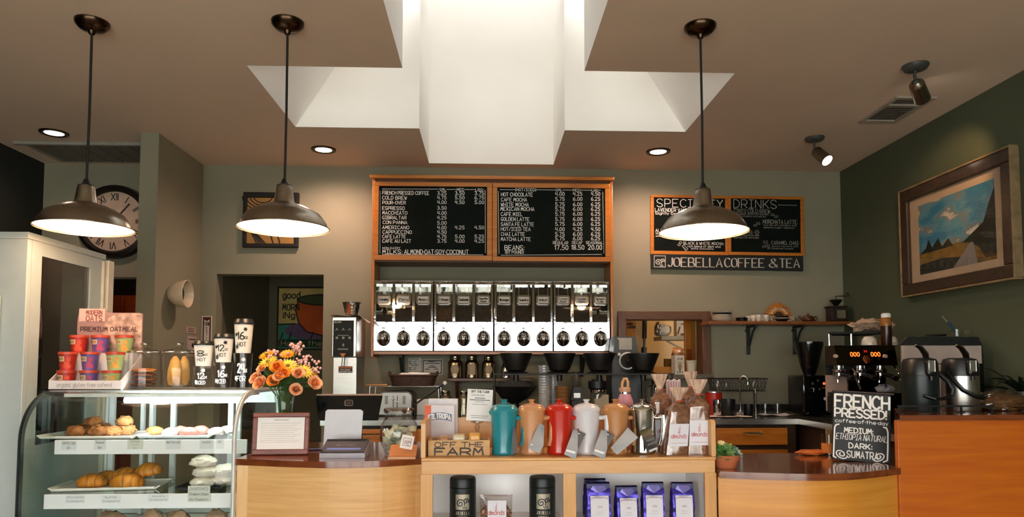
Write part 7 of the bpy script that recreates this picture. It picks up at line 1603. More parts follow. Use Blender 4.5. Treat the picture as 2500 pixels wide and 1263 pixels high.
# filter packs (behind the tray board, standing on the tray)
for (px0, px1, py0, Y, rz, l, front) in ((1043, 1116, 974, 3.035, -.05, 'plain back paper filter pack behind the lettered one', False), (1034, 1108, 990, 2.985, -.03, 'white and orange paper filter pack with arched FILTROPA lettering', True)):
    a, b = P(px0, 1100, Y), P(px1, py0, Y); w = b.x - a.x; h = b.z - ZTB
    r = thing('coffee_filter_pack', l, 'filter pack', ((a.x + b.x) / 2 + .003, Y, ZTB), rz); m = MB(); m.box(-w / 2, w / 2, 0, .024, 0, h, .003); m.build('pack_body', M('filter_pack_white', '#cfcdd0', .6), r)
    if front:
        m = MB(); m.rect(-w / 2, -w * .28, .01, h, -.0005); m.build('orange_end', M('filter_orange', '#d0603c', .6), r, smooth=False)
        def arch_f(u, v): return (u, -.0010, h * .70 + v - u * u * 3.2)
        m = MB(); m.poly([arch_f(x, z) for x, z in [(-.052 + .104 * i / 10, -.004) for i in range(11)] + [(.052 - .104 * i / 10, .026) for i in range(11)]]); m.build('blue_arch', M('filter_blue', '#566a86', .6), r, smooth=False)
        m = MB(); m.text('FILTROPA', 0, .001, .020, .094, f=lambda u, v: tuple(Vector(arch_f(u, v)) + Vector((0, -.0006, 0))), al='c', wd=.26, serif=0); m.build('lettering', paper, r, smooth=False)
# coffee presses
def press(px, Y, col, rough, label, metal=0., tag_fn=None, steelp=False):
    mt = M('press_' + label.split()[0], col, rough, metal, var=.03, coat=.3 if not steelp else 0); k = Y / FPX
    r = thing('coffee_press', label, 'coffee press', ont(px, Y), 0, 'coffee presses on the tray'); H = zat(1003, Y) - ZTB; R_ = 33.5 * k; yb = 0
    m = MB(); m.lathe([(0, 0), (R_ * .86, 0), (R_ * .90, .004), (R_ * .90, .012), (R_ * .87, .020), (R_ * .86, H * .25), (R_ * .90, H * .6), (R_ * .97, H * .92), (R_, H), (0, H)], seg=44, caps=False); m.build('pot_body', mt, r)
    m = MB(); zt = zat(976, Y) - ZTB; m.lathe([(R_ * 1.02, H), (R_ * .99, H + .009), (R_ * .80, H + .021), (R_ * .5, H + .027), (R_ * .2, H + .030), (R_ * .13, zt - .010), (R_ * .24, zt - .003), (R_ * .27, zt), (0, zt + .002)], seg=44, caps=False); m.build('lid', mt, r)
    m = MB(); hz = H * .83; X1 = R_ + .024
    m.tube([(R_ * .9, -.012, hz), (R_ + .012, -.020, hz + .002)], .009, 10); m.tube([(R_ + .012, -.02, hz + .004), (X1, -.024, hz + .002)], .010, 10); m.tube([(X1, -.024, hz + .012), (X1 + .002, -.025, hz - .03), (X1 - .002, -.024, hz * .45), (X1 - .012, -.022, H * .20)], [.0115, .0125, .012, .0095], 12); m.build('handle', mt, r)
    m = MB(); m.tube([(-R_ * .88, 0, H * .95), (-R_ * 1.07, 0, H * .99)], [.012, .006], 10); m.build('spout', mt, r)
    return r, H, R_
cardg = M('tag_grey', '#9c9fa2', .6); cardd = M('tag_dark_grey', '#55585b', .6); cardk = M('tag_black', '#2c2c2b', .5)
def hang(r, pts, mat, Y, label=None, deep=-.045):
    """a folded paper tag hung on the handle: its corners given in pixels"""
    b = r.location; m = MB(); q = [P(a, c, Y + deep - .085 * min(1, max(0, (c - 1040) / 62))) - b for a, c in pts]; n = Vector((0, .0012, 0)); vs = [m.v(p) for p in q] + [m.v(p + n) for p in q]; N = len(q)
    m.face(vs[:N]); m.face(vs[N:][::-1])
    for i in range(N): m.face([vs[i], vs[(i + 1) % N], vs[N + (i + 1) % N], vs[N + i]])
    o = m.build('paper_tag', mat, r, smooth=False); return o
def tag_mark(r, o, a, b, Y, mat, deep=-.045):
    dd = lambda c: Y + deep - .085 * min(1, max(0, (c - 1040) / 62)); p0, p1 = P(*a, dd(a[1])) - r.location, P(*b, dd(b[1])) - r.location; m = MB(); m.line([(p0.x, p0.z), (p1.x, p1.z)], .008, y=p0.y - .0004); m.build('tag_lettering', mat, o, smooth=False)
tp, H, R_ = press(1231, Yc, '#1f7d88', .28, 'teal coffee press at the left end of the row'); o = hang(tp, [(1252, 1046), (1259, 1042), (1264, 1105), (1248, 1112)], cardd, Yc)
tp, H, R_ = press(1298, Yc, '#bd8659', .30, 'tan coffee press standing between the teal and the red one'); o = hang(tp, [(1317, 1033), (1329, 1040), (1327, 1088), (1317, 1108), (1289, 1094)], cardg, Yc); tag_mark(tp, o, (1297, 1087), (1318, 1097), Yc, paper)
tp, H, R_ = press(1366, Yc, '#b3200c', .28, 'red coffee press standing beside the white one'); o = hang(tp, [(1400, 1049), (1411, 1052), (1410, 1098), (1406, 1122), (1377, 1110)], cardg, Yc); tag_mark(tp, o, (1384, 1100), (1403, 1106), Yc, paper); o = hang(tp, [(1411, 1052), (1430, 1060), (1411, 1098)], cardd, Yc); tag_mark(tp, o, (1412, 1060), (1425, 1067), Yc, paper)
tp, H, R_ = press(1432, Yc, '#c9c6c8', .30, 'white coffee press in the middle of the row'); o = hang(tp, [(1468, 1050), (1482, 1052), (1484, 1090), (1476, 1122), (1446, 1109)], cardg, Yc); tag_mark(tp, o, (1453, 1100), (1474, 1107), Yc, paper); o = hang(tp, [(1482, 1052), (1500, 1065), (1482, 1094)], cardd, Yc); tag_mark(tp, o, (1483, 1062), (1497, 1071), Yc, paper)
MATS.pop('press_tan', None); tp, H, R_ = press(1503, Yc, '#ae7848', .30, 'tan coffee press standing between the white and the steel one'); o = hang(tp, [(1533, 1044), (1558, 1069), (1507, 1111), (1491, 1094)], cardg, Yc - .01); tag_mark(tp, o, (1539, 1060), (1549, 1070), Yc, paper); tag_mark(tp, o, (1500, 1087), (1512, 1098), Yc, paper)
tp, H, R_ = press(1569, Yc, '#cfccc6', .07, 'polished steel coffee press at the right end of the row', 1., steelp=True); o = hang(tp, [(1560, 1054), (1588, 1044), (1597, 1058), (1569, 1070)], M('tag_olive', '#4a4630', .5), Yc); o = hang(tp, [(1567, 1068), (1592, 1058), (1610, 1092), (1581, 1109)], cardk, Yc); tag_mark(tp, o, (1586, 1102), (1602, 1094), Yc, M('tag_label', '#b9b9bd', .6)); tag_mark(tp, o, (1578, 1078), (1594, 1070), Yc, cardd); tag_mark(tp, o, (1582, 1087), (1600, 1079), Yc, cardd)
# pink bottle behind
r = thing('pink_water_bottle', 'pink water bottle with tan loop lid standing behind the presses', 'bottle', ont(1527, 2.97)); k = 2.97 / FPX; R_ = 20.5 * k; H = zat(923, 2.97) - ZTB
m = MB(); m.lathe([(0, 0), (R_, 0), (R_, H * .60), (R_ * .92, H * .68), (R_ * .62, H * .775), (0, H * .775)], seg=36, caps=False); m.build('bottle_body', M('pink_coating', '#b9818c', .45), r)
m = MB(); m.lathe([(R_ * .64, H * .775), (R_ * .64, H * .80), (0, H * .80)], seg=36, caps=False); m.build('steel_collar', chrome, r)
m = MB(); m.lathe([(R_ * .68, H * .80), (R_ * .68, H * .855), (R_ * .5, H * .87), (0, H * .87)], seg=36, caps=False); cp = m.build('lid', M('tan_lid', '#a88064', .5), r)
m = MB(); m.tube([(R_ * .34, 0, H * .865), (R_ * .36, 0, H * .93), (R_ * .2, 0, H * .985), (-R_ * .1, 0, H * .985), (-R_ * .3, 0, H * .93), (-R_ * .34, 0, H * .865)], .0065, 10); m.build('loop', M('tan_loop', '#b98a55', .5), cp)
# bags of almonds
alm = M('sugared_almonds', '#8a6046', .5, var=.5, scale=60, bump=.9, bscale=55, coat=.3); film = glass('bag_film', (.93, .87, .80), 2.6, .12); filmtop = M('gathered_film', '#c4a48c', .35, var=.25, scale=30, bump=.6, bscale=35, coat=.4)
tie_m = M('red_twist_tie', '#b5321c', .5)
def almond_bag(px, Y, hpx, wpx_, label, lean=0., rz=0., lab=True):
    k = Y / FPX; w = wpx_ * k / 2; H = hpx * k; r = thing('almond_bag', label, 'bag of nuts', ont(px, Y), rz, 'bags of sugared almonds'); nk = H * .80
    def prof(z, a, o=0.): 
        t = z / H
        if t < .62: q = 1 - .10 * (t / .62); e = 4.
        elif t < .80: s_ = (t - .62) / .18; q = .90 * (1 - s_) ** .8 + .16; q = min(q, .92); e = 4 - 2 * s_
        else: s_ = (t - .80) / .20; q = .16 + .50 * s_ ** .8; e = 2.
        c, s = math.cos(a), math.sin(a); rr = (abs(c) ** e + abs(s) ** e) ** (-1 / e); n = 1 + .06 * noise.noise(Vector((c * 2, s * 2, t * 6 + px)))
        if t > .8: n += .16 * math.sin(a * 9 + px) * (t - .8) * 5
        return ((w * q * rr * n + o) * c + lean * z, (w * .72 * q * rr * n + o) * s, z)
    m = MB(); m.grid(lambda u, v: prof(v * H * .795, 2 * PI * u, -.001), 36, 22, True); m.build('almonds', alm, r)['kind'] = 'stuff'
    m = MB(); m.grid(lambda u, v: prof(v * H * .80, 2 * PI * u, .0012), 36, 22, True); m.build('plastic_film', film, r)
    m = MB(); m.grid(lambda u, v: prof(H * (.79 + .21 * v), 2 * PI * u, .001), 44, 8, True); m.build('gathered_top', filmtop, r)
    m = MB(); m.tube([tuple(Vector(prof(nk, 2 * PI * i / 16, .003))) for i in range(16)], .0022, 6, closed=True); c = Vector(prof(nk, -PI / 2, .004)); m.tube([c + Vector((-.012, 0, .001)), c, c + Vector((.022, -.002, -.002))], .0018, 6); m.build('twist_tie', tie_m, r)
    if lab:
        z0, z1 = H * .13, H * .46; lw = w * .78
        def fl(u, v): x = u; zz = v; return (x + lean * zz, -w * .72 * 1.02 * (1 - .10 * (zz / H) / .62) * (1 - .10 * abs(x / w) ** 3) - .004, zz)
        m = MB(); m.grid(lambda u, v: fl(-lw + 2 * lw * u, z0 + (z1 - z0) * v), 10, 6); lb = m.build('paper_label', M('label_white', '#d6d4da', .75, var=.03), r)
        m = MB(); f2 = lambda u, v: tuple(Vector(fl(u, v)) + Vector((0, -.0008, 0))); zz = z0 + (z1 - z0) * .36; m.text('almonds', 0, zz, .017, lw * 1.6, al='c', f=f2, wd=.13)
        for i, ch in enumerate('gn'): pass
        for i, ch in enumerate('joe'): m.text(ch, .0, zz + .040 - .011 * i, .013, None, al='c', f=lambda u, v, f2=f2: f2(u, v), wd=.13)
        m.line([(-lw * .8, z0 + .012), (lw * .8, z0 + .012)], .0012, f2); m.build('red_print', M('pink_print', '#bb5a55', .7), lb, smooth=False)
    return r
almond_bag(1616, 2.90, 188, 56, 'bag of sugared almonds half hidden behind the steel press', -.02, .1)
almond_bag(1688, 2.985, 188, 46, 'bag of sugared almonds at the back, between the two front bags', 0, 0, False)
almond_bag(1645, 2.805, 162, 62, 'bag of sugared almonds at front left with a tilted white label', .10, .08)
almond_bag(1700, 2.80, 182, 60, 'bag of sugared almonds at the right end of the tray', .04, -.06)
m = MB(); st = M('striped_paper', '#c9b9b6', .7, var=.03)
r = thing('striped_paper_bag', 'pink and white striped paper bag standing behind the almond bags', 'bag', ont(1647, 3.045)); k = 3.045 / FPX; H = zat(927, 3.045) - ZTB
m = MB(); m.prism([(-.026, 0), (.026, 0), (.030, H), (.018, H - .006), (.006, H + .002), (-.008, H - .006), (-.02, H), (-.03, H - .008)], 'y', 0, .022); m.build('bag_body', st, r, smooth=False)
m = MB()
for i in range(5): m.line([(-.021 + i * .0105, .01), (-.023 + i * .0115, H - .012)], .0035, y=-.0006)
m.build('stripes', M('pink_stripe', '#a8727c', .7), r, smooth=False)

# lower bays
ZSB = ZSH + .0006
def ons(px, Y): return (P(px, 1210, Y).x, Y, ZSB)
def thermos(px, label):
    Y = 2.86; k = Y / FPX; r = thing('black_thermos', label, 'bottle', ons(px, Y), 0, 'black thermos bottles'); R_ = 31.5 * k; H = zat(1164, Y) - ZSB
    m = MB(); m.lathe([(0, 0), (R_ * .95, 0), (R_, .006), (R_, H * .78), (R_ * .985, H * .785), (0, H * .785)], seg=44, caps=False); m.build('bottle_body', M('matte_black_green', '#101614', .42), r)
    m = MB(); m.lathe([(R_ * .97, H * .79), (R_ * 1.0, H * .80), (R_, H * .80 + (H * .2 - .008)), (R_ * .93, H), (0, H)], seg=44, caps=False); m.build('lid', M('matte_black_green', '#101614', .42), r)
    m = MB(); fc = cyl(R_ + .0008); s_ = .060; z0 = H * .34; 
    for i in range(8): m.poly([fc(-s_ / 2 + s_ * i / 8, z0), fc(-s_ / 2 + s_ * (i + 1) / 8, z0), fc(-s_ / 2 + s_ * (i + 1) / 8, z0 + s_), fc(-s_ / 2 + s_ * i / 8, z0 + s_)])
    eb = m.build('emblem', M('gold_emblem', '#9a917f', .4, .5), r, smooth=False)
    m = MB(); fc2 = cyl(R_ + .0014); logo(m, -s_ / 2, z0, s_, 0, fc2); m.build('emblem_lines', M('matte_black_green', '#101614', .42), eb, smooth=False)
    m = MB(); m.text('JOEBELLA', 0, z0 - .020, .013, s_ * .95, al='c', f=fc, wd=.18, serif=1); m.text('COFFEE TEA', 0, z0 - .034, .007, s_ * .7, al='c', f=fc, wd=.18); m.build('lettering', M('gold_emblem', '#9a917f', .4, .5), r, smooth=False)
thermos(1130, 'black thermos with square emblem, left one in the left shelf bay'); thermos(1324, 'black thermos with square emblem, right one in the left shelf bay')
k = 2.84 / FPX; r = thing('almond_pouch', 'clear pouch of almonds with white label between the two black thermoses', 'bag of nuts', ons(1211, 2.84)); w = 42 * k; H = zat(1208, 2.84) - ZSB
m = MB(); m.grid(lambda u, v: (w * (2 * u - 1) * (.9 + .04 * v), (-.034 * (1 - v) ** .8 - .003) * (1 - abs(2 * u - 1) ** 3) , H * v), 14, 10); m.grid(lambda u, v: (w * (2 * u - 1) * (.9 + .04 * v), (.034 * (1 - v) ** .8 + .003) * (1 - abs(2 * u - 1) ** 3), H * v), 14, 10); m.build('pouch_film', glass('pouch_film', (.88, .85, .83), 2., .15), r)
m = MB(); m.blob((0, 0, H * .36), (w * .86, .026, H * .36), .15, 5, 2, 4); m.build('almonds', alm, r)['kind'] = 'stuff'
m = MB(); m.grid(lambda u, v: (-w * .48 + w * 1.06 * u, -.034 + .012 * v, H * (.05 + .78 * v)), 2, 3); lb = m.build('paper_label', M('label_white', '#d6d4da', .75, var=.03), r)
m = MB(); fz = lambda u, v: (u, -.0345 + .012 * (v / H - .05) / .78 - .001, v); m.text('almonds', .0, H * .36, .018, w * .95, al='c', f=fz, wd=.13); 
for i, ch in enumerate('joe'): m.text(ch, 0, H * (.66 - .09 * i), .012, None, al='c', f=fz, wd=.13)
m.build('red_print', M('pink_print', '#bb5a55', .7), lb, smooth=False)
m = MB(); m.box(-w * .95, w * .95, -.0035, .0035, H * .94, H * .97); m.build('zip_seal', M('zip_mauve', '#a98d92', .5), r)
foil = M('purple_foil', '#3a2f8c', .26, .55, var=.25, scale=9, bump=.5, bscale=14); foil_d = M('dark_navy_foil', '#12143a', .3, .4, var=.2, bump=.3, bscale=14)
def coffee_bag(px0, px1, pyt, Y, label, rz, lab=True):
    k = Y / FPX; w = (px1 - px0) * k * .46; H = zat(pyt, Y) - ZSB; dp = .032; r = thing('purple_coffee_bag', label, 'coffee bag', ((P(px0, 1210, Y).x + P(px1, 1210, Y).x) / 2, Y, ZSB), rz, 'purple foil coffee bags')
    m = MB(); n = 10
    def sh(u, v):
        a = u * 4; i = int(a) % 4; t = a - int(a); t3 = v; sq = 1 - .0 * t3; d = dp * (1 - .55 * t3 ** 3)
        C = [(-w, -d), (w, -d), (w, d), (-w, d)]; p, q = C[i], C[(i + 1) % 4]; x = p[0] + (q[0] - p[0]) * t; y = p[1] + (q[1] - p[1]) * t
        if i in (1, 3): x += (-1 if i == 1 else 1) * .014 * math.sin(t * PI) * (.3 + .7 * t3)
        else: y += (-1 if i == 0 else 1) * .006 * math.sin(t * PI) * (1 - t3)
        x += .003 * noise.noise(Vector((x * 30, y * 30, v * 6 + px0))); y += .004 * noise.noise(Vector((x * 30 + 9, y * 30, v * 7 + px0)))
        return (x, y, H * .86 * v)
    m.grid(sh, 40, 16, True); m.build('bag_body', foil, r, ang=50)
    m = MB(); z0 = H * .855; d0 = dp * .46
    m.prism([(-d0, z0), (d0, z0), (d0 * .75, z0 + H * .13), (-d0 * .35, H), (-d0 * .9, z0 + H * .11)], 'x', -w * .98, w * .98); m.build('rolled_top', foil_d, r, ang=20)
    m = MB(); m.poly([(-w * .7, -dp * .52 - .0035, z0 - .002), (0, -dp * .62 - .0075, z0 - .018), (w * .7, -dp * .52 - .0035, z0 - .002), (w * .5, -d0 - .003, z0 + .012), (-w * .5, -d0 - .003, z0 + .012)]); m.build('tin_tie_fold', M('pale_foil', '#7d76b8', .25, .6), r, smooth=False)
    if lab:
        lw = w * .78; z1 = H * .70; fl = lambda u, v: (u, -dp - .008 + .010 * (v / z1) ** 3 - .002, v)
        m = MB(); m.grid(lambda u, v: fl(-lw + 2 * lw * u, .004 + (z1 - .004) * v), 4, 8); lb = m.build('paper_label', M('bag_label', '#d3d0d4', .7, var=.03), r)
        f2 = lambda u, v: tuple(Vector(fl(u, v)) + Vector((0, -.0008, 0))); m = MB(); b_ = lw * .86
        m.line([(-b_, .012), (b_, .012), (b_, z1 - .008), (-b_, z1 - .008), (-b_, .012)], .0025, f2); m.text('JOEBELLA', -b_ * .1, z1 - .006, .005, b_ * 1.2, al='c', f=f2, wd=.2); m.text('coffee', 0, z1 * .62, .007, b_ * .6, al='c', f=f2, wd=.14); m.line([(-b_ * .4, z1 * .48), (b_ * .4, z1 * .48)], .001, f2); m.line([(-b_ * .5, z1 * .40), (b_ * .5, z1 * .40)], .001, f2); m.build('label_print', M('mauve_line', '#9a8498', .7), lb, smooth=False)
        for i, c in enumerate(('#c0684a', '#b08a86', '#6aa0a8', '#7a94b0')):
            m = MB(); m.poly([f2(-b_ * .9 + b_ * .45 * i, .014), f2(-b_ * .9 + b_ * .45 * (i + 1) - .001, .014), f2(-b_ * .9 + b_ * .45 * (i + 1) - .001, .026), f2(-b_ * .9 + b_ * .45 * i, .026)]); m.build('colour_band', M('band_' + c[1:], c, .7), lb, smooth=False)
coffee_bag(1424, 1480, 1169, 2.945, 'purple coffee bag hidden behind the leftmost front bag', .05, False)
coffee_bag(1428, 1490, 1178, 2.82, 'leftmost front purple coffee bag in the right shelf bay', .06); coffee_bag(1500, 1557, 1187, 2.83, 'second purple coffee bag from left in the right shelf bay', .05); coffee_bag(1565, 1621, 1178, 2.83, 'third purple coffee bag from left in the right shelf bay', -.03); coffee_bag(1636, 1693, 1179, 2.83, 'rightmost purple coffee bag in the right shelf bay', -.03)

# ================================================================== between presses and back counter: cups and jars on the back counter
Yk2 = 4.62
ORD = ['bottom', 'second from the bottom', 'third from the bottom', 'fourth from the bottom', 'fifth from the bottom', 'sixth from the bottom', 'seventh from the bottom', 'eighth from the bottom', 'ninth from the bottom', 'tenth from the bottom', 'eleventh from the bottom', 'twelfth from the bottom', 'thirteenth from the bottom']
def nested(px, Y, py_top, rt, rb, n, label, group, mat, name, cat):
    k = Y / FPX; H = zat(py_top, Y) - ZW; hc = .11; step = (H - hc) / max(n - 1, 1); base = None
    for i in range(n):
        o = MB().lathe([(0, .001), (rb * k, .001), (rt * k * .97, hc - .006), (rt * k * 1.04, hc - .005), (rt * k * 1.04, hc), (rt * k * .94, hc - .002), (rb * k * .9, .006), (0, .006)], seg=28, caps=False).build(name, mat, None, (P(px, 950, Y).x, Y, ZW + .0006 + i * step)) if base is None else base.copy()
        if base is not None: COL.objects.link(o); o.location.z = ZW + .0006 + i * step
        else: base = o
        tag(o, label % ('topmost' if i == n - 1 else ORD[i]), cat, group)
nested(1329, 4.60, 893, 15, 10.5, 14, 'clear plastic cup, %s in the taller cup stack behind the tan press', 'taller stack of clear plastic cups', M('frosted_plastic', '#b3b4b0', .2, .15, var=.05, coat=.5), 'plastic_cup', 'cup')
nested(1351, 4.66, 918, 11.5, 8, 11, 'clear plastic cup, %s in the shorter stack beside the brown sleeves', 'shorter stack of clear plastic cups', M('frosted_plastic', '#b3b4b0', .2, .15, var=.05, coat=.5), 'plastic_cup', 'cup')
k = 4.56 / FPX; z = ZW + .0006; H = zat(943, 4.56) - ZW; n = 9; base = None
for i in range(n):
    if base is None: base = o = MB().lathe([(15.5 * k, 0), (17.5 * k, H / n * 1.0 - .0015), (16.9 * k, H / n - .0015), (14.9 * k, 0), (15.5 * k, 0)], seg=28, caps=False).build('cup_sleeve', M('kraft_sleeve', '#7a552e', .8, var=.2), None, (P(1373, 950, 4.56).x, 4.56, z))
    else: o = base.copy(); COL.objects.link(o); o.location.z = z + i * H / n
    tag(o, 'brown cup sleeve, %s in the stack right of the clear cups' % ('topmost' if i == n - 1 else ORD[i]), 'cup sleeve', 'stack of brown cup sleeves')
Yz = 4.72; k = Yz / FPX; r = thing('small_grinder', 'small black grinder with clear hopper between the sleeves and the silver lidded jar', 'coffee grinder', (P(1408, 950, Yz).x, Yz, ZW + .0006)); H = zat(946, Yz) - ZW; w = 17 * k
m = MB(); m.box(-w, w, -.06, .06, 0, H * .55, .008); m.prism([(-w, H * .55), (w, H * .55), (w * .4, H), (-w * .5, H)], 'y', -.05, .05); m.build('body', black, r)
m = MB(); m.lathe([(.030, H), (.038, H + .06), (.038, H + .09), (.036, H + .09), (.028, H), (0, H)], (-w * .1, 0, 0), 28, caps=False); m.build('clear_hopper', clearplastic, r)
m = MB(); m.lathe([(.040, H + .09), (.040, H + .10), (.02, H + .105), (0, H + .105)], (-w * .1, 0, 0), 28, caps=False); m.build('lid', black, r)
m = MB(); m.box(-w * .6, w * .35, -.063, -.06, H * .62, H * .8, .001); m.build('silver_plate', steel, r)
Yz = 4.68; k = Yz / FPX; r = thing('silver_lidded_jar', 'clear jar with silver collar and black lid under the third black cone', 'jar', (P(1459, 950, Yz).x, Yz, ZW + .0006)); R_ = 21 * k; H = zat(952, Yz) - ZW
m = MB(); m.lathe([(0, .001), (R_ * .9, .001), (R_, H * .4), (R_ * .85, H * .9), (R_ * .8, H * .9), (R_ * .95, H * .4), (R_ * .85, .006), (0, .006)], seg=36, caps=False); m.build('jar_body', jar_g, r)
m = MB(); m.lathe([(R_ * .88, H * .88), (R_ * .9, H * .90), (R_ * .9, H * .99), (R_ * .85, H), (0, H)], seg=36, caps=False); m.build('collar', chrome, r)
m = MB(); z1 = zat(927, Yz) - ZW; m.lathe([(R_ * .95, H + .0005), (R_ * 1.1, H + .01), (R_ * 1.1, z1 - .012), (R_ * .7, z1 - .008), (R_ * .7, z1), (0, z1)], seg=36, caps=False); m.build('lid', black, r)
r = thing('white_scoop', 'white paper scoop cut with a curved edge between the white and tan presses', 'scoop', (P(1474, 950, 4.50).x, 4.50, ZW + .0006)); k = 4.5 / FPX; m = MB(); a = 12 * k; H = zat(965, 4.5) - ZW
m.prism([(-a * 1.8, 0), (a, 0), (a, H), (a * .0, H), (-a * .5, H * .86), (-a * 1.1, H * .80), (-a * 1.8, H * .82)], 'y', 0, .05); m.build('scoop_body', M('ivory_paper', '#a59a84', .7), r, smooth=False)
Yz = 4.58; r = thing('steel_thermal_carafe', 'steel thermal carafe with black lid behind the first almond bag', 'carafe', (P(1611, 950, Yz).x, Yz, ZW + .0006)); k = Yz / FPX; R_ = 23 * k; H = zat(926, Yz) - ZW
m = MB(); m.lathe([(0, 0), (R_, 0), (R_, H * .75), (R_ * .86, H * .88), (0, H * .88)], seg=36, caps=False); m.build('carafe_body', chrome, r)
m = MB(); m.lathe([(R_ * .88, H * .88), (R_ * .88, H * .96), (R_ * .6, H), (0, H)], seg=36, caps=False); m.build('lid', black, r)
m = MB(); m.tube([(-R_ * .86, 0, H * .84), (-R_ * 1.5, -.01, H * .78), (-R_ * 1.55, -.01, H * .4), (-R_ * .98, 0, H * .28)], .008, 10); m.build('handle', black, r)

# ================================================================== on the right counter
def onr(px, Y, z=ZR + .0006): return (P(px, 1120, Y).x, Y, z)
Ys = 2.78; k = Ys / FPX; r = thing('succulent_pot', 'terracotta pot of green succulents at the left end of the right counter', 'potted plant', (UX1 + .058, Ys, ZR + .0006)); H = zat(1113, Ys) - ZR
terra = M('terracotta', '#a85c38', .8, var=.12, bump=.15, bscale=60)
m = MB(); m.lathe([(0, 0), (.040, 0), (.050, H * .62), (.0545, H * .62), (.056, H), (.050, H), (.046, H * .7), (0, H * .7)], seg=40, caps=False); m.build('pot', terra, r)
m = MB(); m.lathe([(0, H * .86), (.049, H * .86), (.048, H * .72)], seg=24, caps=False); m.build('soil', M('potting_soil', '#2a1d12', .95, bump=.6), r)
def rosette(c, R_, n, tilt, mt):
    m = MB(T(*c) @ tilt)
    for ring in range(4):
        q = R_ * (1 - .22 * ring); kk_ = max(4, n - ring)
        for i in range(kk_):
            a = 2 * PI * (i + .5 * ring) / kk_; up_ = .25 + .32 * ring
            def lf(u, v, a=a, q=q, up_=up_): wv = q * .26 * math.sin(PI * min(1, .12 + .88 * v)) ** .7; d = q * v; x = (u - .5) * 2 * wv; return (d * math.cos(a) * math.cos(up_) - x * math.sin(a), d * math.sin(a) * math.cos(up_) + x * math.cos(a), d * math.sin(up_) + .25 * abs(x) + .003 * ring)
            m.grid(lf, 4, 6)
    return m.build('rosette', mt, r)
g1 = M('succulent_green', '#4f7a3a', .5, var=.25); g2 = M('succulent_blue_green', '#6d8a74', .5, var=.2); g3 = M('succulent_lime', '#7d8f45', .5, var=.2)
rosette((-.012, -.018, H + .006), .052, 8, Rx(.7), g1); rosette((.034, -.014, H + .004), .034, 8, Rx(.6) @ Ry(.3), g2); rosette((-.034, .008, H + .014), .040, 8, Rx(.3) @ Ry(-.4), g1); rosette((.012, .018, H + .018), .042, 7, Rx(.25), g3); rosette((.040, .012, H + .012), .034, 7, Ry(.5), g2)
m = MB(T(-.016, .0, H + .042) @ Rx(.6)); 
for i in range(9): a = 2 * PI * i / 9; m.grid(lambda u, v, a=a: (.017 * v * math.cos(a) - (u - .5) * .012 * math.sin(PI * v) * math.sin(a), .017 * v * math.sin(a) + (u - .5) * .012 * math.sin(PI * v) * math.cos(a), .007 * v), 2, 3)
m.tube([(0, 0, -.035), (0, 0, 0)], .003); m.build('cream_flower', M('cream_petals', '#c9bd8a', .6), r)
# chalkboard sign
r = thing('french_press_sign', 'small standing chalkboard lettered FRENCH PRESSED coffee of the day on right counter', 'chalkboard', (P(2103, 1132, 2.93).x, 2.93, ZR + .0006), rot=(-.10, .055, -.30)); w, h = .226, .290
m = MB(); m.box(-w / 2, w / 2, 0, .016, 0, h, .002); m.build('board', M('sign_slate', '#0b0d0c', .55, var=.3), r)
m = MB(); m.box(-w / 2 - .002, w / 2 + .012, -.002, .020, h + .0003, h + .008, .002); m.build('wood_edge', M('sign_edge', '#2c1a10', .5), r)
m = MB(); m.prism([(.016, h * .8), (.022, h * .8), (.075, .004), (.066, .002)], 'x', -.06, .06); m.bm.transform(Matrix()); m.build('easel_leg', black, r, smooth=False)
m = MB(); yq = -.0006; kx = w / 135; 
def sg(t, x0, x1, y0, y1, **kw): m.text(t, -w / 2 + x0 * kx, h - y1 * h / 166, (y1 - y0) * h / 166, (x1 - x0) * kx, y=yq, **kw)
sg('FRENCH', 4, 131, 6, 36, wd=.17, sp=2.4); sg('PRESSED!', 4, 124, 40, 60, wd=.2, sp=2.2); sg('coffee*of*the*day', 5, 128, 66, 74, wd=.16); sg('MEDIUM:', 27, 94, 86, 98, wd=.2, sp=2.2); sg('ETHIOPIA NATURAL', 7, 125, 101, 115, wd=.10, slant=.15); sg('DARK:', 38, 92, 123, 135, wd=.2); sg('SUMATRA', 34, 106, 142, 158, wd=.14)
def cpt(x, y): return (-w / 2 + x * kx, h - y * h / 166)
m.line([cpt(a, b) for a, b in ((14, 79), (7, 81), (4, 88), (3, 120), (2, 158), (8, 161))], .006, y=yq); m.line([cpt(a, b) for a, b in ((118, 79), (125, 81), (128, 90), (128, 130), (127, 158), (118, 163))], .006, y=yq)
for cx, sgn in ((20, 1), (108, -1)): m.line([cpt(cx + sgn * (15 - i * .42) * math.cos(i * .36), 151 + (15 - i * .42) * .8 * math.sin(i * .36 + .3)) for i in range(30)], .005, y=yq)
m.build('chalk_lettering', chalk, r, smooth=False)
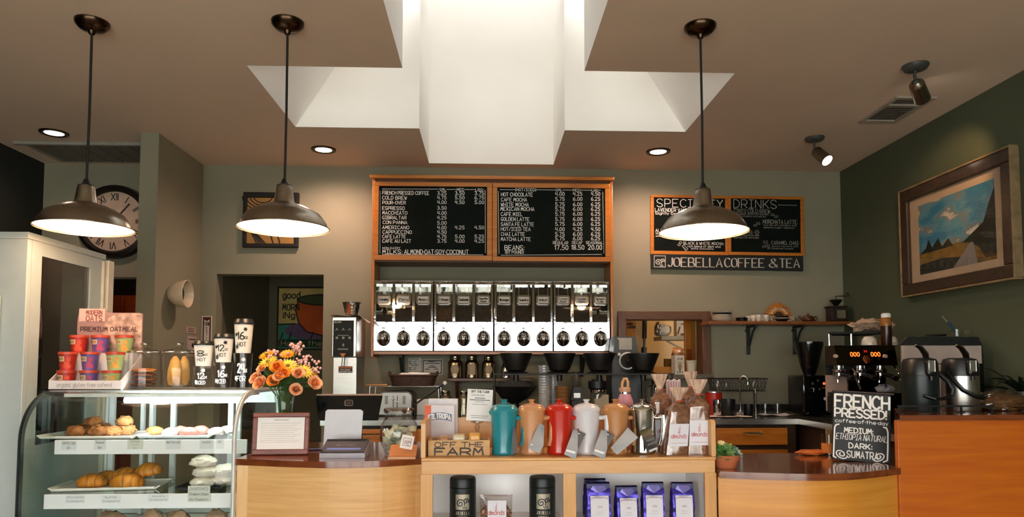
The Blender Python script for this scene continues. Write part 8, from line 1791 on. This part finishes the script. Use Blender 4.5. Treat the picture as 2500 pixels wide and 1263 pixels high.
# small things behind the sign
r = thing('straw_jar', 'clear jar of wooden stirrers with orange wrap left of the chalkboard sign', 'jar', onr(2026, 3.16)); m = MB(); m.lathe([(0, 0), (.034, 0), (.034, .095), (.031, .095), (.031, .005), (0, .005)], seg=28, caps=False); m.build('jar_body', clear, r)
m = MB(); m.lathe([(.0345, .01), (.0352, .01), (.0352, .055), (.0345, .055)], seg=28, caps=False); m.build('orange_wrap', M('orange_wrap', '#b06a2a', .6), r)
rnd = random.Random(5); m = MB()
for i in range(16): a = rnd.uniform(0, 6.28); q = rnd.uniform(0, .020); m.tube([(q * math.cos(a), q * math.sin(a), .007), (q * 1.25 * math.cos(a), q * 1.25 * math.sin(a), .118)], .0016, 5)
m.build('stirrers', M('birch', '#8f7a52', .8), r)
r = thing('orange_packet', 'crinkled orange packet lying on the right counter behind the plant', 'packet', onr(1984, 3.16)); m = MB(); m.blob((0, 0, .012), (.07, .03, .014), .35, 3, 9, 3, flat=.012); zm = min(v.co.z for v in m.bm.verts); m.bm.transform(T(0, 0, -zm)); m.build('wrapper', M('orange_foil', '#b8602c', .3, var=.3, bump=.4, bscale=30, coat=.3), r)
# airpots on the bar
ZB2 = ZTALL + .0006; Ya2 = 3.00; k = Ya2 / FPX
def airpot(px, label, dark):
    r = thing('airpot', label, 'coffee airpot', (P(px, 950, Ya2).x, Ya2, ZB2), 0); R_ = 41 * k; H = zat(874, Ya2) - ZB2; hb = H * .66
    m = MB(); m.lathe([(0, 0), (R_ * .98, 0), (R_, .004), (R_, hb), (0, hb)], seg=44, caps=False); m.build('pot_body', M('airpot_dark', '#18201f', .35, .3) if dark else steel, r)
    m = MB(); m.lathe([(R_ * 1.01, hb), (R_ * 1.02, hb + .004), (R_ * 1.0, hb + .02), (R_ * .97, H * .90), (R_ * .88, H * .975), (R_ * .6, H), (0, H)], seg=44, caps=False); m.box(-R_ * .30, R_ * .30, -R_ * 1.22, -R_ * .8, H * .66, H * .96, .012); hd = m.build('pump_head', black, r)
    m = MB(); m.box(-R_ * .24, R_ * .16, -R_ * 1.235, -R_ * 1.21, H * .74, H * .955, .003); m.build('chrome_plate', steel, hd)
    m = MB(); m.lathe([(.010, H * .66), (.009, H * .58), (.0, H * .58)], (0, -R_ * 1.08, 0), 16); m.build('spout', black, hd)
    m = MB(); a = Vector((R_ * .35, -.01, H * .96)); b = Vector((-R_ * .1 - .03, -.035, H * 1.24)); m.tube([a, a.lerp(b, .35) + Vector((.012, 0, .004)), a.lerp(b, .75) + Vector((.010, 0, .006)), b], [.012, .014, .012, .008], 12, flat=.55); m.build('pump_lever', M('lever_chrome', '#7d7568', .2, 1.), r)
    m = MB(); m.tube([(R_ * .96, -.02, H * .72), (R_ * 1.25, -.05, H * .56), (R_ * 1.42, -.06, H * .40), (R_ * 1.30, -.06, H * .30), (R_ * .7, -R_ * 1.05, H * .24), (0, -R_ * 1.30, H * .24), (-R_ * .5, -R_ * 1.1, H * .30)] if dark else [(-R_ * .97, -.02, H * .74), (-R_ * .92, -.05, H * .58), (-R_ * .55, -R_ * 1.0, H * .40), (0, -R_ * 1.22, H * .30), (R_ * .6, -R_ * 1.1, H * .25), (R_ * 1.1, -.04, H * .26)], .0075, 10, flat=1.4); m.build('carry_strap', black, r)
airpot(2247, 'black airpot coffee dispenser on the tall bar, left one', True); airpot(2345, 'steel bodied airpot coffee dispenser on the tall bar, right one', False)
a, b = P(2192, 1000, 2.87).x, P(2426, 1000, 2.87).x
r = thing('airpot_tray_rail', 'low black gallery rail in front of the airpots', 'rail', ((a + b) / 2, 2.87, ZB2)); w = (b - a) / 2; zr = zat(992, 2.87) - ZB2
m = MB(); m.box(-w, w, -.003, .003, zr - .008, zr, .001); m.build('rail', black_m, r)
for i in range(4):
    q = -w * .96 + i * w * 2 * .96 / 3; m = MB(); m.box(q - .004, q + .004, -.003, .003, 0, zr - .008); m.box(q - .01, q + .01, -.012, .012, 0, .003); m.build('post', black_m, r)
r = thing('wrapped_loaf', 'loaf under crinkled clear plastic wrap at the right end of the tall bar', 'bread', (P(2445, 1000, 3.02).x, 3.02, ZB2)); m = MB(); m.blob((0, 0, .035), (.11, .05, .042), .18, 3, 4, 3, flat=.034); zm = min(v.co.z for v in m.bm.verts); m.bm.transform(T(0, 0, -zm)); m.build('loaf', M('loaf_brown', '#6f4a26', .6, var=.3, bump=.4), r)
m = MB(); m.blob((0, 0, .040), (.125, .058, .048), .30, 4, 4, 4, flat=.039); zm = min(v.co.z for v in m.bm.verts); m.bm.transform(T(0, 0, -zm)); m.build('plastic_wrap', glass('crinkled_wrap', (.85, .82, .76), 3., .15), r)
# dark potted plant at the far right
r = thing('spiky_plant', 'dark green long leaved potted plant at the right edge by the wall', 'potted plant', (P(2497, 1000, 3.30).x, 3.30, ZW + .0006)); m = MB(); m.lathe([(0, 0), (.06, 0), (.078, .19), (.083, .19), (.083, .205), (.073, .205), (.06, .03), (0, .03)], seg=32, caps=False); m.build('pot', black, r)
m = MB(); m.lathe([(0, .185), (.072, .185), (.06, .04)], seg=20, caps=False); m.build('soil', M('potting_soil', '#2a1d12', .95, bump=.6), r)
rnd = random.Random(11); lm = M('dark_leaf', '#141d13', .4, var=.3)
for i in range(20):
    a = PI * .62 + 2.1 * (i / 19) * PI * .62 + rnd.uniform(-.2, .2); L_ = rnd.uniform(.18, .30); el = rnd.uniform(.5, 1.2); dr = rnd.uniform(.35, .85)
    if math.cos(a) > 0: L_ *= .3
    m = MB(); c0 = Vector((0, 0, .10))
    def lf(u, v, a=a, L_=L_, el=el, dr=dr): d = L_ * v; x = d * math.cos(el); z = d * math.sin(el) - dr * d * d / L_ * .9; wv = .015 * (math.sin(PI * (v * .92 + .08)) ** .6); s_ = (u - .5) * 2 * wv; return (x * math.cos(a) - s_ * math.sin(a), x * math.sin(a) + s_ * math.cos(a), .18 + z + abs(s_) * .5)
    m.grid(lf, 2, 12); m.build('leaf', lm, r)
